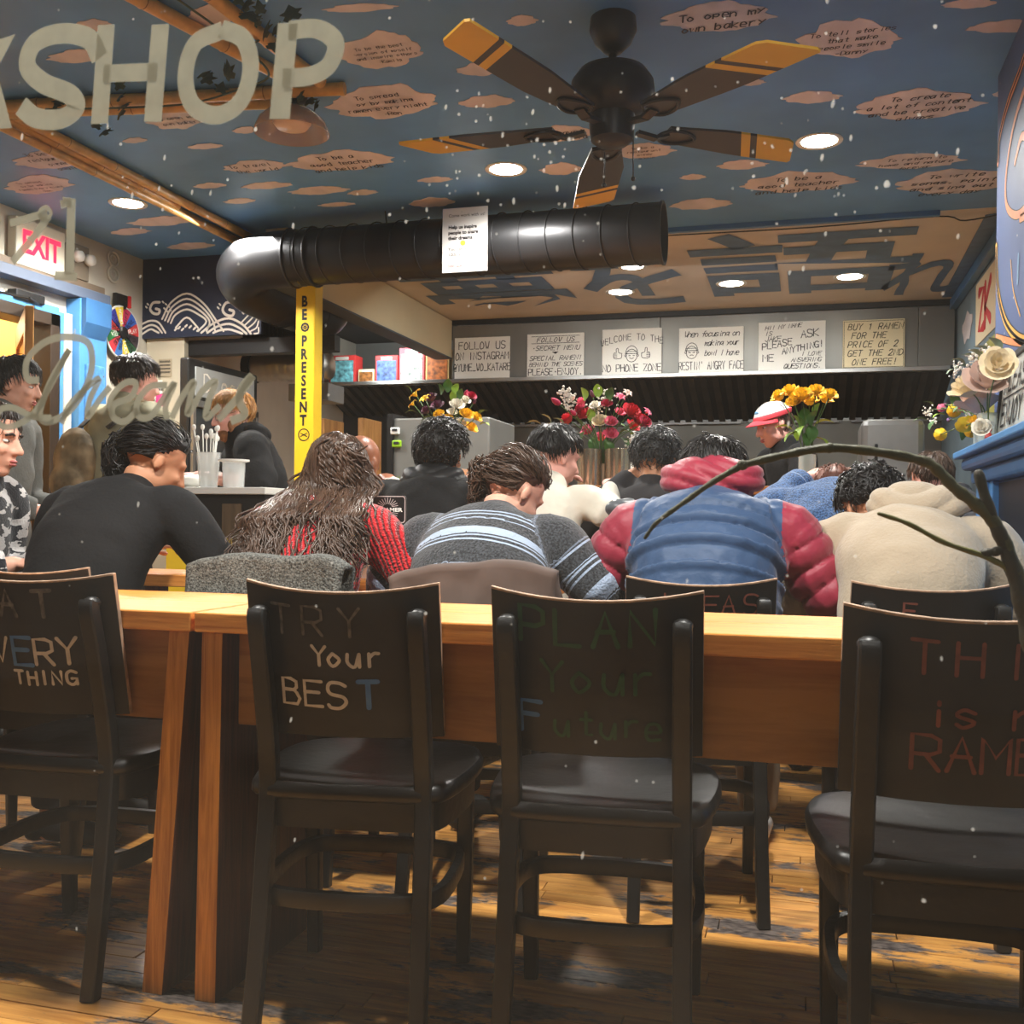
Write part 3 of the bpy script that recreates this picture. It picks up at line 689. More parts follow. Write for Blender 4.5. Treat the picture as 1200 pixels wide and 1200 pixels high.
# hand-lettered signs on the hood ------------------------------------------------
def sign(px0, py0, px1, py1, lab, fn, tilt=0, m=None, th=.012):
    a = onY(px0, py0, YH - .03); b = onY(px1, py1, YH - .03); w = b.x - a.x; h = a.z - b.z
    zb = ZL + .012
    o = thing('lettered_sign', lab, 'sign', ((a.x + b.x) / 2, YH - .024, zb + 0), group='hand-lettered signs on the hood')
    o.rotation_euler = (0, 0, 0)
    mb = MB(); mb.box((0, 0, h / 2), (w, th, h)); mb.build('board', m or m_white, o, bevel=.002)
    mb = MB(); mp = lambda x, y, hh=0: (-w / 2 + x * w, -th / 2 - .0008 - hh, y * h); ms = lambda x, y, hh=0: (-w / 2 + x, -th / 2 - .0008 - hh, y)
    fn(mb, ms, w, h); mb.build('lettering', m_ink, o); return o
def circ(cx, cy, r, ry=None, a0=0, a1=2 * pi, n=16): ry = ry or r; return [(cx + r * cos(a0 + (a1 - a0) * k / n), cy + ry * sin(a0 + (a1 - a0) * k / n)) for k in range(n + 1)]
LW = .0066
def s1(mb, mp, w, h):
    write(mb, 'FOLLOW US', w / 2, h * .72, h * .17, LW, mp, align='C', adv=.78, wide=.85); write(mb, 'ON INSTAGRAM', w / 2, h * .47, h * .17, LW, mp, align='C', adv=.66, wide=.75); write(mb, '@YUME_WO_KATARE', w / 2, h * .2, h * .17, LW, mp, align='C', adv=.56, wide=.62)
def s2(mb, mp, w, h):
    write(mb, 'FOLLOW US', w / 2, h * .81, h * .1, LW * .8, mp, align='C', adv=1.0, slant=.3); mb.ribbon([(w * .08, h * .78), (w * .92, h * .78)], .004, mp); mb.ribbon([(w * .08, h * .94), (w * .92, h * .94)], .004, mp)
    write(mb, '*SECRET MENU', w / 2, h * .62, h * .1, LW * .8, mp, align='C', adv=.95, slant=.3); mb.add([mp(w * .44, h * .58, .0006), mp(w * .5, h * .53, .0006), mp(w * .56, h * .58, .0006)], [(0, 1, 2)])
    write(mb, 'SPECIAL RAMEN!', w / 2, h * .39, h * .1, LW * .8, mp, align='C', adv=.88, slant=.3); write(mb, 'BEHIND THE SCENES', w / 2, h * .25, h * .09, LW * .7, mp, align='C', adv=.82, slant=.3); write(mb, 'PLEASE*ENJOY.', w / 2, h * .05, h * .15, LW, mp, align='C', adv=.66, wide=.78)
def face(mb, mp, cx, cy, r, hat=True, angry=False):
    mb.ribbon(circ(cx, cy, r, r * 1.15), .005, mp)
    if hat:
        mb.ribbon(cat([(cx - r * 1.15, cy + r * .35), (cx - r * .8, cy + r * 1.3), (cx, cy + r * 1.75), (cx + r * .8, cy + r * 1.3), (cx + r * 1.15, cy + r * .35)], 4), .005, mp); mb.ribbon([(cx - r * 1.15, cy + r * .35), (cx + r * 1.15, cy + r * .35)], .005, mp); mb.ribbon([(cx - r * 1.1, cy + r * .75), (cx + r * 1.1, cy + r * .75)], .004, mp)
    for s in (-1, 1):
        if angry: mb.ribbon([(cx + s * r * .2, cy - r * .05), (cx + s * r * .6, cy + r * .12)], .005, mp)
        mb.ribbon([(cx + s * r * .25, cy), (cx + s * r * .5, cy)], .006, mp); mb.ribbon(circ(cx + s * r * 1.1, cy, r * .18), .004, mp)
    mb.ribbon(circ(cx, cy - r * .35, r * .35, r * .2, pi, 2 * pi, 6) if not angry else circ(cx, cy - r * .6, r * .3, r * .15, 0, pi, 6), .005, mp)
def thumb(mb, mp, cx, cy, r, s):
    mb.ribbon(cat([(cx - s * r, cy + r * .3), (cx - s * r * .2, cy + r * .5), (cx, cy + r * 1.6), (cx + s * r * .5, cy + r * 1.5), (cx + s * r * .5, cy + r * .5), (cx + s * r * 1.1, cy + r * .4), (cx + s * r * 1.1, cy - r), (cx - s * r * .5, cy - r * 1.1), (cx - s * r, cy - r * .7), (cx - s * r, cy + r * .3)], 3), .005, mp)
    for j in range(3): mb.ribbon([(cx + s * r * .3, cy + r * (.15 - j * .4)), (cx + s * r * 1.1, cy + r * (.1 - j * .4))], .004, mp)
def s3(mb, mp, w, h):
    write(mb, 'WELCOME TO THE', w / 2, h * .66, h * .13, LW * .8, mp, align='C', adv=.76, wide=.8, curve=lambda u: -.55 * (u - .5) ** 2 * h * .9 + h * .1)
    face(mb, mp, w * .5, h * .42, h * .12); thumb(mb, mp, w * .27, h * .45, h * .08, -1); thumb(mb, mp, w * .73, h * .45, h * .08, 1)
    write(mb, 'NO PHONE ZONE', w / 2, h * .08, h * .15, LW, mp, align='C', adv=.66, wide=.78)
def s4(mb, mp, w, h):
    write(mb, 'When focusing on', w / 2, h * .8, h * .12, LW * .8, mp, align='C', adv=.62, slant=.25); write(mb, 'making your', w * .66, h * .6, h * .12, LW * .8, mp, align='C', adv=.56, slant=.25, wide=.8); write(mb, 'bowl I have', w * .66, h * .38, h * .12, LW * .8, mp, align='C', adv=.56, slant=.25, wide=.8)
    face(mb, mp, w * .2, h * .46, h * .12, True, True); write(mb, "RESTIN' ANGRY FACE", w / 2, h * .08, h * .17, LW * .9, mp, align='C', adv=.46, wide=.5)
def s5(mb, mp, w, h):
    write(mb, 'HI! MY NAME', w * .1, h * .84, h * .08, LW * .7, mp, adv=.82, slant=.3, curve=lambda u: u * h * .05); write(mb, 'IS', w * .1, h * .73, h * .08, LW * .7, mp, slant=.3); write(mb, 'JAKE', w * .1, h * .61, h * .1, LW * .8, mp, adv=.8, slant=.2)
    write(mb, 'PLEASE', w * .06, h * .44, h * .13, LW, mp, adv=.78, wide=.9, curve=lambda u: u * h * .1); write(mb, 'ASK', w * .64, h * .66, h * .15, LW, mp, adv=.8, curve=lambda u: u * h * .04); write(mb, 'ME', w * .07, h * .2, h * .14, LW, mp, adv=.85); write(mb, 'ANYTHING!', w * .36, h * .34, h * .12, LW, mp, adv=.76, wide=.9, curve=lambda u: u * h * .15)
    write(mb, 'I LOVE', w * .93, h * .3, h * .08, LW * .7, mp, align='R', adv=.82, slant=.3); write(mb, 'ANSWERING', w * .93, h * .18, h * .08, LW * .7, mp, align='R', adv=.82, slant=.3); write(mb, 'QUESTIONS.', w * .93, h * .05, h * .09, LW * .8, mp, align='R', adv=.82, slant=.3)
def s6(mb, mp, w, h):
    for j, (s, x) in enumerate((('BUY 1 RAMEN', .08), ('FOR THE', .14), ('PRICE OF 2', .08), ('GET THE 2ND', .08), ('ONE FREE!', .15))): write(mb, s, w * x, h * (.8 - j * .18), h * .12, LW * .9, mp, adv=.82, slant=.25, wide=.85)
    q = [(.02, .03), (.98, .03), (.98, .97), (.02, .97), (.02, .03)]; mb.ribbon([(a * w, b * h) for a, b in q], .004, mp)
sign(533, 396, 597, 443, 'white sign FOLLOW US ON INSTAGRAM, leftmost on the hood', s1)
sign(618, 392, 684, 441, 'white sign FOLLOW US SECRET MENU with slanted lettering', s2)
sign(706, 388, 775, 440, 'white sign WELCOME TO THE NO PHONE ZONE with thumbs', s3)
sign(796, 384, 871, 435, 'white sign RESTIN ANGRY FACE with a small drawn face', s4)
sign(889, 378, 967, 433, 'white sign PLEASE ASK ME ANYTHING', s5)
sign(988, 372, 1060, 427, 'cream sign BUY 1 RAMEN with a dotted border', s6, m=mat('cream_card', (232, 216, 176), .6))
# toy boxes on the side shelf
cols = [((214, 60, 58), (120, 190, 214)), ((226, 214, 170), (150, 96, 50)), ((206, 60, 60), (70, 96, 150)), ((214, 90, 100), (180, 190, 180)), ((236, 190, 120), (176, 96, 40))]
labs = ['red and pale blue cardboard box, leftmost on the shelf', 'small cream box with a brown print between two red boxes', 'red box with a dark blue print on the shelf', 'tall red box with a window of grey shapes', 'rightmost box with an orange print on the shelf']
for i, (a, b, c, d, dep) in enumerate(((386, 417, 416, 447, .16), (420, 433, 438, 446, .08), (440, 417, 466, 446, .14), (468, 408, 497, 446, .16), (499, 409, 526, 446, .16))):
    p = onY(a, b, YH + .12); q = onY(c, d, YH + .12); w = q.x - p.x; h = p.z - (ZL + .004)
    t = thing('toy_box', labs[i], 'box', ((p.x + q.x) / 2, YH + .12 + dep / 2, ZL + .0045), group='boxes on the hood shelf')
    mb = MB(); mb.box((0, 0, h / 2), (w, dep, h)); mb.build('carton', mat('box_a%d' % i, cols[i][0], .5), t, bevel=.003)
    mb = MB(); mb.box((0, -dep / 2 - .001, h * .47), (w * .86, .004, h * .72)); mb.build('printed_front', mat('box_b%d' % i, cols[i][1], .4, var=.75, vs=26), t)
    mb = MB(); mb.box((0, -dep / 2 - .002, h * .9), (w * .5, .004, h * .1)); mb.build('title_band', m_white, t)
# beam from the duct to the hood
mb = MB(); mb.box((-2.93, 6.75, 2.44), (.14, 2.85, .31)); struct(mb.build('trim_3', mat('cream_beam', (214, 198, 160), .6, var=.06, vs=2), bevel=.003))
mb = MB(); mb.box((-2.93, 6.75, 2.28), (.145, 2.85, .012)); struct(mb.build('trim_4', mat('grey_beam_underside', (80, 88, 98), .6)))  # grey sheet carries the shade of the beam's underside in its colour
# ================================================================== CHAIRS AND TABLES
m_chair = mat('worn_black_lacquer', (25, 24, 23), .42, var=.35, vs=9, bump=.12, bs=60, spec=.5)
m_chairb = mat('black_lacquer_back', (25, 23, 22), .5, var=.28, vs=5, bump=.1, bs=50)
m_edge = mat('bare_ply_edge', (176, 146, 122), .6, var=.35, vs=40)
m_seat = mat('black_vinyl_seat', (26, 24, 24), .35, var=.25, vs=12, bump=.15, bs=25)
CW = .362; CHH = .29; ZTOP = .835
def back_map(rake=.05, bulge=.044, half=CW / 2):
    def f(x, z, h=0):   # x across, z height from the panel's lower edge; surface facing the street
        yy = .052 - .066 * (z / CHH) + .017 - bulge * ((1 - (x / half) ** 2) - .39)
        return (x, yy - h, ZTOP - CHH + z * (1 - .062 * (1 - (x / half) ** 2)))
    return f
def chair_mesh(root, hscale=1.0, worn=True):
    mp = back_map()
    # backrest panel
    mb = MB(); nx, nz = 12, 4; thk = .011
    zz_ = [0, CHH * .35, CHH * .7, CHH - .005, CHH]
    fr = [[mp(-CW / 2 + CW * i / nx, zz_[j]) for i in range(nx + 1)] for j in range(nz + 1)]
    bk = [[(p[0], p[1] + thk, p[2]) for p in r] for r in fr]
    v = [p for r in fr for p in r] + [p for r in bk for p in r]; o = (nx + 1) * (nz + 1); f = []; mi = []
    for j in range(nz):
        for i in range(nx):
            a = j * (nx + 1) + i; f.append((a, a + 1, a + nx + 2, a + nx + 1)); mi.append(1 if j == nz - 1 else 0); f.append((o + a + nx + 1, o + a + nx + 2, o + a + 1, o + a)); mi.append(0)
    for i in range(nx):
        a = nz * (nx + 1) + i; f.append((a, a + 1, o + a + 1, o + a)); mi.append(1); f.append((o + i, o + i + 1, i + 1, i)); mi.append(0)
    for j in range(nz):
        a = j * (nx + 1); f.append((a + nx + 1, o + a + nx + 1, o + a, a)); mi.append(1 if j > 1 else 0); a += nx; f.append((a, o + a, o + a + nx + 1, a + nx + 1)); mi.append(1)
    mb.add(v, f); mb.M = mi
    bk_o = mb.build('backrest', [m_chairb, m_edge], root, smooth=True, auto=35, bevel=.0018)
    # posts (rear legs bent to the back)
    for s in (-1, 1):
        pts = cat([(s * .155, 0, 0), (s * .152, .03, .16), (s * .15, .056, .34), (s * .148, .066, .45), (s * .147, .048, .56), (s * .147, .018, .68), (s * .147, -.006, .762), (s * .147, -.004, .778)], 4)
        mb = MB(); mb.tube(pts, [(.0175 - .003 * abs(k / len(pts) - .5), .0165) for k in range(len(pts))], 12, xax=(1, 0, 0), sq=5)
        mb.ell((s * .147, .003, .777), (.0175, .017, .012), n=12)
        mb.build('rear_leg', m_chair, root, smooth=True, auto=35)
        for zz in (.735, .69):
            mb = MB(); mb.lathe([(0, .002), (.0035, .002), (.0045, 0)], (s * .147, -.019 + (.762 - zz) * .3, zz), 8, R=Matrix.Rotation(pi / 2, 3, 'X')); mb.build('screw', m_steel2, root)
    # seat, apron
    def seat_poly(w1, w2, d, y0, r=.06):
        return [(x * w, y) for x, y, w in []]
    P = [(-.165, .055), (-.195, .1), (-.215, .24), (-.21, .36), (-.17, .43), (-.08, .455), (.08, .455), (.17, .43), (.21, .36), (.215, .24), (.195, .1), (.165, .055), (.08, .045), (-.08, .045)]
    P = [(a, b) for a, b, _ in cat([(a, b, 0) for a, b in P], 3, True)]
    mb = MB(); c = (0, .25)
    def rg(sc, z): return [(c[0] + (a - c[0]) * sc, c[1] + (b - c[1]) * sc, z) for a, b in P]
    rings = [rg(.97, .425), rg(1.0, .432), rg(1.0, .445), rg(.97, .457), rg(.9, .460), rg(.5, .455), rg(.1, .452)]
    n = len(P); v = [p for r in rings for p in r]; f = [tuple(range(n - 1, -1, -1))]
    for i in range(len(rings) - 1):
        for k in range(n): f.append((i * n + k, i * n + (k + 1) % n, (i + 1) * n + (k + 1) % n, (i + 1) * n + k))
    f.append(tuple((len(rings) - 1) * n + k for k in range(n))); mb.add(v, f); mb.build('seat', m_seat, root, smooth=True, auto=50)
    mb = MB(); rings = [rg(.84, .37), rg(.92, .37), rg(.93, .425), rg(.84, .425)]; v = [p for r in rings for p in r]; f = []
    for i in range(4):
        for k in range(n): f.append((i * n + k, i * n + (k + 1) % n, ((i + 1) % 4) * n + (k + 1) % n, ((i + 1) % 4) * n + k))
    mb.add(v, f); mb.build('seat_apron', m_chair, root, smooth=True, auto=40)
    for s in (-1, 1):
        mb = MB(); mb.tube([(s * .165, .395, 0), (s * .168, .392, .2), (s * .168, .385, .43)], [(.0145, .0145), (.017, .017), (.019, .019)], 12, sq=4, xax=(1, 0, 0)); mb.build('front_leg', m_chair, root, smooth=True, auto=35)
    # bentwood hoop stretcher
    hp = cat([(-.10, .045, .245), (.10, .045, .245), (.165, .09, .245), (.178, .2, .245), (.165, .33, .245), (.10, .375, .245), (-.10, .375, .245), (-.165, .33, .245), (-.178, .2, .245), (-.165, .09, .245)], 5, True)
    mb = MB(); mb.tube(hp, [(.010, .0155)] * len(hp), 10, closed=True, sq=4); 
    # orient: make the section taller than wide
    mb.V = []; mb.F = []; mb.M = []
    n = len(hp)
    for i in range(n):
        a = Vector(hp[(i - 1) % n]); b = Vector(hp[(i + 1) % n]); t = (b - a).normalized(); s_ = Vector((t.y, -t.x, 0)); p = Vector(hp[i])
        for (u, w) in ((-.008, -.016), (.008, -.016), (.0095, -.012), (.0095, .012), (.008, .016), (-.008, .016), (-.0095, .012), (-.0095, -.012)):
            mb.V.append(tuple(p + s_ * u + Vector((0, 0, w))))
    for i in range(n):
        j = (i + 1) % n
        for k in range(8): mb.F.append((i * 8 + k, i * 8 + (k + 1) % 8, j * 8 + (k + 1) % 8, j * 8 + k)); mb.M.append(0)
    mb.build('stretcher', m_chair, root, smooth=True, auto=30)
    return bk_o
CH_LAB = 'black bentwood cafe chair '
proto = thing('cafe_chair', CH_LAB, 'chair', (0, 0, 0), group='black cafe chairs'); chair_mesh(proto)
used = [False]
def place_chair(x, y, rz, lab, letters=None, sc=1.0, szz=1.0):
    o = copy_tree(proto) if used[0] else proto; used[0] = True
    o.location = (x, y, 0); o.rotation_euler = (0, 0, radians(rz)); o['label'] = lab; o.scale = (sc, sc, sc * szz)
    if letters: todo.append((letters, [c for c in o.children if c.name.startswith('backrest')][0]))
    return o
todo = []
m_pwhite = m_paintw; m_pfade = mat('faded_chalk_paint', (96, 91, 86), .7, var=.7, vs=70); m_pblue = mat('blue_paint_marker', (76, 124, 190), .6, var=.12, vs=40)
m_pgreen = mat('dark_green_chalk', (40, 76, 46), .7, var=.3, vs=40); m_pred = mat('dull_red_chalk', (120, 66, 54), .7, var=.3, vs=40); m_pgold = mat('gold_paint_marker', (150, 130, 70), .5, var=.25, vs=40)
bmp = back_map(); B = lambda x, y, h=0: bmp(x, y, h + .0012)
def lettered(bk, items, name='lettering'):
    groups = {}
    for (s, x, y, h, w, m, kw) in items: groups.setdefault(m.name, (m, []))[1].append((s, x, y, h, w, kw))
    for m, its in groups.values():
        mb = MB()
        for (s, x, y, h, w, kw) in its: write(mb, s, x, y, h, w, B, hh=.0003, **kw)
        mb.build(name, m, bk)
def L1(bk): lettered(bk, [('EAT', -.12, .215, .055, .009, m_pfade, dict(jit=.06, adv=1.35)), ('EV', -.128, .112, .054, .0075, m_pwhite, dict(adv=.85)), ('E', -.032, .108, .06, .010, m_pblue, {}), ('RY', .018, .110, .055, .008, m_pwhite, dict(jit=.04, adv=.85)), ('THING', -.035, .066, .028, .0065, m_pwhite, dict(adv=.98, jit=.06))])
def L2(bk): lettered(bk, [('TRY', -.12, .205, .055, .006, m_pfade, dict(adv=1.15, jit=.12)), ('Your', -.05, .145, .038, .0065, m_pwhite, dict(adv=.92, jit=.08)), ('BES', -.112, .062, .05, .007, m_pwhite, dict(adv=.88, jit=.05)), ('T', .035, .062, .052, .0095, m_pblue, {})])
def L3(bk): lettered(bk, [('PLAN', -.125, .205, .062, .009, m_pgreen, dict(adv=1.0, jit=.05)), ('Your', -.09, .12, .055, .007, m_pgreen, dict(adv=.98, jit=.05)), ('F', -.13, .04, .055, .009, m_pblue, {}), ('uture', -.07, .038, .042, .006, m_pgreen, dict(adv=.95, jit=.1))])
def L4(bk): lettered(bk, [('THIS', -.09, .205, .05, .006, m_pred, dict(adv=1.2, jit=.05)), ('is not', -.065, .125, .042, .006, m_pred, dict(adv=.9)), ('RAMEN', -.085, .055, .055, .0065, m_pred, dict(adv=.85, jit=.03))])
def L5(bk): lettered(bk, [('THANK', -.12, .215, .05, .008, m_pgold, dict(adv=1.0)), ('YOU', -.06, .14, .05, .008, m_pgold, dict(adv=1.0))])
def L6(bk): lettered(bk, [('IDEAS', -.1, .21, .05, .005, m_pred, dict(adv=1.0, jit=.1))])
place_chair(-1.49, 1.715, 4, CH_LAB + 'lettered EVERY THING, at the left edge of the window row', L1, sc=1.0)
place_chair(-.808, 1.705, 8, CH_LAB + 'lettered YOUR BEST with a blue T', L2)
place_chair(-.34, 1.705, 5, CH_LAB + 'lettered PLAN YOUR FUTURE in green with a blue F', L3)
place_chair(.235, 1.57, 3, CH_LAB + 'lettered in dull red ending with RAMEN, at the right edge', L4)
# diners' chairs beyond the narrow tables
place_chair(-.235, 2.47, 10, CH_LAB + 'behind the person in the red and blue puffer jacket', L6, sc=.98)
place_chair(.28, 2.5, 8, CH_LAB + 'behind the person in the beige hoodie', lambda b: lettered(b, [('F', -.07, .215, .04, .006, m_pred, {})]), sc=.98)
place_chair(-.80, 2.40, 8, CH_LAB + 'under the brown coat behind the striped sweater', sc=.97)
place_chair(-1.33, 2.42, 6, CH_LAB + 'under the speckled grey coat behind the red sweater', sc=.97)
place_chair(-2.0, 2.30, 4, CH_LAB + 'behind the large person in the black T-shirt', sc=.97)
place_chair(-2.62, 2.34, -30, CH_LAB + 'behind the person in the patterned cardigan', sc=.97)
place_chair(-1.40, 3.38, 0, CH_LAB + 'lettered THANK YOU in gold behind the curly haired person', L5, sc=1.0, szz=1.1)

for fn_, bk_ in todo: fn_(bk_)
# narrow window tables ---------------------------------------------------------
m_oak = wood('honey_oak', (236, 162, 80), (196, 118, 50), 3.2, (1, 22, 22), .38)
m_oakz = wood('honey_oak_upright', (216, 150, 72), (164, 104, 44), 3.2, (22, 22, 1), .42)
m_pan = wood('brown_ply_panel', (178, 126, 62), (146, 98, 44), 2.2, (1, 10, 10), .5)
m_dkz = wood('dark_stained_panel', (92, 50, 28), (60, 32, 20), 3, (20, 20, 1), .5)
YT0, YT1, ZT = 1.785, 2.19, .76
def narrow_table(x0, x1, lab, left_lean=0, right_lean=0, back=YT1):
    t = thing('narrow_table', lab, 'table', ((x0 + x1) / 2, (YT0 + back) / 2, 0)); W_ = x1 - x0; D_ = back - YT0
    mb = MB(); mb.box((0, -D_ / 4 - .001, ZT - .0195), (W_, D_ / 2 - .002, .039)); mb.build('top_board', m_oak, t, bevel=.003)
    mb = MB(); mb.box((0, D_ / 4 + .001, ZT - .0195), (W_, D_ / 2 - .002, .039)); mb.build('top_board', m_oak, t, bevel=.003)
    mb = MB(); mb.box((0, -D_ / 2 + .06, ZT - .039 - .093), (W_ - .14, .02, .185)); mb.build('apron_panel', m_pan, t, bevel=.002)
    for s, ln in ((-1, left_lean), (1, right_lean)):
        xe = s * (W_ / 2 - .033); mb = MB(); h = ZT - .04; w = .046
        v = []
        for (z, dx, y0, y1) in ((0, ln, -D_ / 2 + .0, D_ / 2 - .02), (h, 0, -D_ / 2 + .012, D_ / 2 - .03)):
            for (i, j) in ((-1, 0), (1, 0), (1, 1), (-1, 1)): v.append((xe + dx + i * w / 2, (y0, y1)[j], z))
        mb.add(v, [(0, 3, 2, 1), (4, 5, 6, 7), (0, 1, 5, 4), (1, 2, 6, 5), (2, 3, 7, 6), (3, 0, 4, 7)], 0)
        mb.M = [0, 0, 0, 1, 0, 1]  # both side faces take the darker wood
        mb.build('end_panel', [m_oakz, m_dkz], t, bevel=.002)
narrow_table(-2.75, -1.160, 'narrow honey oak window table at the left, its end panel leaning out', right_lean=-.045, back=2.25)
narrow_table(-1.152, .47, 'long narrow honey oak window table along the middle and right')

# ================================================================== DINERS' TABLES
def big_table(x0, x1, y0, y1, lab, z=.75):
    t = thing('dining_table', lab, 'table', ((x0 + x1) / 2, (y0 + y1) / 2, 0), group='long dining tables'); w, d = x1 - x0, y1 - y0
    for k in range(3):
        mb = MB(); mb.box((0, -d / 2 + d * (k + .5) / 3, z - .02), (w, d / 3 - .002, .04)); mb.build('top_board', m_oak, t, bevel=.003)
    for sx in (-1, 1):
        for sy in (-1, 1):
            mb = MB(); mb.box((sx * (w / 2 - .07), sy * (d / 2 - .05), (z - .04) / 2), (.06, .06, z - .04)); mb.build('leg', m_dkz, t, bevel=.003)
    return t
big_table(-2.35, -.75, 3.02, 3.34, 'dining table in front of the red sweater and black T-shirt')
big_table(-.72, .5, 3.30, 3.40, 'dining table in front of the puffer jacket and hoodie')

# ================================================================== KITCHEN BAR
m_barwood = wood('orange_bar_wood', (216, 140, 70), (176, 100, 44), 3, (1, 18, 18), .35)
bar = thing('kitchen_bar', 'dark kitchen bar with an orange wooden ledge running across the room', 'counter', (-.85, 4.5, 0))
mb = MB(); mb.box((0, 0, .53), (2.45, .3, 1.06)); mb.build('body', mat('dark_bar_front', (46, 42, 40), .5, var=.2, vs=4), bar, bevel=.004)
mb = MB(); mb.box((0, -.05, 1.075), (2.5, .42, .035)); mb.build('ledge', m_barwood, bar, bevel=.004)
ZB = 1.093
# ================================================================== LEFT SIDE: door, blue column, exit sign, wheel
m_warmwood = wood('lit_door_wood', (206, 152, 84), (160, 104, 50), 2, (8, 8, 1), .5)
mb = MB(); mb.box((-5.1, 4.5, 1.2), (.05, 1.8, 2.4)); mb.box((-4.7, 5.2, 1.2), (.9, .05, 2.4)); mb.box((-4.7, 3.6, 1.2), (.9, .05, 2.4)); mb.box((-4.7, 4.4, 2.42), (.9, 1.7, .05)); mb.box((-4.7, 4.4, -.02), (.9, 1.7, .05))
struct(mb.build('wall_corridor', mat('yellow_corridor_wall', (236, 196, 110), .6)))
mb = MB()
for (ya, yb, za, zb) in ((3.9, 3.97, 0, 2.08), (4.9, 4.98, 0, 2.08), (3.9, 4.98, 2.01, 2.08)): mb.box((XL - .03, (ya + yb) / 2, (za + zb) / 2), (.16, yb - ya, zb - za))
dfr = struct(mb.build('door_1', mat('dark_brown_door_frame', (52, 40, 30), .5), bevel=.004))
mb = MB(); mb.box((XL + .0, 4.99, 1.05), (.1, .045, 2.1)); mb.box((XL, 4.46, 2.1), (.1, 1.02, .045)); mb.build('blue_casing', m_blue, dfr, bevel=.004)
door = thing('glazed_door', 'open wooden door with a yellow-lit pane at the far left', 'door', (-4.28, 4.86, 0), 2.35)
for (xa, xb, za, zb) in ((-.4, -.3, 0, 1.98), (.3, .4, 0, 1.98), (-.3, .3, 1.86, 1.98), (-.3, .3, 0, .25), (-.3, .3, .95, 1.05)):
    mb = MB(); mb.box(((xa + xb) / 2 - .4, 0, (za + zb) / 2), (xb - xa, .04, zb - za)); mb.build('rail', m_warmwood, door, bevel=.003)
mb = MB(); mb.box((-.4, 0, 1.455), (.6, .008, .81)); mb.box((-.4, 0, .6), (.6, .008, .7)); mb.build('pane', mat('amber_glass', (250, 200, 90), .3, alpha=.6), door)  # glass tinted yellow to stand for the corridor light on it
closer = thing('door_closer', 'black door closer arm above the left doorway', 'door closer', (XL + .04, 4.72, 2.1))
mb = MB(); mb.box((0, 0, .03), (.06, .22, .05)); mb.build('body', m_black, closer, bevel=.006)
mb = MB(); mb.bar((.03, .05, 0.0), (.14, -.15, -.01), .02, .01); mb.bar((.14, -.15, -.01), (.03, -.3, 0), .02, .01); mb.build('arm', m_black, closer)
# ledge over the door
mb = MB(); mb.box((XL + .05, 4.55, 2.235), (.1, 1.6, .06)); struct(mb.build('trim_5', mat('slate_ledge_paint', (88, 98, 116), .5), bevel=.004))
mb = MB(); mb.box((XL + .03, 4.55, 2.29), (.06, 1.6, .05)); struct(mb.build('trim_6', mat('brown_ledge_paint', (120, 104, 88), .5, var=.2), bevel=.004))
# blue column
colm = thing('column', 'sky blue wooden half column beside the left doorway', 'column', (XL, 5.2, 0))
mb = MB(); mb.box((.05, 0, 1.1), (.1, .24, 2.2)); mb.build('shaft', m_blue, colm, bevel=.004)
mb = MB(); mb.box((.11, 0, .95), (.02, .16, 1.75)); mb.build('raised_panel', mat('blue_speckled_paint', (90, 150, 206), .3, var=.25, vs=30, bump=.4, bs=40), colm, bevel=.006)
mb = MB(); mb.add([(.1, -.11, 1.98), (.1, .10, 1.98), (.14, .11, 2.06), (.14, -.12, 2.06), (.1, -.11, 2.2), (.1, .10, 2.2), (.14, .11, 2.2), (.14, -.12, 2.2)], [(0, 1, 2, 3), (3, 2, 6, 7), (7, 6, 5, 4), (0, 3, 7, 4), (1, 5, 6, 2)]); mb.build('bracket', m_dblue, colm, bevel=.003)
mb = MB(); mb.box((XL + .03, 5.035, 1.05), (.06, .06, 2.1)); struct(mb.build('trim_7', m_wallw, bevel=.004))
# exit sign
ex = thing('exit_sign', 'white exit sign with red letters on the left wall', 'exit sign', (XL + .035, 4.80, 2.42))
mb = MB(); mb.box((0, 0, 0), (.06, .38, .26)); mb.build('housing', mat('sign_plastic', (232, 226, 205), .5), ex, bevel=.008)
mp_ex = pmap((.0308, 0, -.055), (0, 1, 0), (0, 0, 1)); mb = MB(); put(mb, ftext('EXIT', .17, .006), mp_ex, 0, 0, .85, 1, .001); mb.build('lettering', mat('exit_red', (255, 30, 60), .4, emit=2.2), ex)
em = thing('emergency_light', 'small emergency light with two lamp heads beside the exit sign', 'emergency light', (XL + .03, 5.13, 2.42))
mb = MB(); mb.box((0, 0, 0), (.05, .16, .2)); mb.build('housing', mat('grey_brown_plastic', (132, 120, 104), .5), em, bevel=.006)
for s in (-1, 1):
    mb = MB(); mb.lathe([(0, .05), (.03, .05), (.035, .02), (.02, 0)], (.025, s * .05, .02), 16, R=Matrix.Rotation(pi / 2, 3, 'Y')); mb.build('lamp_head', m_ring, em, smooth=True)
# raised white 8 ornament
mb = MB()
for zz in (.045, -.05): 
    mb.tube([(0.01, .05 * cos(q), zz + .045 * sin(q)) for q in [2 * pi * k / 24 for k in range(24)]], .008, 8, closed=True); mb.tube([(0.01, .025 * cos(q), zz + .022 * sin(q)) for q in [2 * pi * k / 18 for k in range(18)]], .005, 6, closed=True)
orn = mb.build('figure_eight_ornament', m_wallw, smooth=True, loc=(XL + .002, 5.49, 2.484)); tag(orn, 'small raised white figure eight on the left wall', 'ornament')
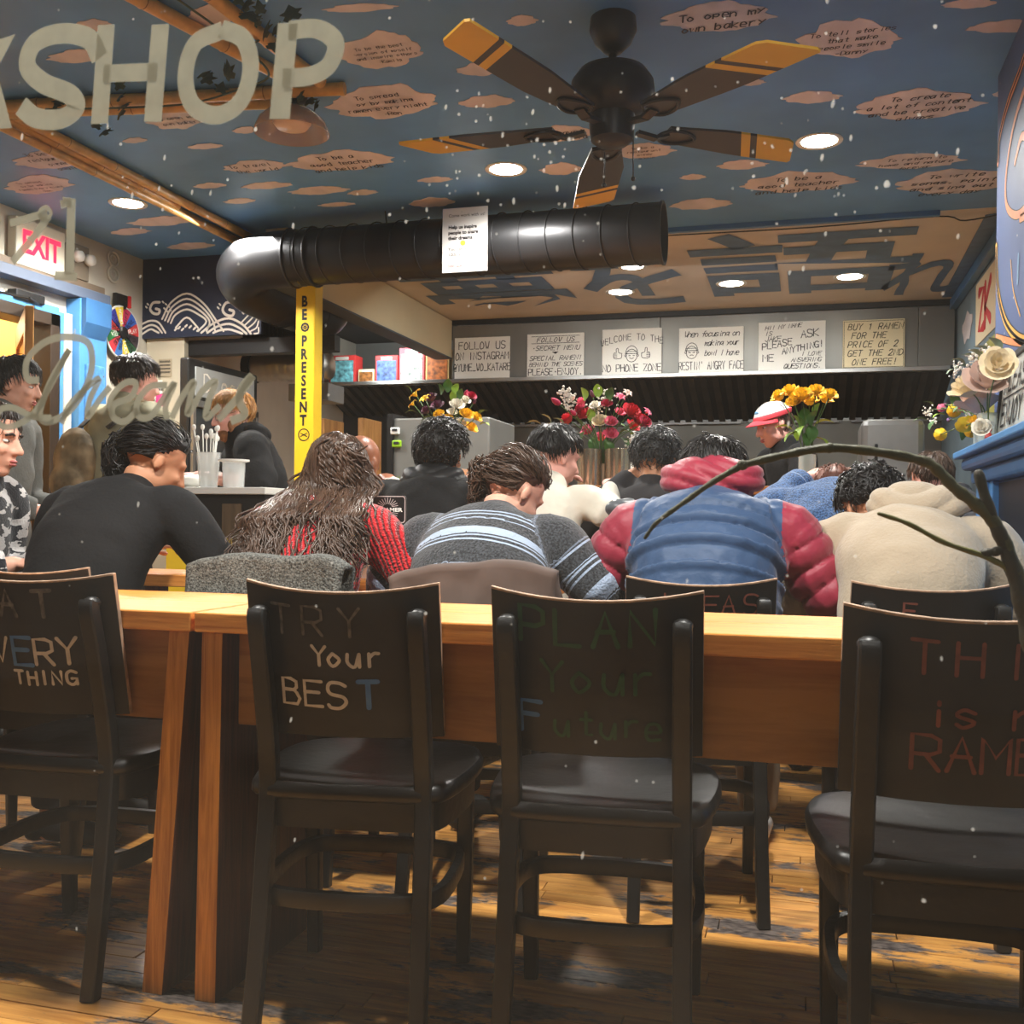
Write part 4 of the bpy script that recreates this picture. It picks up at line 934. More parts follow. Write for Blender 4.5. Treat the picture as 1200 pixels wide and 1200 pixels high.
# prize wheel
wh = thing('prize_wheel', 'multicoloured prize wheel on the wall beside the blue column', 'wheel', (XL + .03, 5.54, 2.08))
wc = [(210, 60, 60), (60, 100, 190), (200, 50, 90), (240, 210, 60), (60, 60, 150), (190, 60, 60), (40, 110, 60), (200, 60, 70), (70, 120, 190), (240, 210, 70), (40, 90, 60), (60, 50, 60)]
for k in range(12):
    a0 = 2 * pi * k / 12; mb = MB(); poly = [(0.03 * cos(a0 + pi / 12), .03 * sin(a0 + pi / 12))] + [(.158 * cos(a0 + 2 * pi / 12 * j / 4), .158 * sin(a0 + 2 * pi / 12 * j / 4)) for j in range(5)]
    mb.prism(poly, lambda a, b, h: (h, a, b), 0, .018); mb.build('wedge', mat('wheel_%d' % k, wc[k], .45), wh)
    mb = MB(); mp_w = pmap((.019, 0, 0), (0, cos(a0 + .26), sin(a0 + .26)), (0, -sin(a0 + .26), cos(a0 + .26))); write(mb, ['PLAY', 'BOWL', 'GIFT', 'DREAM', 'SPIN', 'FREE', 'TEA', 'HUG', 'EGG', 'LUCK', 'SONG', 'WISH'][k], .055, -.012, .024, .005, mp_w, adv=.9); mb.build('lettering', m_ink if k % 3 else m_white, wh)
mb = MB(); mb.lathe([(0, .03), (.036, .03), (.04, .02), (.04, .0)], (0, 0, 0), 24, R=Matrix.Rotation(pi / 2, 3, 'Y')); mb.build('hub', m_black, wh, smooth=True, auto=40)
mb = MB(); mb.tube([(.012, .162 * cos(q), .162 * sin(q)) for q in [2 * pi * k / 36 for k in range(36)]], .007, 8, closed=True); mb.build('rim', m_ring, wh, smooth=True)
mb = MB(); mb.box((.01, -.02, .2), (.03, .11, .07)); mb.box((.03, 0, .17), (.01, .02, .05)); mb.build('bracket', m_black, wh, bevel=.003)
mb = MB(); mb.box((.012, .055, .2), (.035, .02, .075)); mb.build('end_cap', m_red, wh, bevel=.002)
# ---------------- wave board header
YW = 5.8
nb0 = onY(163, 310, YW); nb1 = onY(306, 391, YW)
mb = MB(); mb.box(((XL + nb1.x) / 2, YW + .015, (nb1.z + CEIL) / 2), (nb1.x - XL, .03, CEIL - nb1.z)); wb = mb.build('wave_board', m_navy); tag(wb, 'navy board painted with white rolling waves under the ceiling', 'painted board')
wp = lambda px, py: (lambda p: (p.x, p.z))(onY(px, py, YW - .002))
wmap = lambda a, b, h=0: (a, YW - .002 - h, b)
mb = MB()
def wr(pts, w): mb.ribbon(cat([wp(*p) for p in pts], 4) if len(pts) > 2 else [wp(*p) for p in pts], w * 6.6 / F_PX, wmap, .0008)
for j in range(5):
    d = j * 6.2
    wr([(190 + d * .55, 374 - d * -.25 + 0), (200 + d * .3, 355 + d * .75), (219, 344 + d), (238 - d * .25, 355 + d * .75), (253 - d * .6, 375 + d * .1), (262 - d * 1.6, 388 - 0 * d)] if j < 4 else [(206, 384), (219, 372), (232, 384)], 2.3)
for j in range(3): wr([(236 + j * 7, 390), (250 + j * 4, 379 + j * 4), (268, 373 + j * 6.5), (284 - j * 4, 380 + j * 4), (294 - j * 5, 391)], 2.6)
for j in range(3): wr([(166, 380 + j * 6), (176, 376 + j * 5), (186 - j * 2, 378 + j * 5), (194 - j * 4, 390)], 2.3)
for j in range(5): wr([(282 + j * 4, 379 + j * 3), (294 + j * 2.2, 366 + j * 6), (303, 354 + j * 7.5)], 1.8)
for (cx, cy, s) in ((268, 362, 1), (182, 361, .85)):
    wr([(cx + 6 * s, cy - 8 * s), (cx - 3 * s, cy - 7 * s), (cx - 7 * s, cy + 1 * s), (cx - 3 * s, cy + 7 * s), (cx + 4 * s, cy + 8 * s), (cx + 6 * s, cy + 3 * s), (cx + 1 * s, cy + 1 * s)], 3.2)
    for (dx, dy) in ((10, -9), (14, -6), (18, -3), (20, 2), (12, 0), (16, 4), (-11, -6), (-13, -2)): wr([(cx + dx * s, cy + dy * s), (cx + (dx + 1.6) * s, cy + (dy + 1.6) * s)], 2)
for (dx, dy) in ((-14, 3), (-10, 1), (-6, 3), (-2, -1), (3, 0), (8, 2), (12, 4)): wr([(219 + dx, 384 + dy), (221 + dx, 382 + dy)], 2.4)
mb.build('wave_painting', mat('wave_white', (226, 218, 206), .6), wb)
# white partition below the board
m_tan = mat('cream_partition', (196, 186, 164), .6, var=.1, vs=3)
pt = thing('partition', 'cream partition wall with small papers under the wave board', 'partition', (-4.0, 5.86, 0))
mb = MB(); mb.box((0, 0, 1.055), (.28, .05, 2.11)); mb.build('panel', m_tan, pt, bevel=.003)
pap = []
def sheet_at(px0, py0, px1, py1, y, lab, m, fn=None, name='pinned_paper'):
    a = onY(px0, py0, y); b = onY(px1, py1, y); w, h = b.x - a.x, a.z - b.z
    mb = MB(); mb.box((0, 0, 0), (w, .003, h)); o = mb.build(name, m, loc=((a.x + b.x) / 2, y, (a.z + b.z) / 2)); tag(o, lab, 'paper')
    if fn:
        mb = MB(); fn(mb, lambda u, v, hh=0: (-w / 2 + u, -.0022 - hh, -h / 2 + v), w, h); mb.build('lettering', m_ink, o)
    return o
def scrib(n): return lambda mb, mp, w, h: [write(mb, ''.join(random.Random(n * 7 + j).choice('abcdehilmnorstu') for _ in range(7)), w * .1, h * (.8 - j * .8 / n), h * .5 / n, .003, mp, adv=.8, slant=.2) for j in range(n)]
sheet_at(186, 421, 201, 441, 5.828, 'brown framed note pinned on the cream partition', mat('tan_note', (176, 162, 138), .6), scrib(4))
sheet_at(172, 446, 190, 476, 5.828, 'pale doodled sheet on the cream partition behind the standing customer', m_white, scrib(4))
sheet_at(183, 462, 194, 476, 5.823, 'small paper with a pink heart mark on the partition', mat('pink_note', (236, 70, 140), .6))
# display fridge with a lettered header facing the room
fr = thing('display_fridge', 'tall black display fridge with a glass door and lit lettered header', 'fridge', (-3.68, 5.62, 0))
mb = MB(); mb.box((.22, 0, .93), (.06, .78, 1.86)); mb.build('cabinet', m_black, fr, bevel=.01)
for (ya, yb, za, zb) in ((-.37, -.34, .1, 1.62), (.34, .37, .1, 1.62), (-.37, .37, 1.58, 1.62), (-.37, .37, .1, .14), (-.37, .37, 1.12, 1.15)):
    mb = MB(); mb.box((.262, (ya + yb) / 2, (za + zb) / 2), (.02, yb - ya, zb - za)); mb.build('door_frame', m_steel2, fr, bevel=.002)
mb = MB(); mb.box((.256, 0, .85), (.006, .68, 1.44)); mb.build('glass_door', mat('dim_glass', (60, 66, 70), .12, spec=.8), fr)
mb = MB(); mb.box((.256, 0, 1.73), (.008, .66, .17)); mb.build('header', mat('header_panel', (150, 152, 150), .4, emit=.25), fr)
mb = MB(); write(mb, 'Dream', 0, 0, .1, .014, pmap((.262, -.25, 1.68), (0, 1, 0), (0, 0, 1)), adv=.95, jit=.05); mb.build('lettering', m_white, fr)
mb = MB(); mb.lathe([(0, .02), (.02, .02), (.02, 0)], (.262, .1, 1.0), 16, R=Matrix.Rotation(pi / 2, 3, 'Y')); mb.build('knob', m_steel2, fr)
# black fascia and vent above the order area
mb = MB(); mb.box((-3.35, 5.92, 2.03), (1.05, .08, .1)); struct(mb.build('trim_8', m_black, bevel=.003))
gr = thing('vent_grill', 'dark slatted vent grill beside the wave board', 'vent', (-3.4, 6.15, 2.2))
for k in range(13):
    mb = MB(); mb.box((-.2 + k * .034, 0, 0), (.008, .02, .13)); mb.build('slat', m_fan, gr)
mb = MB(); mb.box((0, .012, 0), (.46, .01, .16)); mb.build('backing', m_black, gr)
mb = MB(); mb.box((0, -.01, .075), (.46, .02, .015)); mb.box((0, -.01, -.075), (.46, .02, .015)); mb.build('frame', m_fan, gr)
sd = thing('silver_duct', 'ribbed silver duct behind the black fascia', 'duct', (-3.9, 6.75, 2.03))
mb = MB(); pts = [(k * .02, 0, -.0) for k in range(32)]; mb.tube(pts, [(.1 + .006 * (k % 3 == 0),) * 2 for k in range(32)], 22); mb.build('flexible_hose', mat('silver_foil', (176, 172, 164), .35, metal=.9, bump=.3, bs=30), sd, smooth=True)
mb = MB(); mb.lathe([(.08, -.03), (.115, -.03), (.115, .03), (.1, .03)], n=22, R=Matrix.Rotation(pi / 2, 3, 'Y')); mb.build('collar', m_black, sd, smooth=True, auto=40)
for k_ in (.1, .5):
    mb = MB(); mb.tube([(k_, 0, .09), (k_, 0, .57)], .005, 6); mb.build('hanger_rod', m_black, sd)
mb = MB(); mb.box((0, 0, 0), (.3, .25, .12)); mb.tube([(0, .1, .05), (0, .1, .8)], .006, 6); bx_ = mb.build('grey_junction_box', mat('grey_enamel', (140, 140, 138), .5, var=.1), bevel=.006, loc=(-3.28, 6.55, 1.80)); tag(bx_, 'grey metal box under the silver duct', 'metal box')
# dark kitchen back wall on the left and shelving
mb = MB(); mb.box((-3.4, 8.86, 1.0), (1.5, .05, 2.0)); struct(mb.build('wall_kitchen', m_dark))
sh = thing('wall_shelf_unit', 'tan wooden shelf unit with small jars beyond the yellow post', 'shelf', (-2.95, 6.4, 0))
for xx in (-.14, .14):
    mb = MB(); mb.box((xx, 0, .8), (.04, .3, 1.6)); mb.build('side_panel', m_warmwood, sh, bevel=.003)
for zz in (.4, .8, 1.15, 1.45):
    mb = MB(); mb.box((0, 0, zz), (.24, .28, .02)); mb.build('shelf_board', m_warmwood, sh, bevel=.002)
for k in range(6):
    z0 = (.81, 1.16)[k % 2]; x0 = -.08 + .08 * (k // 2)
    t = thing('jar', 'small %s jar on the %s board of the tan shelf unit' % (('amber', 'green', 'pale')[k % 3] + (' left', ' middle', ' right')[k // 2], ('lower', 'upper')[k % 2]), 'jar', (-2.95 + x0, 6.32, z0 + .001), group='jars on the tan shelf')
    mb = MB(); mb.lathe([(0, 0), (.03, 0), (.032, .02), (.032, .08), (.02, .1), (0, .1)], n=14); mb.build('glass', mat('jar_%d' % (k % 3), ((150, 120, 70), (90, 110, 60), (190, 180, 160))[k % 3], .3), t, smooth=True)
    mb = MB(); mb.lathe([(0, .12), (.024, .12), (.024, .1), (0, .1)], n=14); mb.build('lid', m_steel2, t)
# order counter with yellow side
oc = thing('order_counter', 'order counter with a yellow side panel and black front', 'counter', (-2.42, 4.05, 0))
mb = MB(); mb.box((-.18, 0, .52), (.12, .3, 1.04)); mb.build('yellow_panel', m_yellow, oc, bevel=.004)
mb = MB(); mb.box((.06, 0, .52), (.35, .29, 1.04)); mb.build('body', m_black, oc, bevel=.004)
mb = MB(); mb.box((.08, -.15, .6), (.09, .01, .8)); mb.build('wood_strip', wood('dark_strip', (90, 74, 56), (70, 56, 42), 3, (12, 12, 1), .5), oc)
mb = MB(); mb.box((-.005, 0, 1.055), (.5, .34, .03)); mb.build('worktop', mat('pale_worktop', (206, 204, 198), .4), oc, bevel=.004)
mb = MB()
write(mb, 'YUME', -.0, .62, .035, .006, pmap((.06, -.157, .2), (1, 0, 0), (0, 0, 1)), adv=.7); mb.build('lettering', m_pgold, oc)
ZO = 1.071
m_clear = mat('clear_plastic', (226, 228, 226), .12, alpha=.35)
cup = thing('straw_cup', 'clear cup full of white plastic spoons on the order counter', 'cup', (-2.50, 3.97, ZO))
mb = MB(); mb.lathe([(0, 0), (.038, 0), (.052, .15), (.055, .152), (.05, .15), (.036, .004), (0, .004)], n=24); mb.build('cup', m_clear, cup, smooth=True, auto=60)
rnd = random.Random(4)
for k in range(12):
    a = rnd.uniform(0, 6.3); r0 = .02; r1 = rnd.uniform(.03, .075); hh = rnd.uniform(.19, .26); mb = MB()
    mb.tube([(r0 * cos(a), r0 * sin(a), .01), (r1 * cos(a), r1 * sin(a), hh)], .0025, 5); mb.ell((r1 * cos(a) * 1.02, r1 * sin(a) * 1.02, hh + .008), (.011, .007, .013), n=8); mb.build('spoon', m_white, cup, smooth=True)
tub = thing('white_tub', 'clear plastic tub with a white lid rim beside the spoon cup', 'tub', (-2.37, 3.96, ZO))
mb = MB(); mb.lathe([(0, 0), (.045, 0), (.05, .11), (.046, .11), (.042, .004), (0, .004)], n=24); mb.build('tub', m_clear, tub, smooth=True, auto=60)
mb = MB(); mb.lathe([(.046, .108), (.066, .112), (.066, .12), (.046, .12), (.046, .108)], n=28); mb.build('lid', m_ring, tub, smooth=True, auto=40)
bag = mat('crinkled_film', (220, 222, 222), .25, alpha=.55, bump=.6, bs=20)
mb = MB(); mb.ell((0, 0, .03), (.07, .06, .03), n=14); v = mb.V; mb.V = [(x + .01 * noise.noise(Vector((x * 40, y * 40, z * 40))), y, max(0, z + .012 * noise.noise(Vector((x * 30, y * 30, z * 50))))) for x, y, z in v]
bg = mb.build('napkin_heap', m_white, smooth=True, loc=(-2.64, 4.07, ZO)); tag(bg, 'small heap of white napkins at the left end of the order counter', 'napkins')
# ================================================================== RIGHT SIDE: chimney breast, mural, mantel
BXF = .66; BY0, BY1 = 2.42, 4.15
mb = MB(); mb.box(((BXF + XR) / 2, (BY0 + BY1) / 2, CEIL / 2), (XR - BXF, BY1 - BY0, CEIL)); breast = struct(mb.build('wall_chimney', mat('mural_blue', (78, 100, 150), .5, var=.15, vs=3), bevel=.004))
m_or = mat('mural_orange', (240, 150, 96), .5, var=.12, vs=10); m_or2 = mat('mural_yellow', (250, 186, 80), .5, var=.1, vs=10); m_lb = mat('mural_pale_blue', (130, 170, 205), .5)
mm = lambda a, b, h=0: (BXF - .0012 - h, a, b)
def mpx(px, py): p = onX(px, py, BXF); return (p.y, p.z)
def mur(pts, wpx, m, lab=None, dark=True):
    q = cat([(a, b, 0) for a, b in [mpx(*p) for p in pts]], 5); q = [(a, b) for a, b, _ in q]
    w = wpx * 3.6 / F_PX
    mb = MB(); 
    if dark: mb.ribbon(q, w * 1.25, mm, .0002, 1)
    mb.ribbon(q, w, mm, .0006, 0); 
    for off in (-.28, .0, .28) if w > .03 and dark else ():
        qq = [(a + off * w, b) for a, b in q]; mb.ribbon(qq, .006, mm, .0012, 1)
    o = mb.build('painted_wave', [m, m_ink], breast)
mur([(1230, -30), (1200, 70), (1182, 120), (1172, 160), (1170, 190)], 12, m_or)
mur([(1232, 20), (1210, 80), (1190, 140), (1180, 200), (1180, 240), (1192, 252), (1206, 236), (1212, 200), (1208, 170), (1198, 160), (1190, 190)], 9, m_or)
mur([(1230, 260), (1210, 250), (1196, 256)], 9, m_or)
mur([(1168, 290), (1170, 340), (1178, 375), (1192, 395), (1210, 402)], 12, m_or2); mur([(1185, 305), (1188, 340), (1196, 370)], 3, m_or2, dark=False)
mur([(1168, 395), (1185, 400), (1215, 404)], 8, m_or); mur([(1194, 300), (1193, 330)], 8, m_lb, dark=False)
rnd = random.Random(9); mb = MB()
for k in range(26):
    a, b = rnd.uniform(2.5, 4.1), rnd.uniform(1.5, 2.55); r = rnd.uniform(.002, .005); mb.add([mm(a + r * cos(q * pi / 3), b + r * sin(q * pi / 3), .0008) for q in range(6)], [tuple(range(6))])
stuff(mb.build('painted_stars', m_white, breast))
mant = thing('mantelpiece', 'sky blue painted mantelpiece with a deep shelf on the right wall', 'mantelpiece', (.6, 3.35, 0))
def mbx(name, x0, x1, y0, y1, z0, z1, m, bev=.005):
    mb = MB(); mb.box(((x0 + x1) / 2 - .6, (y0 + y1) / 2 - 3.35, (z0 + z1) / 2), (x1 - x0, y1 - y0, z1 - z0)); return mb.build(name, m, mant, bevel=bev)
mbx('shelf', .535, .655, 2.45, 4.265, 1.195, 1.22, m_blue); mbx('cornice', .56, .655, 2.47, 4.24, 1.15, 1.195, m_dblue, .015); mbx('cornice', .59, .655, 2.5, 4.2, 1.10, 1.15, m_dblue, .01)
mbx('pilaster', .6, .655, 3.92, 4.14, 0, 1.10, m_blue); mbx('pilaster', .6, .655, 2.5, 2.7, 0, 1.10, m_blue)
mbx('panel', .635, .655, 2.7, 3.92, 0, 1.10, m_dblue); mbx('sill', .585, .635, 2.7, 3.92, .86, .89, m_blue); mbx('recess', .63, .634, 2.95, 3.85, .9, 1.09, mat('recess_black', (24, 26, 34), .4), 0)
mbx('rail', .61, .635, 3.86, 3.92, .89, 1.10, m_blue); mbx('rail', .61, .635, 2.7, 2.95, .89, 1.10, m_blue)
# posters on the right wall beyond the breast
def wall_paper(y0, y1, z0, z1, m, lab, fn=None):
    mb = MB(); mb.box((0, 0, 0), (.004, y1 - y0, z1 - z0)); o = mb.build('poster', m, loc=(XR - .004, (y0 + y1) / 2, (z0 + z1) / 2)); tag(o, lab, 'poster')
    if fn:
        mb = MB(); fn(mb, lambda a, b, h=0: (-.0026 - h, (y1 - y0) / 2 - a, -(z1 - z0) / 2 + b), y1 - y0, z1 - z0); mb.build('lettering', [m_red, m_ink], o)
    return o
wall_paper(6.2, 7.3, 2.1, 2.5, mat('cream_poster', (226, 206, 170), .6), 'cream poster with large red lettering on the right wall', lambda mb, mp, w, h: (write(mb, 'ZK', w * .12, h * .2, h * .6, .075, mp, adv=1.0, wide=1.2),))
wall_paper(6.3, 7.2, 1.55, 2.06, mat('olive_poster', (172, 166, 84), .6, var=.3, vs=9), 'yellow green poster below the cream poster on the right wall')
for (y_, z_, r_) in ((7.7, 2.3, .16), (7.75, 1.95, .12), (7.6, 1.7, .1)):
    mb = MB(); mb.prism([(r_ * 1.4 * cos(q) * (1 + .15 * sin(3 * q)), r_ * .6 * sin(q) * (1 + .2 * sin(5 * q))) for q in [2 * pi * k / 24 for k in range(24)]], lambda a, b, h: (XR - .001 - h, y_ + a, z_ + b), 0, .002); mb.build('painted_cloud', m_cloud, wall_right)
mb = MB(); mb.box((XR - .03, 6.3, 2.56), (.05, 4.2, .07)); struct(mb.build('trim_9', m_dblue, bevel=.004))
# framed PLEASE ENJOY sign on the mantel
fs = thing('framed_sign', 'black framed lettered sign PLEASE ENJOY standing on the mantel', 'sign', (.62, 3.42, 1.2205), rot=(0, radians(6), 0))
def fbx(name, y0, y1, z0, z1, m, x0=-.012, x1=.0):
    mb = MB(); mb.box(((x0 + x1) / 2, (y0 + y1) / 2, (z0 + z1) / 2), (x1 - x0, y1 - y0, z1 - z0)); return mb.build(name, m, fs, bevel=.002)
fbx('frame', -.38, .38, 0, .02, m_black, -.02); fbx('frame', -.38, .38, .26, .28, m_black, -.02); fbx('frame', .36, .38, 0, .28, m_black, -.02); fbx('frame', -.38, -.36, 0, .28, m_black, -.02)
fbx('board', -.36, .36, .02, .26, mat('pale_board', (206, 208, 200), .35))
mb = MB(); mpf = lambda a, b, h=0: (-.0135 - h, .33 - a, b); write(mb, 'PLEASE', .02, .16, .07, .012, mpf, adv=1.0); write(mb, 'ENJOY', .02, .05, .07, .012, mpf, adv=1.0); mb.ribbon([(.02, .14), (.6, .14)], .005, mpf); mb.build('lettering', m_ink, fs)

# ================================================================== FLOWERS
def leaf_mesh(L=.06, W=.022, curl=.012):
    mb = MB(); pts = []
    for j in range(6):
        t = j / 5; w = W * sin(pi * min(1, t * .92 + .04)) ** .8; z = -curl * (t * 2 - 1) ** 2 + curl
        pts += [(-w, L * t, z + .15 * w), (0, L * t, z - .1 * w), (w, L * t, z + .15 * w)]
    for j in range(5):
        for i in range(2): a = j * 3 + i; mb.F.append((a, a + 1, a + 4, a + 3)); mb.M.append(0)
    mb.V = pts; return mb
def rose_mesh(n_out=6, layers=4, open_=1.0):
    mb = MB(); rr = random.Random(2)
    for l in range(layers):
        n = n_out if l else 3; n = (3, 5, 6, 7)[l] if layers == 4 else n_out; r = (.25, .5, .78, 1.0)[l]; tilt = (.1, .25, .48, .78)[l] * open_; h = (1.05, 1.0, .9, .7)[l]
        for k in range(n):
            a0 = 2 * pi * k / n + l * .6 + rr.uniform(-.1, .1); v = []; W = 1.25 * pi / n
            for i in range(4):
                t = i / 3; rad = r * (.25 + .75 * sin(t * pi / 2)) * (1 + .3 * tilt * t * t); z = h * t * (1 - .35 * tilt * t) * 1.0
                for j in range(5):
                    u = (j - 2) / 2; aa = a0 + u * W * (1 if t < .9 else .75); ww = rad * (1 + .06 * (1 - u * u)); v.append((ww * cos(aa), ww * sin(aa), z - .5 - .1 * u * u * t))
            f = [(i * 5 + j, i * 5 + j + 1, i * 5 + j + 6, i * 5 + j + 5) for i in range(3) for j in range(4)]
            mb.add(v, f)
    return mb
def lily_mesh():
    mb = MB()
    for k in range(6):
        a = 2 * pi * k / 6; ca, sa = cos(a), sin(a); v = []
        for i in range(6):
            t = i / 5; r = t * 1.2; z = .75 * sin(t * pi * .8) - .4; w = .3 * sin(pi * min(1, t * .95 + .05)) 
            for s in (-1, 0, 1): v.append((r * ca - s * w * sa, r * sa + s * w * ca, z + .08 * abs(s)))
        mb.add(v, [(i * 3 + j, i * 3 + j + 1, i * 3 + j + 4, i * 3 + j + 3) for i in range(5) for j in range(2)])
    return mb
def bud_mesh():
    mb = MB(); mb.lathe([(0, -.8), (.3, -.6), (.48, -.1), (.4, .4), (.15, .9), (0, 1)], n=12, mod=lambda q, z: 1 + .08 * sin(3 * q + 4 * z)); return mb
FL = {}
def blossom(kind, m, parent, loc, size, tiltv=None):
    key = (kind, m.name)
    if key not in FL:
        src = {'rose': rose_mesh, 'lily': lily_mesh, 'bud': bud_mesh}[kind]()
        o = src.build(kind, m, parent, smooth=True); FL[key] = o
    else:
        o = FL[key].copy(); C.objects.link(o); o.parent = parent
    o.location = loc; o.scale = (size, size, size * (1.5 if kind == 'rose' else 1))
    d = Vector(tiltv or (0, -.6, 1)); o.rotation_euler = d.to_track_quat('Z', 'Y').to_euler()
    return o
LF = {}
def leaf(m, parent, loc, d, s):
    if m.name not in LF: o = leaf_mesh().build('leaf', m, parent, smooth=True); LF[m.name] = o
    else: o = LF[m.name].copy(); C.objects.link(o); o.parent = parent
    o.location = loc; o.scale = (s,) * 3; o.rotation_euler = Vector(d).to_track_quat('Y', 'Z').to_euler(); return o
def petal(n, c, v=.15): return mat(n, c, .55, var=v, vs=25, spec=.3, sheen=.1)
f_y = petal('yellow_petal', (250, 200, 40)); f_r = petal('red_petal', (196, 28, 48)); f_p = petal('pink_petal', (232, 110, 140)); f_w = petal('white_petal', (240, 234, 220), .06); f_d = petal('plum_petal', (92, 30, 60)); f_c = petal('cream_petal', (240, 224, 190)); f_m = petal('crimson_petal', (176, 24, 66)); f_b = petal('blush_petal', (226, 200, 186), .1)
l_g = mat('leaf_green', (66, 106, 44), .5, var=.25, vs=15); l_l = mat('leaf_light_green', (140, 176, 60), .5, var=.25, vs=15); l_s = mat('leaf_silver_green', (132, 150, 124), .5, var=.2, vs=15); m_stem = mat('stem_green', (70, 100, 46), .5)
def bouquet(lab, yc, mouth, flowers, leaves, fill=(), group=None, xc=None):
    mouth = Vector(mouth); t = thing('bouquet', lab, 'flowers', mouth); rr = random.Random(len(lab))
    for (px, py, kind, m, s) in flowers:
        P = (onX(px, py, xc + rr.uniform(-.03, .03)) if xc else onY(px, py, yc + rr.uniform(-.07, .05))) - mouth
        d = (P + Vector((0, -.12, .02))); d = Vector((P.x * 1.2, P.y - .1, .12 + abs(P.z) * .3))
        blossom(kind, m, t, P, s * 3.2 / F_PX, d)
        mb = MB(); mb.tube(cat([(P.x * .06, P.y * .06, -.05), (P.x * .35, P.y * .3, P.z * .45), tuple(P - d.normalized() * .01)], 3), .0022, 5); mb.build('stem', m_stem, t, smooth=True)
    for (px, py, m, s, dx, dz) in leaves:
        P = (onX(px, py, xc) if xc else onY(px, py, yc + rr.uniform(-.05, .02))) - mouth
        leaf(m, t, P - Vector((dx, -.2, dz)).normalized() * .03 * s, (dx, -.25, dz), s)
    if fill:
        mb = MB()
        for (px, py, r, n) in fill:
            for k in range(n):
                P = (onX(px + rr.gauss(0, r), py + rr.gauss(0, r), xc) if xc else onY(px + rr.gauss(0, r), py + rr.gauss(0, r), yc - .03)) - mouth; mb.ell(P, rr.uniform(.003, .0065), n=6)
        stuff(mb.build('tiny_white_blooms', f_w, t, smooth=True))
    return t
def vase_lathe(name, lab, loc, prof, m, n=28, water=None):
    t = thing(name, lab, 'vase', loc); mb = MB(); mb.lathe(prof, n=n); mb.build('body', m, t, smooth=True, auto=50)
    mb = MB(); r, z = prof[-3]; mb.tube([(r * cos(q), r * sin(q), z) for q in [2 * pi * k / n for k in range(n)]], .002, 6, closed=True); mb.build('rim', m, t, smooth=True)
    return t
YB_ = 4.42
def cyl(r, h): return [(0, 0), (r, 0), (r, .01), (r * 1.0, h * .5), (r * 1.02, h), (r * .94, h), (r * .94, .01), (0, .01)]
m_silver = mat('silver_glass', (200, 186, 160), .16, metal=.85, var=.1)
m_glassv = mat('vase_glass', (215, 225, 220), .08, alpha=.35)
v1 = onY(520, 560, YB_); vase_lathe('flower_vase', 'glass vase behind the curly haired person on the bar ledge', (v1.x, YB_, ZB), cyl(.05, .17), m_glassv)
bouquet('mixed bouquet of yellow, plum and white flowers behind the curly haired person', YB_, (v1.x, YB_, ZB + .15),
        [(487, 463, 'lily', f_y, 12), (498, 468, 'lily', f_y, 10), (484, 474, 'lily', f_y, 9), (505, 465, 'rose', f_d, 10), (512, 474, 'rose', f_d, 10), (499, 480, 'rose', f_d, 9), (514, 484, 'rose', f_y, 8), (547, 484, 'rose', f_y, 10), (559, 488, 'rose', f_y, 9), (553, 500, 'rose', f_y, 10), (536, 473, 'rose', f_w, 11), (545, 468, 'rose', f_w, 9), (530, 482, 'rose', f_w, 8), (553, 463, 'rose', f_m, 8), (546, 461, 'bud', f_m, 7), (556, 471, 'bud', f_d, 6), (524, 490, 'rose', f_y, 9), (540, 495, 'rose', f_c, 8)],
        [(525, 452, l_g, 1.0, .1, 1), (535, 456, l_l, .9, .3, 1), (566, 484, l_g, .9, 1, .4), (568, 498, l_l, .8, 1, -.1), (478, 456, l_g, .8, -1, .8), (515, 456, l_g, .9, -.2, 1), (530, 465, l_l, .8, 0, 1), (482, 484, l_g, .9, -1, 0), (540, 462, l_g, .8, .2, 1), (500, 492, l_g, 1, -.6, -.4)])
for k, (px, lb) in enumerate(((692, 'left'), (724, 'right'))):
    v2 = onY(px, 560, YB_); vase_lathe('silver_cylinder_vase', 'tall silver cylinder vase on the bar ledge, %s one of the pair' % lb, (v2.x, YB_ - .02, ZB), cyl(.054, .16), m_silver)
v2 = onY(706, 540, YB_)
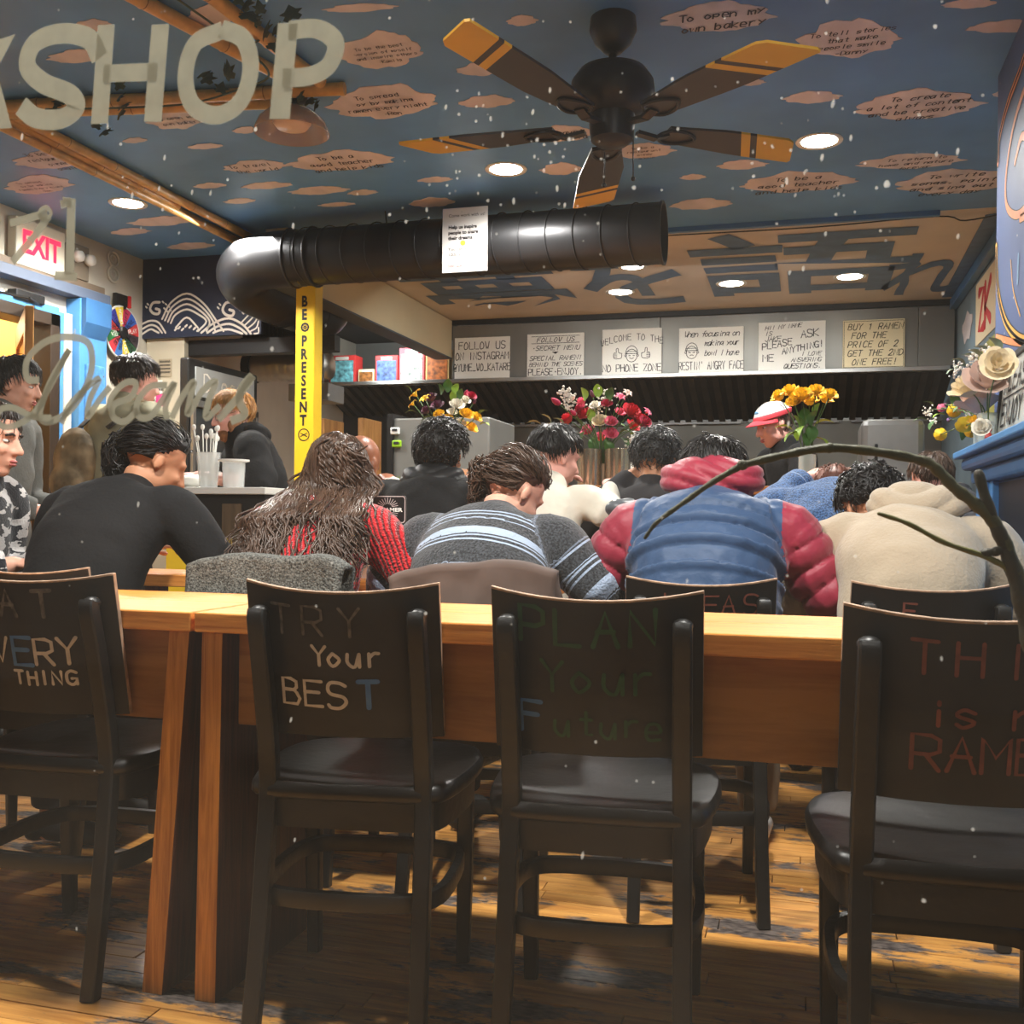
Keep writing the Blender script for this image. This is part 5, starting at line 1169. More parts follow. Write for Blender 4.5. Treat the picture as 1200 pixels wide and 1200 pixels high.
bouquet('large bouquet of red, pink and white flowers above the silver vases', YB_, (v2.x, YB_, ZB + .15),
        [(652, 471, 'bud', f_m, 11), (664, 490, 'rose', f_r, 12), (661, 499, 'rose', f_r, 10), (684, 484, 'rose', f_r, 12), (681, 470, 'rose', f_p, 9), (679, 478, 'rose', f_m, 9), (688, 503, 'rose', f_p, 11), (704, 511, 'rose', f_p, 11), (716, 507, 'rose', f_p, 10), (703, 492, 'rose', f_c, 11), (711, 472, 'rose', f_m, 8), (716, 493, 'rose', f_p, 9), (727, 482, 'rose', f_p, 8), (727, 466, 'lily', f_p, 9), (735, 461, 'lily', f_b, 8), (741, 481, 'rose', f_r, 14), (750, 491, 'rose', f_r, 13), (743, 498, 'rose', f_r, 11), (757, 494, 'rose', f_m, 10), (758, 483, 'lily', f_p, 8), (694, 462, 'bud', f_d, 8), (670, 466, 'rose', f_w, 7), (697, 474, 'rose', f_w, 8), (672, 484, 'bud', f_m, 8)],
        [(626, 497, l_s, 1.1, -1, .1), (640, 491, l_s, 1.0, -.7, .6), (645, 500, l_s, 1.0, -1, .2), (655, 495, l_s, 1, -.6, .5), (695, 522, l_g, 1.2, .1, -1), (731, 520, l_g, 1.3, .6, -.8), (672, 517, l_g, 1.2, -.6, -.8), (745, 512, l_l, 1, 1, -.4), (682, 515, l_g, 1.2, -.2, -1), (712, 524, l_g, 1.2, .2, -1), (683, 462, l_l, 1, -.2, 1), (700, 458, l_l, 1, 0, 1), (716, 462, l_g, 1, .2, 1), (725, 500, l_g, 1, 1, 0), (676, 495, l_g, 1, -.4, .4), (692, 486, l_l, .9, 0, 1), (735, 508, l_g, 1.1, .8, -.3), (660, 510, l_g, 1.1, -.9, -.4)],
        [(664, 463, 5, 60), (697, 480, 5, 60), (712, 466, 5, 50), (742, 518, 5, 30), (668, 476, 4, 30)])
v3 = onY(946, 540, 4.38); vase_lathe('flower_vase', 'slim glass vase of yellow roses on the bar ledge', (v3.x, 4.38, ZB), cyl(.035, .13), m_glassv)
bouquet('bunch of yellow roses with light green leaves beside the red and white cap', 4.38, (v3.x, 4.38, ZB + .12),
        [(912, 463, 'rose', f_y, 12), (925, 457, 'rose', f_y, 12), (940, 462, 'rose', f_y, 14), (930, 469, 'rose', f_y, 11), (957, 457, 'rose', f_y, 12), (968, 466, 'rose', f_y, 11), (949, 468, 'rose', f_y, 12), (974, 461, 'rose', f_y, 10)],
        [(918, 503, l_l, 1.2, -1, .1), (934, 496, l_g, 1.2, -.4, 1), (966, 497, l_l, 1.3, 1, .1), (963, 519, l_l, 1.2, .8, -.7), (928, 512, l_l, 1.2, -.7, -.5), (943, 488, l_g, 1.2, 0, 1), (954, 490, l_g, 1.1, .3, 1), (950, 508, l_g, 1.2, .1, -1), (938, 508, l_l, 1.1, -.3, -.8), (958, 480, l_l, .9, .3, 1), (945, 515, l_g, 1, .1, -1)])
mv = (.60, 3.98, 1.2205); vase_lathe('flower_vase', 'small vase at the far end of the mantel shelf', mv, cyl(.035, .09), m_glassv)
bouquet('spray of yellow roses and purple flowers at the far end of the mantel', 0, (mv[0], mv[1], mv[2] + .08),
        [(1118, 481, 'rose', f_y, 9), (1131, 497, 'rose', f_y, 11), (1143, 492, 'rose', f_y, 9), (1102, 509, 'rose', f_y, 9), (1108, 474, 'bud', f_d, 6), (1103, 478, 'rose', f_p, 6), (1112, 492, 'bud', petal('purple_petal', (110, 80, 130)), 8), (1128, 477, 'rose', f_p, 7), (1090, 480, 'bud', f_w, 5), (1138, 505, 'rose', f_y, 8)],
        [(1078, 493, l_g, 1.2, -1, -.15), (1095, 498, l_g, 1.2, -.6, -.6), (1088, 474, l_g, 1, -1, .5), (1120, 468, l_g, 1, 0, 1), (1100, 488, l_l, 1, -.8, -.2), (1095, 482, l_g, 1, -1, .2), (1125, 508, l_g, 1, .2, -1)], [(1088, 484, 4, 24), (1092, 492, 3, 14)], xc=.60)
v5 = (.58, 3.78, 1.2205); vase_lathe('flower_vase', 'small vase under the big blush flowers on the mantel', v5, cyl(.032, .1), m_glassv)
bouquet('big blush and cream paper flowers with pale buds on the mantel', 0, (v5[0], v5[1], v5[2] + .08),
        [(1146, 468, 'rose', f_b, 24), (1133, 452, 'rose', f_c, 20), (1158, 440, 'rose', f_b, 24), (1150, 500, 'rose', f_w, 9), (1170, 425, 'rose', f_c, 16)],
        [(1122, 425, l_s, 1, -1, .3), (1135, 420, l_s, 1, -1, .4), (1150, 412, l_s, 1, -1, .6), (1165, 405, l_s, 1, -.6, .8), (1128, 432, l_s, 1, -1, 0), (1118, 436, l_s, 1, -1, -.3), (1142, 416, l_s, 1, -.8, .5), (1126, 480, l_g, 1, -1, -.4)], [(1125, 430, 4, 24), (1140, 421, 4, 24), (1155, 412, 4, 24), (1118, 438, 3, 12)], xc=.54)
for (yy, c_, lb) in ((3.86, (40, 120, 70), 'tiny green'), (3.82, (190, 60, 60), 'tiny red')):
    o = thing('figurine', lb + ' figurine on the mantel before the framed sign', 'figurine', (.575, yy - .1, 1.2205)); mm_ = mat('fig_' + lb[-3:], c_, .4)
    mb = MB(); mb.lathe([(0, 0), (.014, 0), (.012, .02), (.007, .032), (0, .034)], n=12); mb.build('body', mm_, o, smooth=True)
    mb = MB(); mb.ell((0, 0, .043), .011, n=10); mb.build('head', mm_, o, smooth=True)
# budding branch close behind the window
m_bark = mat('green_brown_bark', (74, 72, 46), .6, var=.3, vs=30, bump=.4, bs=60); m_bark2 = mat('dark_bark', (52, 48, 36), .6, var=.3, vs=30, bump=.4, bs=60)
br = thing('branch', 'bare green brown branch arching across the right window pane', 'branch', (.39, 1.10, 0))
TB = 1.13
def bp(px, py, t=TB): return tuple(atT(px, py, t) - Vector((.39, 1.10, 0)))
def twig(pts, w0, w1, m, lab='twig'):
    P = cat([bp(*p) for p in pts], 5); n = len(P); mb = MB(); mb.tube(P, [(w0 + (w1 - w0) * k / n) * TB / F_PX / 2 * (1 + .12 * sin(k * 1.7)) for k in range(n)], 8, round_caps=True); mb.build(lab, m, br, smooth=True)
    return P
twig([(1215, 790), (1200, 700), (1185, 655), (1167, 615), (1142, 590), (1118, 571), (1100, 552), (1081, 540), (1030, 530), (972, 525), (925, 532), (870, 545)], 17, 9, m_bark, 'main_stem')
twig([(870, 545), (835, 565), (797, 592), (770, 612), (756, 630)], 8, 4, m_bark); twig([(1204, 712), (1184, 671), (1156, 653), (1107, 636), (1065, 614), (1030, 602)], 8, 5, mat('moss_twig', (104, 102, 52), .6, var=.2, vs=30))
twig([(1210, 760), (1196, 700), (1179, 643), (1160, 600), (1147, 556)], 22, 11, m_bark2, 'main_stem'); twig([(1153, 648), (1168, 646), (1183, 641)], 10, 12, m_bark2, 'stub')
for (px, py) in ((870, 545), (972, 525), (1081, 540), (1118, 571)):
    mb = MB(); mb.ell(bp(px, py), (.0065, .006, .006), n=8); mb.build('node', m_bark, br, smooth=True)
e = bp(1215, 790); mb = MB(); mb.tube(cat([e, (e[0] * .5, e[1] * .5, .6), (0, 0, .3), (0, 0, .05)], 4), .008, 8); mb.build('main_stem', m_bark2, br, smooth=True)
fv = thing('floor_vase', 'tall dark floor vase holding the branch, just right of the frame', 'vase', (.40, 1.11, 0)); mb = MB(); mb.lathe([(0, 0), (.05, 0), (.075, .12), (.07, .3), (.04, .42), (.045, .46), (.036, .46), (.034, .42), (.06, .3), (.06, .1), (0, .02)], n=24); mb.build('body', m_dark, fv, smooth=True)
# ================================================================== bamboo, vine and dome lamp
m_bam = mat('bamboo', (206, 158, 92), .4, var=.22, vs=5, stretch=(3, 3, 3)); m_node = mat('bamboo_node', (120, 84, 44), .5)
def bamboo(p0, p1, r, lab, grp):
    p0 = Vector(p0); p1 = Vector(p1); d = p1 - p0; L = d.length; t = thing('bamboo_pole', lab, 'bamboo', p0, group=grp); n = int(L / .28); u = d.normalized()
    mb = MB(); pts = []; rad = []
    for k in range(n):
        for q, rr in ((.02, 1.0), (.5, .97), (.94, 1.0), (.97, 1.1), (1.0, 1.0)): pts.append(tuple(u * L * (k + q) / n)); rad.append(r * rr)
    mb.tube(pts, rad, 12); mb.build('culm', m_bam, t, smooth=True, auto=50)
    for k in range(1, n):
        mb = MB(); c = u * L * (k / n - .02 / n); mb.tube([tuple(c - u * .004), tuple(c + u * .004)], r * 1.06, 12, caps=False); mb.build('node_ring', m_node, t)
zb = CEIL - .028
bamboo((-3.235, 3.5, zb), (-3.255, 5.5, zb), .024, 'bamboo pole under the ceiling running to the duct, outermost left of its bundle', 'bamboo poles toward the duct')
bamboo((-3.175, 3.5, zb), (-3.195, 4.75, zb), .024, 'short bamboo pole in the middle of the bundle running to the duct', 'bamboo poles toward the duct')
bamboo((-3.12, 3.5, zb), (-3.13, 5.42, zb), .022, 'bamboo pole under the ceiling running to the duct, nearest the fan', 'bamboo poles toward the duct')
bamboo((-3.18, 3.47, zb - .045), (-3.2, 5.3, zb - .03), .018, 'thin bamboo pole hung below the bundle running to the duct', 'bamboo poles toward the duct')
bamboo((-3.25, 3.40, zb), (-1.7, 3.60, zb), .024, 'bamboo pole crossing behind the painted letters, nearest the street', 'bamboo poles behind the letters')
bamboo((-3.2, 3.47, zb), (-2.0, 3.66, zb), .024, 'bamboo pole crossing behind the painted letters, farther from the street', 'bamboo poles behind the letters')
bamboo((-2.12, 2.5, zb), (-1.86, 3.5, zb), .024, 'bamboo pole at the top left coming toward the street, left of its pair', 'bamboo poles at the top left')
bamboo((-1.83, 2.5, zb), (-1.76, 3.52, zb), .024, 'bamboo pole at the top left coming toward the street, right of its pair', 'bamboo poles at the top left')
vine = thing('ivy_vine', 'dark ivy vine with drooping leaves wound around the bamboo', 'vine', (-2.3, 3.45, zb)); m_ivy = mat('dark_ivy', (62, 76, 60), .55, var=.3, vs=12)
rnd = random.Random(8); vb = Vector((-2.3, 3.45, zb))
st = cat([(-.6, -.03, -.03), (-.3, .02, -.035), (0, .04, -.04), (.25, -.02, -.035), (.42, -.1, -.03), (.45, -.4, -.04), (.4, -.8, -.03)], 6); mb = MB(); mb.tube(st, .004, 6); mb.build('vine_stem', m_ivy, vine, smooth=True)
lm = None
for (px, py) in ((62, 128), (70, 122), (140, 104), (137, 118), (143, 126), (141, 136), (236, 90), (241, 97), (265, 88), (270, 92), (258, 108), (285, 12), (290, 22), (302, 30), (310, 44), (322, 40), (335, 60), (318, 58), (343, 22), (350, 35), (352, 118), (362, 122), (370, 127), (120, 158), (112, 150), (296, 52), (280, 5), (306, 15)):
    p = onZ(px, py, CEIL - .07) - vb
    if lm is None:
        mbv = MB(); o2 = [(0, 0), (.35, -.12), (.62, .12), (.42, .3), (.75, .62), (.36, .62), (0, 1.15), (-.36, .62), (-.75, .62), (-.42, .3), (-.62, .12), (-.35, -.12)]
        mbv.prism(o2, lambda a, b, h: (a * .035, b * .038, h - .012 * (a * a + b * b)), 0, .0012); lm = mbv.build('leaf', m_ivy, vine); o = lm
    else: o = lm.copy(); C.objects.link(o); o.parent = vine
    o.location = p; o.rotation_euler = (rnd.uniform(1.0, 2.2), rnd.uniform(-.5, .5), rnd.uniform(-.8, .8)); s_ = rnd.uniform(.9, 1.5); o.scale = (s_, s_, s_)
lp = onZ(342, 150, 2.47); dl = thing('dome_lamp', 'unlit glass dome ceiling lamp below the bamboo', 'lamp', (lp.x, lp.y, CEIL))
mb = MB(); mb.lathe([(0, 0), (.06, 0), (.06, -.02), (.03, -.03), (.03, -.06), (.05, -.07)], n=24); mb.build('canopy', m_fan, dl, smooth=True, auto=40)
mb = MB(); mb.lathe([(.045, -.055), (.09, -.075), (.125, -.11), (.142, -.15), (.145, -.152), (.148, -.15), (.13, -.105), (.095, -.07), (.05, -.05)], n=36, mod=lambda q, z: 1 + .012 * sin(18 * q)); mb.build('glass_shade', mat('smoky_glass', (196, 168, 150), .15, alpha=.6, spec=.8), dl, smooth=True)
mb = MB(); mb.lathe([(0, -.135), (.06, -.13), (.075, -.11), (.06, -.09), (0, -.085)], n=24); mb.build('diffuser', mat('frosted_glass', (226, 196, 170), .35), dl, smooth=True)
# ================================================================== KITCHEN EQUIPMENT
cab = thing('steel_cabinet', 'tall rounded grey steel cabinet at the right of the kitchen', 'cabinet', (.52, 7.2, 0))
mb = MB(); mb.box((0, 0, .8), (.38, .5, 1.62)); mb.build('body', m_steel2, cab, bevel=.04)
mb = MB(); mb.box((-.1, -.26, 1.3), (.02, .02, .3)); mb.build('handle', m_black, cab, bevel=.004)
fz = thing('upright_freezer', 'grey upright freezer with two small timers behind the curly haired person', 'freezer', (-1.98, 5.6, 0))
mb = MB(); mb.box((.05, 0, .75), (.56, .5, 1.5)); mb.build('body', mat('grey_steel_door', (136, 136, 132), .4, metal=.4, var=.15, vs=3), fz, bevel=.01)
mb = MB(); mb.box((-.245, -.0, .76), (.035, .52, 1.53)); mb.build('hinge_post', m_black, fz)
for (px, py, c_, n_) in ((463, 503, (225, 228, 226), 'white timer'), (465, 518, (150, 200, 40), 'lime green timer')):
    p = onY(px, py, 5.34); o = thing('kitchen_timer', n_ + ' stuck to the grey freezer door', 'timer', (p.x, 5.349, p.z - .03)); mb = MB(); mb.box((0, -.008, .02), (.055, .016, .04)); mb.build('case', mat(n_.replace(' ', '_'), c_, .4), o, bevel=.007); mb = MB(); mb.box((0, -.0175, .025), (.03, .003, .014)); mb.build('screen', m_dark, o)
rng_ = thing('cooking_range', 'stainless cooking range under the hood', 'range', (-1.1, 8.55, 0)); mb = MB(); mb.box((0, 0, .46), (3.0, .6, .92)); mb.build('body', m_steel2, rng_, bevel=.01); mb = MB(); mb.box((0, 0, .935), (3.0, .62, .03)); mb.build('top', m_black, rng_)
for k, (x_, r_, h_, lb) in enumerate(((-2.35, .24, .5, 'large steel stock pot left on the range'), (-1.55, .22, .46, 'steel stock pot second from the left on the range'), (-.3, .24, .48, 'steel stock pot right on the range'))):
    t = thing('stock_pot', lb, 'pot', (x_, 8.5, .951)); mb = MB(); mb.lathe([(0, 0), (r_, 0), (r_, h_), (r_ * 1.03, h_ + .01), (r_ * .96, h_ + .01), (r_ * .96, .02), (0, .02)], n=36); mb.build('body', m_steel, t, smooth=True, auto=40)
    for s in (-1, 1): mb = MB(); mb.tube(cat([(s * r_, -.05, h_ * .8), (s * (r_ + .04), -.03, h_ * .8), (s * (r_ + .04), .03, h_ * .8), (s * r_, .05, h_ * .8)], 4), .007, 8); mb.build('handle', m_steel2, t, smooth=True)
a_ = onY(738, 575, 6.2); b_ = onY(768, 505, 6.2); wp_ = thing('white_door_panel', 'white panel with a dark edge standing beyond the silver vases', 'panel', ((a_.x + b_.x) / 2, 6.2, 0))
mb = MB(); mb.box((-.02, 0, b_.z / 2), (b_.x - a_.x - .05, .03, b_.z)); mb.build('panel', m_white, wp_, bevel=.003); mb = MB(); mb.box((.075, 0, b_.z / 2 + .01), (.035, .05, b_.z + .02)); mb.build('edge_post', m_black, wp_)
mb = MB()
for k in range(90):
    x_ = random.Random(k).uniform(-.16, .16); y_ = random.Random(k + 99).uniform(-.03, .03); mb.add([(x_ - .003, y_, 0), (x_ + .003, y_, 0), (x_ + random.Random(k + 5).uniform(-.01, .01), y_, .05)], [(0, 1, 2)])
gp = thing('grass_planter', 'low planter of bright green grass on the bar ledge left end', 'planter', (-1.93, 4.42, ZB + .0005)); stuff(mb.build('grass', l_l, gp)); mb = MB(); mb.box((0, 0, .008), (.36, .08, .016)); mb.build('tray', m_black, gp, bevel=.002)
# DREAMER sign on a stand
ds = thing('table_sign', 'small black sign DREAMER with a sunburst and pale rim', 'sign', (-1.295, 3.10, .7505))
def rrect(w, h, r, n=5):
    out = []
    for (cx, cy, a0) in ((w / 2 - r, h / 2 - r, 0), (-w / 2 + r, h / 2 - r, pi / 2), (-w / 2 + r, -h / 2 + r, pi), (w / 2 - r, -h / 2 + r, 3 * pi / 2)):
        for k in range(n + 1): a = a0 + pi / 2 * k / n; out.append((cx + r * cos(a), cy + r * sin(a)))
    return out
zc = .225; fm = lambda a, b, h=0: (a, -.004 - h, zc + b)
mb = MB(); mb.prism(rrect(.126, .09, .012), fm, -.008, 0); mb.build('plaque', m_black, ds)
mb = MB(); q = rrect(.120, .084, .01); mb.ribbon(q + q[:1], .003, fm, .0005); mb.build('rim_line', mat('pink_grey_line', (196, 180, 176), .5), ds)
mb = MB()
for k in range(11):
    a = pi * (k + .5) / 11
    for s in (1, -1): mb.ribbon([(.016 * cos(a), s * (.008 + .010 * sin(a))), (.036 * cos(a), s * (.009 + .028 * sin(a)))], .002, fm, .0006)
mb.build('sunburst', mat('pink_grey_line', (196, 180, 176)), ds)
mb = MB(); put(mb, ftext('DREAMER', .021, .0008), fm, 0, -.0065, 1.1, .8, .001); mb.build('lettering', m_white, ds)
mb = MB(); mb.tube([(0, .004, .004), (0, .004, .2)], .004, 8); mb.lathe([(0, 0), (.03, 0), (.03, .004), (0, .006)], (0, .004, 0), 20); mb.build('stand', m_black, ds)
# coats over chair backs ------------------------------------------------------------
def coat(name, lab, loc, rz, w, front, backl, m, seed=0, zt=.845, flop=0):
    nu, nv = 34, 40; mb = MB(); L = front + backl + .06
    for j in range(nv + 1):
        s = L * j / nv
        for i in range(nu + 1):
            u = i / nu * 2 - 1; x = u * w / 2 * (1 + .06 * noise.noise(Vector((j * .15, seed, u))))
            if s < front: y = -.036; z = zt - (front - s)
            elif s < front + .06:
                a = (s - front) / .06 * pi; y = -.014 - .022 * cos(a); z = zt + .012 * sin(a)
            else: y = .008; z = zt - (s - front - .06)
            dd = max(0, (zt - z)); nn = noise.noise(Vector((x * 9, z * 5, seed))) * .5 + noise.noise(Vector((x * 22, z * 9, seed + 3))) * .25
            y += (-1 if s < front + .03 else 1) * (.012 + .03 * abs(nn) + .02 * min(1, dd * 4)) - .034 * (1 - u * u) * .5
            z += .018 * nn - .03 * (abs(u) ** 4) + flop * u * .03
            mb.V.append((x, y, z))
    for j in range(nv):
        for i in range(nu): a = j * (nu + 1) + i; mb.F.append((a, a + 1, a + nu + 2, a + nu + 1)); mb.M.append(0)
    o = mb.build(name, m, smooth=True, loc=loc); o.rotation_euler = (0, 0, radians(rz)); md = o.modifiers.new('cloth', 'SOLIDIFY'); md.thickness = .012
    return tag(o, lab, 'coat')
m_speck = mat('speckled_wool', (92, 92, 88), .95, var=.95, vs=190, bump=.6, bs=200); m_brown = mat('brown_canvas', (84, 70, 64), .85, var=.12, vs=8, bump=.15, bs=20)
coat('speckled_coat', 'speckled grey wool coat draped over the chair behind the red sweater', (-1.34, 2.43, 0), 6, .43, .27, .22, m_speck, 1, zt=.842)
mb = MB(); v = [];  
sc_ = MB(); sc_.tube(cat([(-.1, 0, .49), (0, .01, .50), (.1, 0, .488)], 4), [(.05, .02)] * 9, 12, xax=(0, 1, 0)); 
coat('brown_coat', 'dark brown coat draped over the chair behind the striped sweater', (-.775, 2.41, 0), 8, .41, .25, .2, m_brown, 5, zt=.835, flop=.4)
# ================================================================== PEOPLE
def remeshed(mb, voxel, smooth=4, fac=.5):
    me = bpy.data.meshes.new('tmp'); me.from_pydata([tuple(v) for v in mb.V], [], mb.F); o = bpy.data.objects.new('tmp', me); C.objects.link(o)
    r = o.modifiers.new('r', 'REMESH'); r.mode = 'VOXEL'; r.voxel_size = voxel
    s = o.modifiers.new('s', 'SMOOTH'); s.factor = fac; s.iterations = smooth
    dg = bpy.context.evaluated_depsgraph_get(); dg.update(); out = bpy.data.meshes.new_from_object(o.evaluated_get(dg))
    C.objects.unlink(o); bpy.data.objects.remove(o); bpy.data.meshes.remove(me); return out
def mesh_np(me):
    n = len(me.vertices); co = np.empty(n * 3); me.vertices.foreach_get('co', co); no = np.empty(n * 3); me.vertices.foreach_get('normal', no)
    return co.reshape(n, 3), no.reshape(n, 3)
def set_co(me, co): me.vertices.foreach_set('co', co.ravel()); me.update()
def finish(me, name, mats, parent, mi=None):
    if not isinstance(mats, (list, tuple)): mats = [mats]
    for m in mats: me.materials.append(m)
    n = len(me.polygons); me.polygons.foreach_set('use_smooth', [True] * n)
    if mi is not None: me.polygons.foreach_set('material_index', mi.astype(int).tolist())
    me.name = name; o = bpy.data.objects.new(name, me); C.objects.link(o); o.parent = parent; me.update(); return o
def nearest(co, chains):
    """chains: list of (pts, radii, tag). returns (arc length, tag, fraction) of the nearest chain point"""
    best = np.full(len(co), 1e9); s = np.zeros(len(co)); tg = np.zeros(len(co))
    for pts, rad, t in chains:
        acc = 0.0
        for i in range(len(pts) - 1):
            a = np.array(pts[i], float); b = np.array(pts[i + 1], float); d = b - a; L = np.linalg.norm(d) + 1e-9
            u = np.clip(((co - a) @ d) / (L * L), 0, 1); q = a + u[:, None] * d; r = rad[i] + (rad[i + 1] - rad[i]) * u
            dist = np.linalg.norm(co - q, axis=1) - r; m = dist < best; best[m] = dist[m]; s[m] = acc + u[m] * L; tg[m] = t
            acc += L
    return s, tg
def nz(co, sc, seed=0):
    x, y, z = co[:, 0] * sc[0] + seed, co[:, 1] * sc[1] + seed * 1.7, co[:, 2] * sc[2] - seed
    return (np.sin(x + 1.3 * np.sin(y * 1.1 + z)) + np.sin(y * 1.3 + 1.7 * np.sin(z * .9 + x * .7)) + np.sin(z * 1.2 + 1.1 * np.sin(x * 1.4 - y))) / 3

skin_l = mat('skin_light', (226, 170, 146), .5, var=.08, vs=14, spec=.35); skin_p = mat('skin_fair_pink', (232, 172, 156), .5, var=.08, vs=14, spec=.35); skin_t = mat('skin_tan', (200, 142, 108), .5, var=.08, vs=14, spec=.35); skin_b = mat('skin_brown', (150, 92, 64), .38, var=.08, vs=14, spec=.5)
m_lip = mat('lips', (176, 96, 90), .45); m_eye = mat('eye_white', (228, 224, 218), .25); m_iris = mat('iris_dark', (34, 22, 16), .2)
m_trd = mat('dark_trousers', (38, 38, 44), .85, var=.15, vs=8); m_trk = mat('khaki_trousers', (140, 122, 100), .85, var=.1, vs=8); m_shoe = mat('dark_shoes', (30, 28, 28), .6); m_shoew = mat('pale_sneakers', (214, 210, 204), .6)
def hair_mat(n, c, c2=None): return mat(n, c, .42, var=.45, vs=30, spec=.5, stretch=(1, 1, .25))
h_blk = hair_mat('hair_black', (26, 23, 22)); h_dbr = hair_mat('hair_dark_brown', (44, 33, 27)); h_br = hair_mat('hair_brown', (74, 53, 40)); h_bl = hair_mat('hair_blond', (176, 126, 66)); h_gr = hair_mat('hair_greying', (50, 50, 50))

def hand(mb, W, d, side, curl=.5, s=1.0, pn=(0, 0, -1)):
    """palm and five fingers grown from the wrist W along d; palm faces pn"""
    W = Vector(W); d = Vector(d).normalized(); n = Vector(pn); n = (n - d * n.dot(d)).normalized(); x = d.cross(n) * side
    pc = W + d * .045 * s; mb.tube([W, W + d * .03 * s, W + d * .065 * s, W + d * .088 * s], [(.024 * s, .017 * s), (.034 * s, .016 * s), (.038 * s, .014 * s), (.034 * s, .012 * s)], 10, xax=x)
    for k, (off, L) in enumerate(((-.028, .068), (-.010, .078), (.009, .073), (.027, .056))):
        b = W + d * .082 * s + x * off * s; a = 0; pts = [b]; rr = [.0095 * s]
        for j, f in enumerate((.45, .3, .25)):
            a += curl * (.6 + .25 * j + .08 * k); dd = d * cos(a) + n * sin(a); pts.append(pts[-1] + dd * L * f * s); rr.append((.009 - .001 * j) * s)
        mb.tube(cat([tuple(p) for p in pts], 3), .0085 * s, 8, round_caps=True)
    b = W + d * .028 * s - x * .028 * s; p1 = b + (d * .6 - x * .7 + n * .3).normalized() * .034 * s; p2 = p1 + (d * .9 - x * .15 + n * .5).normalized() * .03 * s; p3 = p2 + (d + x * .1 + n * .4).normalized() * .022 * s
    mb.tube(cat([tuple(W + d * .015 * s - x * .012 * s), tuple(p1), tuple(p2), tuple(p3)], 3), .0105 * s, 8, round_caps=True)

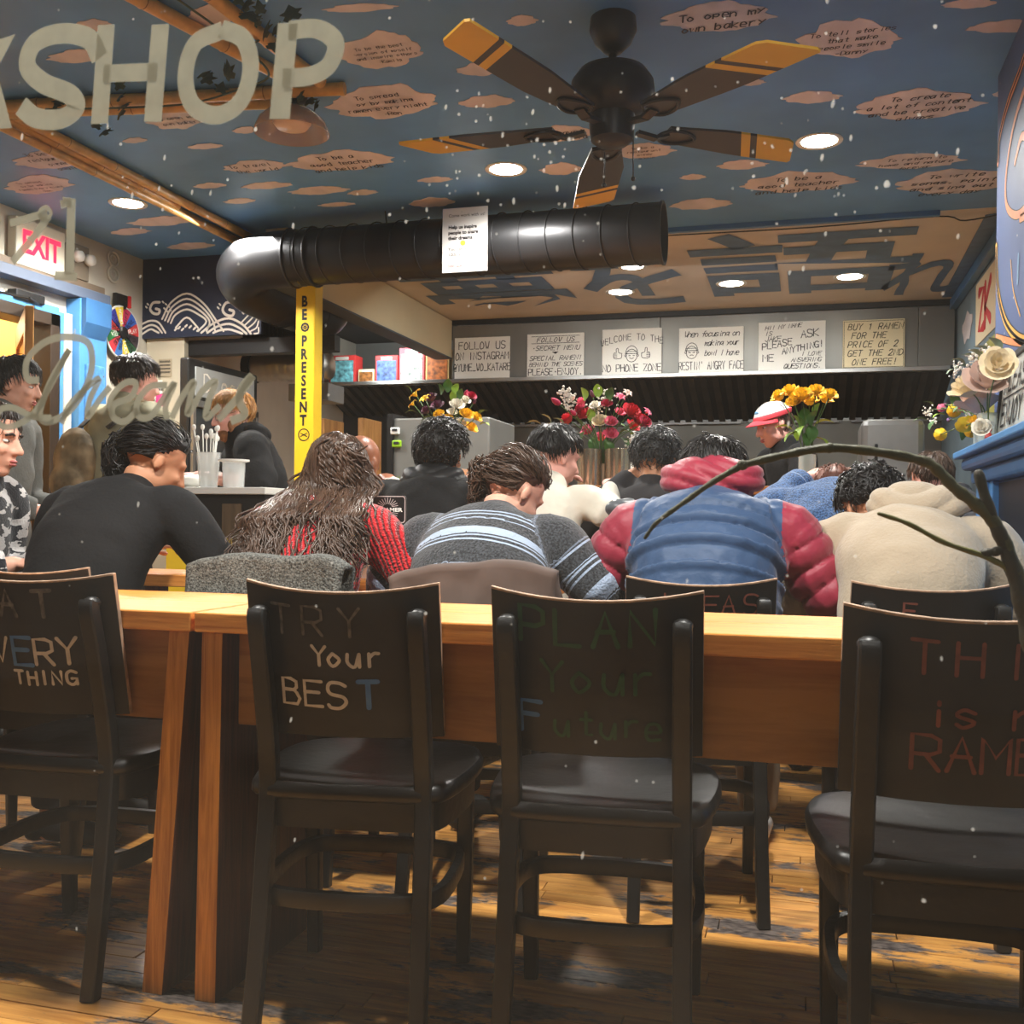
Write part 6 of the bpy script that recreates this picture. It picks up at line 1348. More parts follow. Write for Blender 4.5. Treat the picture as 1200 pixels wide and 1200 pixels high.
def person(lab, loc, rz, skin, zs=.46, bend=45, bulk=1.0, sh=.185, s=1.0, head=(0, 0, 0), headoff=(0, 0, 0), top=None, topname='shirt', kind='plain', topargs=None, trousers=None, shoes=None, hair=None, stand=False, arms=None, sleeve='long', fine=.009, group=None, twist=0, side=0, depth=1.0, neckadd=0, hands=(.5, .5), nolegs=False, handpn=None, face=False):
    t = thing('person', lab, 'person', loc, radians(rz), group)
    hipz = (.90 * s if stand else zs + .085); a = [bend * k for k in (.12, .42, .85)]; L = (.15 * s, .165 * s, .155 * s)
    P = [Vector((0, 0, hipz))]; rzl = radians(twist)
    for ang, l in zip(a, L): q = radians(ang); P.append(P[-1] + Vector((l * side * .5, l * sin(q), l * cos(q))))
    q = radians(bend * 1.0 + neckadd); nk = P[3] + Vector((side * .03, .095 * s * sin(q), .095 * s * cos(q)))
    hp = radians(head[1]); hy = radians(head[0]); hr = radians(head[2])
    HM = Matrix.Rotation(-hy, 3, 'Z') @ Matrix.Rotation(hr, 3, 'Y') @ Matrix.Rotation(-hp, 3, 'X')   # yaw + = to its right
    HC = nk + Vector(headoff) + HM @ Vector((0, .025, .105)) * s
    J = dict(P=P, neck=nk, HC=HC, HM=HM, s=s)
    # ---- arms
    S = [P[3] + Vector((i * sh, .01, -.005)) for i in (-1, 1)]
    if arms is None: arms = [((-.30, .30, .80), (-.12, .52, .83)), ((.30, .30, .80), (.12, .52, .83))]
    A = []
    for i, (e, w) in enumerate(arms): A.append([S[i], Vector(e), Vector(w)])
    if stand: legs = [[Vector((i * .09, 0, .86 * s)), Vector((i * .10, .03, .47 * s)), Vector((i * .11, 0, .085))] for i in (-1, 1)]
    else: legs = [[Vector((i * .09, .02, hipz - .015)), Vector((i * .13, .40, zs + .05)), Vector((i * .13, .40, .09))] for i in (-1, 1)]
    rx = [.150, .135, .150, .150]; ry = [.105, .098, .105, .095]
    tors = [P[0] + Vector((0, 0, -.07)), P[0], P[1], P[2], P[3], P[3] * .45 + nk * .55]
    TR = [(.12, .10), (rx[0], ry[0]), (rx[1], ry[1]), (rx[2], ry[2]), (sh * .80, ry[3] * .9), (.07, .065)]
    TR = [(x * bulk, y * bulk * depth) for x, y in TR]; tp = cat([tuple(p) for p in tors], 3); n = len(tp)
    def interp(R): 
        out = []
        for k in range(n):
            u = k / 3; i = min(int(u), len(R) - 2); f = u - i; out.append((R[i][0] * (1 - f) + R[i + 1][0] * f, R[i][1] * (1 - f) + R[i + 1][1] * f))
        return out
    if nolegs: legs = []
    # ---- body, one continuous surface
    mb = MB(); mb.tube(tp, [(x * .88, y * .88) for x, y in interp(TR)], 20, xax=(1, 0, 0), round_caps=True)
    mb.tube([tuple(P[3] - Vector((0, 0, .02))), tuple(nk), tuple(HC + HM @ Vector((0, -.02, -.05)) * s)], [.062 * s, .054 * s, .052 * s], 14)
    for i in (0, 1):
        S0, E_, W_ = A[i]; mb.tube(cat([tuple(S0.lerp(P[3], .45)), tuple(S0), tuple(S0.lerp(E_, .5)), tuple(E_), tuple(E_.lerp(W_, .45)), tuple(W_)], 2), [.05, .052, .052, .047, .043, .041, .039, .039, .036, .03, .026], 12, round_caps=True)
        pn = handpn[i] if handpn else (0, 0, -1)
        hand(mb, W_ - (W_ - E_).normalized() * .01, (W_ - E_) + Vector((0, 0, -.02)), 1 if i else -1, hands[i], s, pn)
    for Lg in legs:
        mb.tube(cat([tuple(p) for p in Lg], 3), [.078, .072, .064, .055, .05, .044, .036], 12, round_caps=True); f = Lg[2]
        mb.tube([tuple(f + Vector((0, -.03, -.05))), tuple(f + Vector((0, .05, -.055))), tuple(f + Vector((0, .15, -.065)))], [(.032, .03), (.036, .026), (.03, .018)], 10, xax=(1, 0, 0), round_caps=True)
    def H(p): return tuple(HC + HM @ (Vector(p) * s))
    def he(c, r, n_=14): mb.ell(H(c), tuple(k * s for k in r), HM, n_)
    he((0, -.012, .028), (.074, .093, .086), 20); he((0, .028, -.03), (.060, .062, .078), 18); he((0, .052, -.092), (.030, .028, .024)); he((0, .030, -.082), (.046, .042, .028))
    for i in (-1, 1): he((i * .045, .012, -.058), (.018, .038, .034)); he((i * .034, .062, -.026), (.022, .024, .020)); he((i * .076, -.006, -.012), (.008, .016, .027), 12); he((i * .080, -.012, -.004), (.005, .010, .018), 10)
    he((0, .076, .024), (.048, .014, .014)); mb.tube([H((0, .084, .014)), H((0, .097, -.012)), H((0, .108, -.030))], [.009 * s, .0105 * s, .0125 * s], 10, round_caps=True)
    for i in (-1, 1): he((i * .012, .094, -.034), (.009, .010, .008), 8)
    he((0, .084, -.060), (.024, .012, .007)); he((0, .083, -.071), (.021, .012, .008))
    me = remeshed(mb, fine, 3); body = finish(me, 'body', skin, t)
    if face:
        for i in (-1, 1):
            e = MB(); e.ell(H((i * .031, .0735, .001)), tuple(k * s for k in (.0125, .0105, .0055)), HM, 12); ey = e.build('eye', m_eye, t, smooth=True)
            e = MB(); e.ell(H((i * .031, .0805, .001)), (.0048 * s,) * 3, HM, 8); e.build('iris', m_iris, ey, smooth=True)
            e = MB(); e.tube([H((i * .048, .078, .018)), H((i * .030, .0905, .025)), H((i * .014, .091, .021))], [(.0035 * s, .002 * s), (.0048 * s, .0025 * s), (.003 * s, .002 * s)], 8, xax=(0, 0, 1)); e.build('eyebrow', hair[1] if hair else h_blk, t, smooth=True)
        e = MB(); e.ell(H((0, .090, -.061)), tuple(k * s for k in (.021, .008, .0055)), HM, 12); e.ell(H((0, .089, -.0705)), tuple(k * s for k in (.018, .008, .0065)), HM, 12); e.build('lips', m_lip, t, smooth=True)
    # ---- top garment
    mb = MB(); g = dict(plain=.016, knit=.026, quilt=.030, hoodie=.028, shirt=.014).get(kind, .018)
    GR = [(x + g, y + g) for x, y in interp(TR)]
    lo = 1 if not stand else 0
    mb.tube(tp, GR, 24, xax=(1, 0, 0), round_caps=True)
    cn = [tuple(P[3] - Vector((0, .0, .01))), tuple(P[3] * .35 + nk * .65)]; mb.tube(cn, [.085 * s + g * .3, .062 * s + g * .5], 16)
    chains = [(tp, [max(x) * .8 for x in GR], 0)]
    for i in (0, 1):
        S0, E_, W_ = A[i]; Wc = E_.lerp(W_, .93 if sleeve == 'long' else .25) if sleeve != 'short' else None
        k = bulk ** .4
        if sleeve == 'short': pts = [tuple(S0.lerp(P[3], .4)), tuple(S0), tuple(S0.lerp(E_, .45)), tuple(S0.lerp(E_, .8))]; rr = [.072, .072, .069, .066]
        elif sleeve == 'elbow': pts = [tuple(S0.lerp(P[3], .4)), tuple(S0), tuple(S0.lerp(E_, .55)), tuple(E_), tuple(E_.lerp(W_, .22))]; rr = [.070, .072, .064, .060, .054]
        else: pts = [tuple(S0.lerp(P[3], .4)), tuple(S0), tuple(S0.lerp(E_, .5)), tuple(E_), tuple(E_.lerp(W_, .5)), tuple(Wc)]; rr = [.066, .069, .062, .055, .048, .038]
        pp = cat(pts, 3); R2 = []
        for q_ in range(len(pp)): u = q_ / 3; ii = min(int(u), len(rr) - 2); f = u - ii; R2.append(((rr[ii] * (1 - f) + rr[ii + 1] * f) - .012 + g * .9) * k)
        mb.tube(pp, R2, 16, round_caps=False); chains.append((pp, R2, 1 if i else -1))
    me = remeshed(mb, .0075 if kind == 'quilt' else .011, 5); co, no = mesh_np(me); sv, tg = nearest(co, chains)
    mi = None; mats = [top]; tot = sum((Vector(a) - Vector(b)).length for a, b in zip(tp, tp[1:])); sv0 = sv.copy(); sv[(tg == 0) & (sv > tot - .004)] = .0745; sv[(tg != 0) & (sv < .11)] = .0745
    if kind == 'quilt':
        sp = .064; w = np.abs(np.sin(np.pi * sv / sp)) ** .42; co = co + no * ((w - .8) * np.where(tg == 0, .034, .017))[:, None] + no * (nz(co, (70, 70, 40), 2) * .0022)[:, None]
    else:
        amp = dict(plain=.0035, knit=.003, hoodie=.006, shirt=.005).get(kind, .004)
        co = co + no * ((nz(co, (18, 18, 26), len(lab)) * amp) + nz(co, (45, 45, 50), 3) * amp * .4)[:, None]
    set_co(me, co)
    at = me.attributes.new('s', 'FLOAT', 'POINT'); at.data.foreach_set('value', sv if kind != 'quilt' else sv0)
    if topargs:
        mats = topargs; nf = len(me.polygons); ctr = np.empty(nf * 3); me.polygons.foreach_get('center', ctr); ctr = ctr.reshape(nf, 3); s2, t2 = nearest(ctr, chains)
        mi = (t2 != 0) & (np.abs(ctr[:, 0]) > sh * .97)
    gar = finish(me, topname, mats, t, mi)
    if trousers and legs:
        mb = MB(); mb.ell(tuple(P[0] + Vector((0, .01, -.02))), (.165 * bulk, .125 * bulk, .10), None, 16)
        for Lg in legs: mb.tube(cat([tuple(Lg[0]), tuple(Lg[1]), tuple(Lg[1].lerp(Lg[2], .5)), tuple(Lg[2] + Vector((0, 0, .02)))], 3), [.098, .092, .084, .078, .072, .068, .066, .064, .06, .06], 14, round_caps=False)
        me = remeshed(mb, .014, 4); co, no = mesh_np(me); set_co(me, co + no * (nz(co, (20, 20, 24), 5) * .005)[:, None]); finish(me, 'trousers', trousers, t)
    if shoes and legs:
        for Lg in legs:
            f = Lg[2]; e = MB(); e.tube(cat([tuple(f + Vector((0, -.05, -.055))), tuple(f + Vector((0, 0, -.045))), tuple(f + Vector((0, .10, -.056))), tuple(f + Vector((0, .185, -.066)))], 3), [(.034, .030)] * 3 + [(.040, .036)] * 3 + [(.044, .030)] * 3 + [(.030, .018)], 12, xax=(1, 0, 0), round_caps=True)
            e.V = [(x, y, max(z, .004)) for x, y, z in e.V]; e.build('shoe', shoes, t, smooth=True)
    J.update(t=t, TR=TR, tp=tp, A=A, bodyback=lambda z: None, sh=sh, bulk=bulk)
    if hair: hairdo(J, *hair)
    return J

def strands_mesh(paths, w0, w1=0.0004, mbx=None, n=3):
    mb = mbx or MB()
    for P in paths:
        m = len(P); mb.tube(P, [w0 + (w1 - w0) * (k / (m - 1)) ** 2 for k in range(m)], n, caps=False)
    return mb
def backy(J, z, x=0):
    """y of the garment's back surface at height z (local)"""
    tp = J['tp']; P = J['P']; best = 9
    for (a, b) in zip(tp, tp[1:]):
        if min(a[2], b[2]) <= z <= max(a[2], b[2]): 
            u = (z - a[2]) / ((b[2] - a[2]) or 1e-6); best = min(best, a[1] + (b[1] - a[1]) * u)
    if z > P[3].z - .03: best = min(best, P[3].y + .25 * max(0, z - P[3].z))
    if best > 8: best = 0
    r = .12 * J['bulk']; w = .19 * J['bulk']; k = max(0, 1 - (x / w) ** 2) ** .5
    return best - (r + .02) * (.35 + .65 * k)
def hairdo(J, style, m, o=None):
    o = o or {}; HC, HM, s, t = J['HC'], J['HM'], J['s'], J['t']; rr = random.Random(int(abs(HC.x + HC.z) * 1e4) + len(style)); seed = rr.uniform(0, 50)
    fr = o.get('front', .42); back = o.get('back', -.62); vol = o.get('vol', 1.0); cen = Vector((0, -.012, .026))
    def R(d):
        """radius of the hair shell in direction d (head frame), 0 = covered by skin"""
        lim = fr if d.y > .45 else (fr + (back - fr) * min(1, max(0, (.45 - d.y) / .75)))
        if abs(d.x) > .6 and d.y > -.25: lim = max(lim, -.05 + .3 * max(0, d.y))
        k = min(1, max(0, (d.z - lim) / .10 + .5))
        base = 1 / sqrt((d.x / .0765) ** 2 + (d.y / .0955) ** 2 + (d.z / .0885) ** 2); lump = noise.noise(Vector((d.x * 5, d.y * 5, d.z * 4)) + Vector((seed, 0, 0)))
        return base * (.90 + k * (.10 + .105 * vol + .05 * vol * lump)), k
    mb = MB(); nu, nv = 40, 24
    for j in range(nv + 1):
        th = pi * j / nv
        for i in range(nu):
            ph = 2 * pi * i / nu; d = Vector((sin(th) * cos(ph), sin(th) * sin(ph), cos(th))); r, k = R(d)
            r *= 1 + k * .018 * sin(ph * 23 + 6 * noise.noise(d * 3)) * (1 if style != 'curly' else 0) + (k * .07 * noise.noise(d * 9 + Vector((seed,) * 3)) if style == 'curly' else 0)
            mb.V.append(tuple(HC + HM @ ((cen + d * r) * s)))
    for j in range(nv):
        for i in range(nu): mb.F.append((j * nu + i, (j + 1) * nu + i, (j + 1) * nu + (i + 1) % nu, j * nu + (i + 1) % nu)); mb.M.append(0)
    paths = []; N = o.get('n', 320)
    def rd():
        while True:
            d = Vector((rr.gauss(0, 1), rr.gauss(0, 1), rr.gauss(0, 1))).normalized(); r, k = R(d)
            if k > .5: return d, r
    if style in ('short', 'curly', 'bun', 'long', 'tied'):
        L = {'short': o.get('len', .05), 'curly': .05, 'bun': .085, 'long': .08, 'tied': .09}[style]; crown = Vector((.1, -.55, .8)).normalized(); tgt = Vector(o.get('bun', (0, -.9, -.25))).normalized()
        for _ in range(N):
            d, r = rd(); pts = []; steps = 6 if style != 'curly' else 9; cv = rr.uniform(0, 6.3); lift = rr.uniform(0, .012 if style != 'curly' else .02) * o.get('mess', 1); ph = d.copy()
            cdir = Vector((rr.gauss(0, 1), rr.gauss(0, 1), rr.gauss(0, 1))).normalized()
            for k in range(steps):
                u = k / (steps - 1)
                rad, kk = R(ph)
                p = cen + ph * (max(rad, r * .96) + .0015 + lift * sin(u * pi * .6) )
                if style == 'curly':
                    a = cv + u * 7; e1 = ph.orthogonal().normalized(); e2 = ph.cross(e1); p = cen + ph * (r + .002 + lift * u) + (e1 * cos(a) + e2 * sin(a)) * .009
                pts.append(tuple(HC + HM @ (p * s)))
                if style == 'short': fl = (ph - crown); fl = fl - ph * fl.dot(ph) + Vector((0, 0, -.25)) - ph * (-.25 * ph.z)
                elif style in ('bun', 'tied'): fl = tgt - ph * tgt.dot(ph)
                elif style == 'long': fl = Vector((ph.x * .25, -.15, -1)); fl = fl - ph * fl.dot(ph)
                else: fl = Vector((rr.gauss(0, .4), rr.gauss(0, .4), -.5)); fl = fl - ph * fl.dot(ph)
                if fl.length > 1e-4: ph = (ph + fl.normalized() * (L / steps / .09) + Vector((rr.gauss(0, .02), rr.gauss(0, .02), rr.gauss(0, .02))) * o.get('mess', 1)).normalized()
            paths.append(pts)
    strands_mesh(paths, .0024 * s if style != 'curly' else .003, .0006, mb)
    if style in ('bun', 'tied'):
        b0 = HC + HM @ ((cen + Vector(o.get('bun', (0, -.9, -.25))).normalized() * .115) * s); br_ = o.get('bunr', .045); L = []
        for _ in range(o.get('bn', 130)):
            d = Vector((rr.gauss(0, 1), rr.gauss(0, 1), rr.gauss(0, 1))).normalized(); e1 = d.orthogonal().normalized(); e2 = d.cross(e1); a0 = rr.uniform(0, 6.3); pts = []
            for k in range(10):
                a = a0 + k * .42; q = (e1 * cos(a) + e2 * sin(a)) * br_ * rr.uniform(.85, 1.15); q.z *= o.get('bz', 1.0); pts.append(tuple(b0 + q + Vector((0, 0, -.012 * k * o.get('drop', 0)))))
            L.append(pts)
        mb.ell(b0 + Vector((0, 0, -.03 * o.get('drop', 0))), (br_ * .9, br_ * .85, br_ * .9 * o.get('bz', 1.0)), None, 14); strands_mesh(L, .003, .001, mb)
    if style == 'long':
        zb = o.get('zend', .62); W = o.get('spread', .17); cx = o.get('cx', 0)
        for q_ in range(o.get('nl', 520)):
            u = rr.uniform(-1, 1); u = math.copysign(abs(u) ** .8, u); a = u * 1.9; d0 = Vector((sin(a), -cos(a) * .95, rr.uniform(-.1, .75))).normalized(); r, k = R(d0); p = HC + HM @ ((cen + d0 * (r + .004)) * s)
            x_end = cx + u * W * rr.uniform(.75, 1.25); zend = zb + rr.uniform(0, .16) + .06 * abs(u) + (rr.uniform(.14, .30) if o.get('gap') and .05 < u < .62 and rr.random() < .93 else 0); n = 18; pts = []; f1, f2 = rr.uniform(16, 30), rr.uniform(0, 6.3); am = rr.uniform(.005, .015)
            lay = rr.uniform(0, .028)
            for k in range(n):
                v = k / (n - 1); z = p.z + (zend - p.z) * v; x = p.x + (x_end - p.x) * (v ** .9); y0_ = p.y; yb = min(p.y - .01 * v, backy(J, z, x) - .004 - lay * sin(pi * min(1, v * 1.1 + .05))) if v > .12 else p.y
                yh = HC.y - .112 * s * sqrt(max(0, 1 - ((x - HC.x) / (.10 * s)) ** 2)); yh = p.y + (min(p.y, yh) - p.y) * min(1, v * 4)
                fb = min(1, max(0, (J['neck'].z + .05 - z) / .09)); yb = min(J['neck'].y - .05, backy(J, z, x) - .012 - lay * sin(pi * min(1, v * 1.1 + .05))); y0_ = yh * (1 - fb) + yb * fb
                g = am * min(1, v * 2.5); pts.append((x + g * sin(z * f1 * 4 + f2) + g * .6 * sin(z * 71 + f2), min(y0_, 9) + g * .7 * cos(z * f1 * 4 + f2), z))
            paths = [pts]; strands_mesh(paths, o.get('lw', .0055), .0016, mb, 4)
    o_ = mb.build('hair', m, t, smooth=True)
    return o_
def add_ell_child(J, name, parts, m, voxel=.008, nzamp=.004, sc=(30, 30, 30), smooth=3, post=None):
    mb = MB()
    for (c, r, R_) in parts: mb.ell(c, r, R_, 16)
    me = remeshed(mb, voxel, smooth); co, no = mesh_np(me); co = co + no * (nz(co, sc, 4) * nzamp)[:, None]
    if post is not None: co = post(co, no)
    set_co(me, co); return finish(me, name, m, J['t'])

# garments' materials ----------------------------------------------------------
def striped(name, base, stripe, period=.105, lines=3, w=.0062, gap=.016):
    m = mat(name, base, .95, bump=.6, bs=160, sheen=.3); N, L = nt(m); p = N['Principled BSDF']
    at = N.new('ShaderNodeAttribute'); at.attribute_name = 's'; md = N.new('ShaderNodeMath'); md.operation = 'MODULO'; md.inputs[1].default_value = period; L.new(at.outputs['Fac'], md.inputs[0])
    tot = None
    for k in range(lines):
        c = .02 + k * gap; a = N.new('ShaderNodeMath'); a.operation = 'COMPARE'; a.inputs[1].default_value = c; a.inputs[2].default_value = w / 2; L.new(md.outputs[0], a.inputs[0])
        if tot is None: tot = a.outputs[0]
        else: s_ = N.new('ShaderNodeMath'); s_.operation = 'MAXIMUM'; L.new(tot, s_.inputs[0]); L.new(a.outputs[0], s_.inputs[1]); tot = s_.outputs[0]
    tc = N.new('ShaderNodeTexCoord'); n = N.new('ShaderNodeTexNoise'); n.inputs['Scale'].default_value = 170; L.new(tc.outputs['Object'], n.inputs[0])
    r = N.new('ShaderNodeValToRGB'); c = lin(base); r.color_ramp.elements[0].color = tuple(v * .45 for v in c[:3]) + (1,); r.color_ramp.elements[1].color = tuple(v * 1.7 for v in c[:3]) + (1,); r.color_ramp.elements[0].position = .38; r.color_ramp.elements[1].position = .62; L.new(n.outputs[0], r.inputs[0])
    mx = N.new('ShaderNodeMix'); mx.data_type = 'RGBA'; L.new(tot, mx.inputs[0]); L.new(r.outputs[0], mx.inputs[6]); mx.inputs[7].default_value = lin(stripe); L.new(mx.outputs[2], p.inputs['Base Color']); return m
def ribbed(name, col, dark):
    m = mat(name, col, .9, sheen=.4); N, L = nt(m); p = N['Principled BSDF']; tc = N.new('ShaderNodeTexCoord'); mp = N.new('ShaderNodeMapping'); L.new(tc.outputs['Object'], mp.inputs[0]); mp.inputs['Rotation'].default_value = (0, radians(20), 0)
    w = N.new('ShaderNodeTexWave'); w.inputs['Scale'].default_value = 24; w.inputs['Distortion'].default_value = 1.2; w.inputs['Detail'].default_value = 1; L.new(mp.outputs[0], w.inputs[0])
    v = N.new('ShaderNodeTexVoronoi'); v.inputs['Scale'].default_value = 150; L.new(mp.outputs[0], v.inputs[0])
    r = N.new('ShaderNodeValToRGB'); r.color_ramp.elements[0].color = lin(dark); r.color_ramp.elements[1].color = lin(col); r.color_ramp.elements[0].position = .1; r.color_ramp.elements[1].position = .55; L.new(w.outputs[0], r.inputs[0]); L.new(r.outputs[0], p.inputs['Base Color'])
    ad = N.new('ShaderNodeMath'); L.new(w.outputs[0], ad.inputs[0]); L.new(v.outputs[0], ad.inputs[1]); b = N.new('ShaderNodeBump'); b.inputs['Strength'].default_value = .9; b.inputs['Distance'].default_value = .006; L.new(ad.outputs[0], b.inputs['Height']); L.new(b.outputs[0], p.inputs['Normal']); return m
c_black = mat('black_jersey', (17, 17, 19), .9, var=.2, vs=6, bump=.2, bs=90); c_red = ribbed('red_rib_knit', (224, 22, 34), (110, 4, 14)); c_str = striped('grey_striped_wool', (56, 58, 62), (172, 188, 212), .078); c_blue = mat('blue_puffer_nylon', (44, 72, 108), .55, var=.1, vs=5, bump=.25, bs=35, sheen=.2); c_mag = mat('raspberry_nylon', (146, 34, 56), .5, var=.1, vs=5, bump=.25, bs=35, sheen=.2)
c_beige = mat('beige_fleece', (168, 152, 130), .95, var=.06, vs=10, bump=.3, bs=120, sheen=.3); c_cream = mat('cream_linen', (226, 220, 204), .9, var=.06, vs=8, bump=.25, bs=30); c_denim = striped('washed_denim', (62, 92, 134), (140, 160, 190), .17, 1, .004); c_olive = mat('olive_cotton', (150, 145, 120), .85, var=.1, vs=6, bump=.2, bs=25); c_grey = mat('grey_wool', (104, 104, 100), .9, var=.12, vs=10, bump=.3, bs=80)
def patterned(name):
    m = mat(name, (40, 42, 48), .95, bump=.5, bs=150, sheen=.2); N, L = nt(m); p = N['Principled BSDF']; tc = N.new('ShaderNodeTexCoord'); mp = N.new('ShaderNodeMapping'); mp.inputs['Scale'].default_value = (9, 9, 22); L.new(tc.outputs['Object'], mp.inputs[0]); n = N.new('ShaderNodeTexNoise'); n.inputs['Scale'].default_value = 1.6; n.inputs['Detail'].default_value = 2; L.new(mp.outputs[0], n.inputs[0])
    r = N.new('ShaderNodeValToRGB'); r.color_ramp.interpolation = 'CONSTANT'; r.color_ramp.elements[0].color = lin((34, 36, 42)); r.color_ramp.elements[1].color = lin((206, 202, 200)); r.color_ramp.elements[1].position = .52; L.new(n.outputs[0], r.inputs[0]); L.new(r.outputs[0], p.inputs['Base Color']); return m
c_pat = patterned('patterned_knit')
def up_hood(J, m, w=.13, h=.075, d=.085, off=(0, -.05, .02), quilt=False, name='hood'):
    n_ = J['neck']; c = n_ + Vector(off); q = radians(25)
    parts = [(tuple(c), (w, d, h), Matrix.Rotation(q, 3, 'X')), (tuple(c + Vector((-w * .45, .02, .0))), (w * .6, d * .9, h * .9), None), (tuple(c + Vector((w * .45, .02, .0))), (w * .6, d * .9, h * .9), None), (tuple(c + Vector((0, -.01, -h * .55))), (w * .8, d * .7, h * .6), None)]
    def post(co, no):
        if quilt: return co + no * ((np.abs(np.sin((co[:, 2] - n_.z) * 70 + co[:, 0] * 9 + 2 * np.sin(co[:, 0] * 14))) ** .5 - .6) * .014)[:, None]
        r = np.sin((co[:, 2] - n_.z) * 45 + 2.2 * np.cos(co[:, 0] * 16)); return co + no * (np.abs(r) ** .6 * .010 - .005)[:, None]
    return add_ell_child(J, name, parts, m, .008, .004, (26, 26, 30), 3, post)

# ---- front row, seen from behind -------------------------------------------------
J = person('person with dark bun in a large black short-sleeved T-shirt bent over the table', (-2.03, 2.53, 0), -3, skin_t, zs=.46, bend=52, bulk=1.2, sh=.205, s=1.0, head=(38, 28, 0), headoff=(-.01, 0, .02), top=c_black, topname='t_shirt', kind='plain', trousers=m_trd, shoes=m_shoe, hair=('tied', h_blk, dict(bun=(-.75, -.85, -.45), bunr=.055, bz=1.25, drop=.6, n=420, bn=170, mess=1.6, back=-.45)), sleeve='elbow', fine=.008, arms=[((-.36, .26, .74), (-.16, .50, .83)), ((.36, .26, .74), (.14, .50, .83))])
J = person('person with very long wavy brown hair in a bright red knitted sweater', (-1.38, 2.64, 0), 0, skin_l, zs=.41, bend=42, bulk=.95, sh=.165, s=.98, head=(8, 14, 0), headoff=(.0, 0, .0), top=c_red, topname='sweater', kind='knit', trousers=m_trd, shoes=m_shoe, hair=('long', h_br, dict(zend=.70, spread=.20, nl=760, cx=-.025, n=300, gap=True, lw=.0048, mess=.35)), arms=[((-.27, .24, .78), (-.1, .46, .83)), ((.30, .20, .74), (.1, .46, .83))])
J = person('person in a grey sweater with pale blue stripes, brown hair tied back, head turned right', (-.87, 2.65, 0), 2, skin_l, zs=.40, bend=58, bulk=1.12, sh=.195, s=1.0, head=(42, 40, 0), headoff=(-.02, 0, .03), top=c_str, topname='sweater', kind='knit', trousers=m_trd, shoes=m_shoe, hair=('tied', h_br, dict(bun=(-1.1, -.8, -.1), bunr=.048, n=420, bn=120, drop=.9, mess=1.8, bz=1.1)), fine=.008, arms=[((-.33, .22, .74), (-.12, .48, .83)), ((.33, .22, .74), (.12, .48, .83))])
J = person('person in a blue puffer jacket with raspberry sleeves and hood', (-.26, 2.72, 0), 0, skin_t, zs=.42, bend=50, bulk=1.2, sh=.205, s=1.0, head=(0, 34, 0), headoff=(.0, .0, .01), top=c_blue, topname='puffer_jacket', kind='quilt', topargs=[c_blue, c_mag], trousers=m_trk, shoes=m_shoew, hair=('short', h_blk, dict(n=420, mess=1.6, vol=1.3)), arms=[((-.34, .20, .73), (-.12, .48, .83)), ((.34, .20, .73), (.12, .48, .83))])
up_hood(J, c_mag, .140, .064, .085, (0, -.01, .085), True)
J = person('person in a beige hoodie hunched forward at the right', (.25, 2.74, 0), -4, skin_t, zs=.42, bend=62, bulk=1.04, sh=.188, s=1.0, head=(-30, 48, 0), headoff=(-.05, .02, .0), top=c_beige, topname='hoodie', kind='hoodie', trousers=m_trd, shoes=m_shoe, hair=('curly', h_blk, dict(n=420)), arms=[((-.29, .22, .72), (-.12, .48, .83)), ((.29, .22, .72), (.10, .48, .83))])
up_hood(J, c_beige, .130, .052, .085, (.025, -.05, .062), False)
J = person('person in a black and white patterned cardigan seen in profile at the left edge', (-2.50, 2.56, 0), -78, skin_l, zs=.46, bend=16, bulk=1.0, sh=.17, s=.96, head=(0, 8, 0), top=c_pat, topname='cardigan', kind='knit', trousers=m_trd, shoes=m_shoe, hair=('long', h_dbr, dict(zend=.82, spread=.09, nl=260, n=300, front=.5)), fine=.0065, face=True, arms=[((-.22, .04, .74), (-.10, .26, .80)), ((.22, .04, .74), (.10, .26, .80))])
# ---- second row at the bar --------------------------------------------------------
J = person('bald person in a white shirt at the left end of the bar', (-1.80, 3.72, 0), 0, skin_b, zs=.49, bend=36, bulk=1.0, sh=.18, s=1.0, head=(10, 30, 0), top=c_cream, topname='shirt', kind='shirt', trousers=m_trd, shoes=m_shoe, arms=[((-.24, .22, .98), (-.1, .38, 1.1)), ((.24, .22, .98), (.1, .38, 1.1))])
J = person('person with curly black hair in a black hooded jacket at the bar', (-1.39, 3.64, 0), 0, skin_b, zs=.49, bend=34, bulk=1.12, sh=.20, s=1.0, head=(5, 10, 0), top=c_black, topname='jacket', kind='hoodie', trousers=m_trd, shoes=m_shoe, hair=('curly', h_blk, dict(n=620, vol=2.6)), arms=[((-.28, .22, .98), (-.1, .40, 1.1)), ((.28, .22, .98), (.1, .40, 1.1))])
up_hood(J, mat('black_shell', (24, 24, 26), .5, bump=.2, bs=30), .125, .06, .08, (0, -.06, .0), False)
J = person('person with short black hair in a cream shirt looking right at the bar', (-.98, 3.70, 0), -12, skin_p, zs=.49, bend=30, bulk=1.0, sh=.185, s=.98, head=(32, 16, 0), headoff=(-.02, 0, 0), top=c_cream, topname='shirt', kind='shirt', trousers=m_trd, shoes=m_shoe, hair=('short', h_blk, dict(n=520, back=-.35, vol=1.5)), fine=.007, hands=(.4, .9), arms=[((-.24, .20, .98), (-.1, .40, 1.1)), ((.27, .10, .97), (.18, .33, 1.08))])
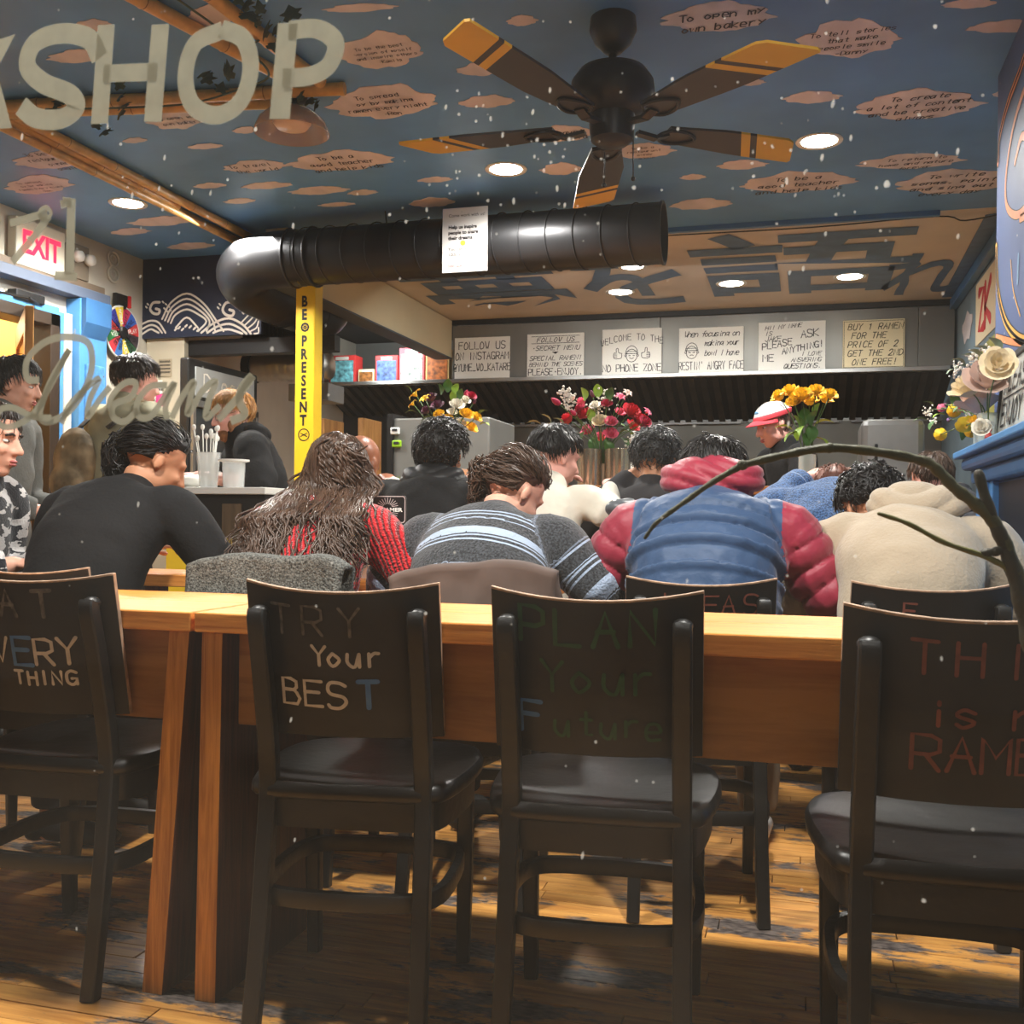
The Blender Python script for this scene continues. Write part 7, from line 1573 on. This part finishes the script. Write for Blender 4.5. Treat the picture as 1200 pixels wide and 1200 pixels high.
J = person('person with wavy greying black hair in a dark top at the bar', (-.56, 3.82, 0), 4, skin_t, zs=.49, bend=34, bulk=1.0, sh=.185, s=.98, head=(10, 14, 0), top=mat('charcoal_jersey', (44, 42, 44), .9), topname='top', kind='plain', trousers=m_trd, shoes=m_shoe, hair=('curly', h_gr, dict(n=520, vol=1.5, back=-.45)), arms=[((-.2, .12, 1.0), (-.08, .22, 1.13)), ((.2, .12, 1.0), (.08, .22, 1.13))])
J = person('person in a washed denim jacket bent low over the bar', (.10, 3.76, 0), 0, skin_p, zs=.52, bend=62, bulk=1.15, sh=.205, s=1.0, head=(0, 72, 0), top=c_denim, topname='denim_jacket', kind='hoodie', trousers=m_trd, shoes=m_shoe, hair=('short', mat('hair_auburn', (110, 62, 44), .5), dict(n=240)), arms=[((-.26, .22, .98), (-.1, .40, 1.12)), ((.26, .22, .98), (.1, .40, 1.12))])
mb = MB(); jt = J['t']; pz = J['P'][3]; q = [(-.05, 0), (.05, 0), (.05, .03), (-.05, .03), (-.05, 0)]
lp_ = lambda a, b, h=0: (a, pz.y - .098 + b * .6 - h, pz.z - .01 + b * .8)
mb.ribbon(q, .003, lp_, .012); mb.build('stitched_label', m_paintw, jt)
J = person('person with brown hair in a dark quilted jacket beyond the mantel end', (.66, 4.62, 0), 12, skin_p, zs=.49, bend=42, bulk=1.0, sh=.18, s=.96, head=(-24, 24, 0), headoff=(-.06, 0, 0), top=mat('dark_grey_nylon', (62, 62, 68), .5, bump=.2, bs=30), topname='puffer_jacket', kind='quilt', trousers=m_trd, shoes=m_shoe, hair=('short', h_br, dict(n=360)))
# ---- standing ------------------------------------------------------------------
J = person('standing customer with short dark hair in an olive jacket with a backpack', (-3.23, 4.34, 0), -16, skin_p, stand=True, bend=9, bulk=1.15, sh=.20, s=1.03, head=(18, 10, 0), top=c_olive, topname='jacket', kind='hoodie', trousers=m_trd, shoes=m_shoe, hair=('short', h_dbr, dict(n=560, back=-.35, vol=1.6)), fine=.008, arms=[((-.25, .06, 1.08), (-.14, .27, 1.06)), ((.27, .08, 1.06), (.20, .30, 1.10))])
add_ell_child(J, 'backpack', [((-.12, -.15, 1.20), (.14, .08, .17), None), ((-.12, -.20, 1.10), (.11, .06, .10), None), ((-.12, -.15, 1.02), (.13, .08, .10), None)], mat('camouflage_canvas', (128, 110, 84), .85, var=.6, vs=9), .01, .006)
mb = MB()
for i in (-1, 1): mb.tube(cat([(-.04 + i * .11, -.12, 1.36), (-.02 + i * .13, -.03, 1.43), (-.02 + i * .14, .08, 1.38)], 4), [(.022, .007)] * 9, 8, xax=(1, 0, 0))
mb.build('strap', m_dark, J['t'], smooth=True)
mb = MB(); hm = J['HM']; hc = J['neck']; mb.tube([(hc.x + .075 * cos(k * pi / 8), hc.y + .065 * sin(k * pi / 8), hc.z - .0) for k in range(16)], [(.012, .022)] * 16, 8, closed=True, xax=(0, 0, 1)); mb.build('collar', m_trk, J['t'], smooth=True)
J = person('person with black hair in a grey coat standing at the far left edge, in profile', (-3.30, 3.62, 0), -70, skin_l, stand=True, bend=8, bulk=1.0, sh=.18, s=.955, head=(0, 10, 0), top=c_grey, topname='coat', kind='hoodie', trousers=m_trd, shoes=m_shoe, hair=('short', h_blk, dict(n=560, vol=1.5, len=.07)), fine=.0065, face=True, arms=[((-.24, .04, 1.0), (-.14, .24, .96)), ((.24, .04, 1.0), (.14, .24, .96))])
J = person('bearded server in a black hoodie behind the order counter holding a cup', (-2.56, 4.54, 0), 128, skin_p, stand=True, bend=20, bulk=1.12, sh=.20, s=.93, head=(-6, 14, 0), top=c_black, topname='hoodie', kind='hoodie', trousers=m_trd, shoes=m_shoe, hair=('short', h_bl, dict(n=520, vol=1.2)), fine=.0062, face=True, sleeve='elbow', hands=(.9, .9), arms=[((-.34, .06, 1.09), (-.12, .31, 1.135)), ((.26, .18, 1.03), (.06, .40, 1.13))])
HMx, HCx = J['HM'], J['HC']
def HX(p): return tuple(HCx + HMx @ (Vector(p) * .93))
add_ell_child(J, 'beard', [(HX((0, .06, -.095)), (.040, .032, .034), HMx), (HX((0, .045, -.118)), (.034, .028, .026), HMx)] + [(HX((i * .052, .015, -.062)), (.015, .036, .040), HMx) for i in (-1, 1)] + [(HX((i * .014, .097, -.052)), (.018, .007, .006), HMx) for i in (-1, 1)], mat('ginger_beard', (140, 92, 56), .7, var=.4, vs=60), .005, .003, (120, 120, 120), 2)
up_hood(J, c_black, .11, .05, .07, (0, -.07, .0), False)
gls = MB()
for i in (-1, 1): gls.tube([HX((i * .031 + .022 * cos(q), .094 - .004 * abs(cos(q)), .0 + .017 * sin(q))) for q in [2 * pi * k / 16 for k in range(16)]], .0013, 5, closed=True); gls.tube([HX((i * .053, .088, .004)), HX((i * .08, .0, .008))], .0013, 5)
gls.tube([HX((-.009, .098, .002)), HX((.009, .098, .002))], .0013, 5); gls.build('glasses', m_black, J['t'], smooth=True)
J = person('kitchen worker in a red and white cap and black top behind the bar', (-.04, 5.42, 0), 118, skin_p, stand=True, bend=18, bulk=1.0, sh=.185, s=.93, head=(-4, 18, 0), top=c_black, topname='top', kind='plain', trousers=m_trd, shoes=m_shoe, hair=('short', h_br, dict(n=160, vol=.3)), fine=.0062, face=True, arms=[((-.26, .14, 1.02), (-.12, .34, 1.0)), ((.26, .14, 1.02), (.12, .34, 1.0))])
HMx, HCx = J['HM'], J['HC']; m_capr = mat('cap_red', (206, 62, 74), .7); m_capw = mat('cap_white', (228, 222, 214), .7)
mb = MB(); nu = 24
for j in range(9):
    th = j / 8 * pi * .52
    for i in range(nu): ph = 2 * pi * i / nu; mb.V.append(HX((.086 * sin(th) * cos(ph), -.010 + .106 * sin(th) * sin(ph), .042 + .082 * cos(th))))
for j in range(8):
    for i in range(nu): mb.F.append((j * nu + i, (j + 1) * nu + i, (j + 1) * nu + (i + 1) % nu, j * nu + (i + 1) % nu)); mb.M.append(0)
cap = mb.build('cap', m_capw, J['t'], smooth=True); cap['label'] = 'white cap crown with a blue mark'
mb = MB(); v = []
for j in range(5):
    for i in range(11): a = pi * (i / 10) * .84 + pi * .08; r = 1 + .62 * (j / 4) * sin(a) ** 1.2; v.append(HX((.084 * cos(a) * (1 + .08 * j / 4), -.01 + .104 * sin(a) * r, .046 - .018 * (j / 4) - .02 * cos(a) ** 2)))
mb.add(v, [(j * 11 + i, j * 11 + i + 1, (j + 1) * 11 + i + 1, (j + 1) * 11 + i) for j in range(4) for i in range(10)]); vs_ = mb.build('cap_visor', m_capr, J['t'], smooth=True); md = vs_.modifiers.new('t', 'SOLIDIFY'); md.thickness = .003
mb = MB(); mb.tube([HX((.088 * cos(k * pi / 12), -.010 + .108 * sin(k * pi / 12), .050)) for k in range(24)], [(.014, .002)] * 24, 6, closed=True, xax=(0, 0, 1)); mb.build('cap_band', m_capr, J['t'], smooth=True)
mb = MB(); mb.ell(HX((0, .078, .082)), (.02, .006, .012), HMx, 10); mb.build('cap_mark', mat('cap_blue', (110, 160, 200), .6), J['t'], smooth=True)
# quilted coat bundle beside the striped sweater
mb = MB(); 
for k in range(5): mb.ell((.015 * sin(k), .0, .05 + k * .045), (.085 - .008 * k, .06, .032), None, 14)
me = remeshed(mb, .008, 2); co, no = mesh_np(me); set_co(me, co + no * (nz(co, (50, 50, 60), 2) * .006)[:, None]); pj = thing('folded_puffer_coat', 'shiny dark grey puffer coat bundled on the chair right of the striped sweater', 'coat', (-.50, 2.99, .752))
finish(me, 'shell', mat('shiny_grey_nylon', (88, 92, 96), .3, bump=.3, bs=30), pj)
# bowls and trays on the tables
def bowl(x, y, z, lab):
    t = thing('ramen_bowl', lab, 'bowl', (x, y, z), group='ramen bowls'); mb = MB(); mb.lathe([(0, .008), (.04, .008), (.045, 0), (.048, .008), (.08, .04), (.1, .075), (.097, .076), (.078, .043), (.04, .014), (0, .012)], n=28); mb.build('bowl', mat('white_bowl', (226, 222, 214), .25), t, smooth=True, auto=50)
    mb = MB(); mb.lathe([(0, .06), (.088, .06)], n=24); mb.build('broth', mat('broth', (190, 140, 80), .15), t)
for (x, y, z, lb) in ((-1.80, 3.13, .751, 'before the person in the black T-shirt'), (-1.42, 3.15, .751, 'before the person in the red sweater'), (-.96, 3.15, .751, 'before the person in the striped sweater'), (-.5, 4.38, ZB, 'on the bar before the dark top'), (-1.55, 4.38, ZB, 'on the bar before the curly haired person')): bowl(x, y, z, 'white ramen bowl ' + lb)
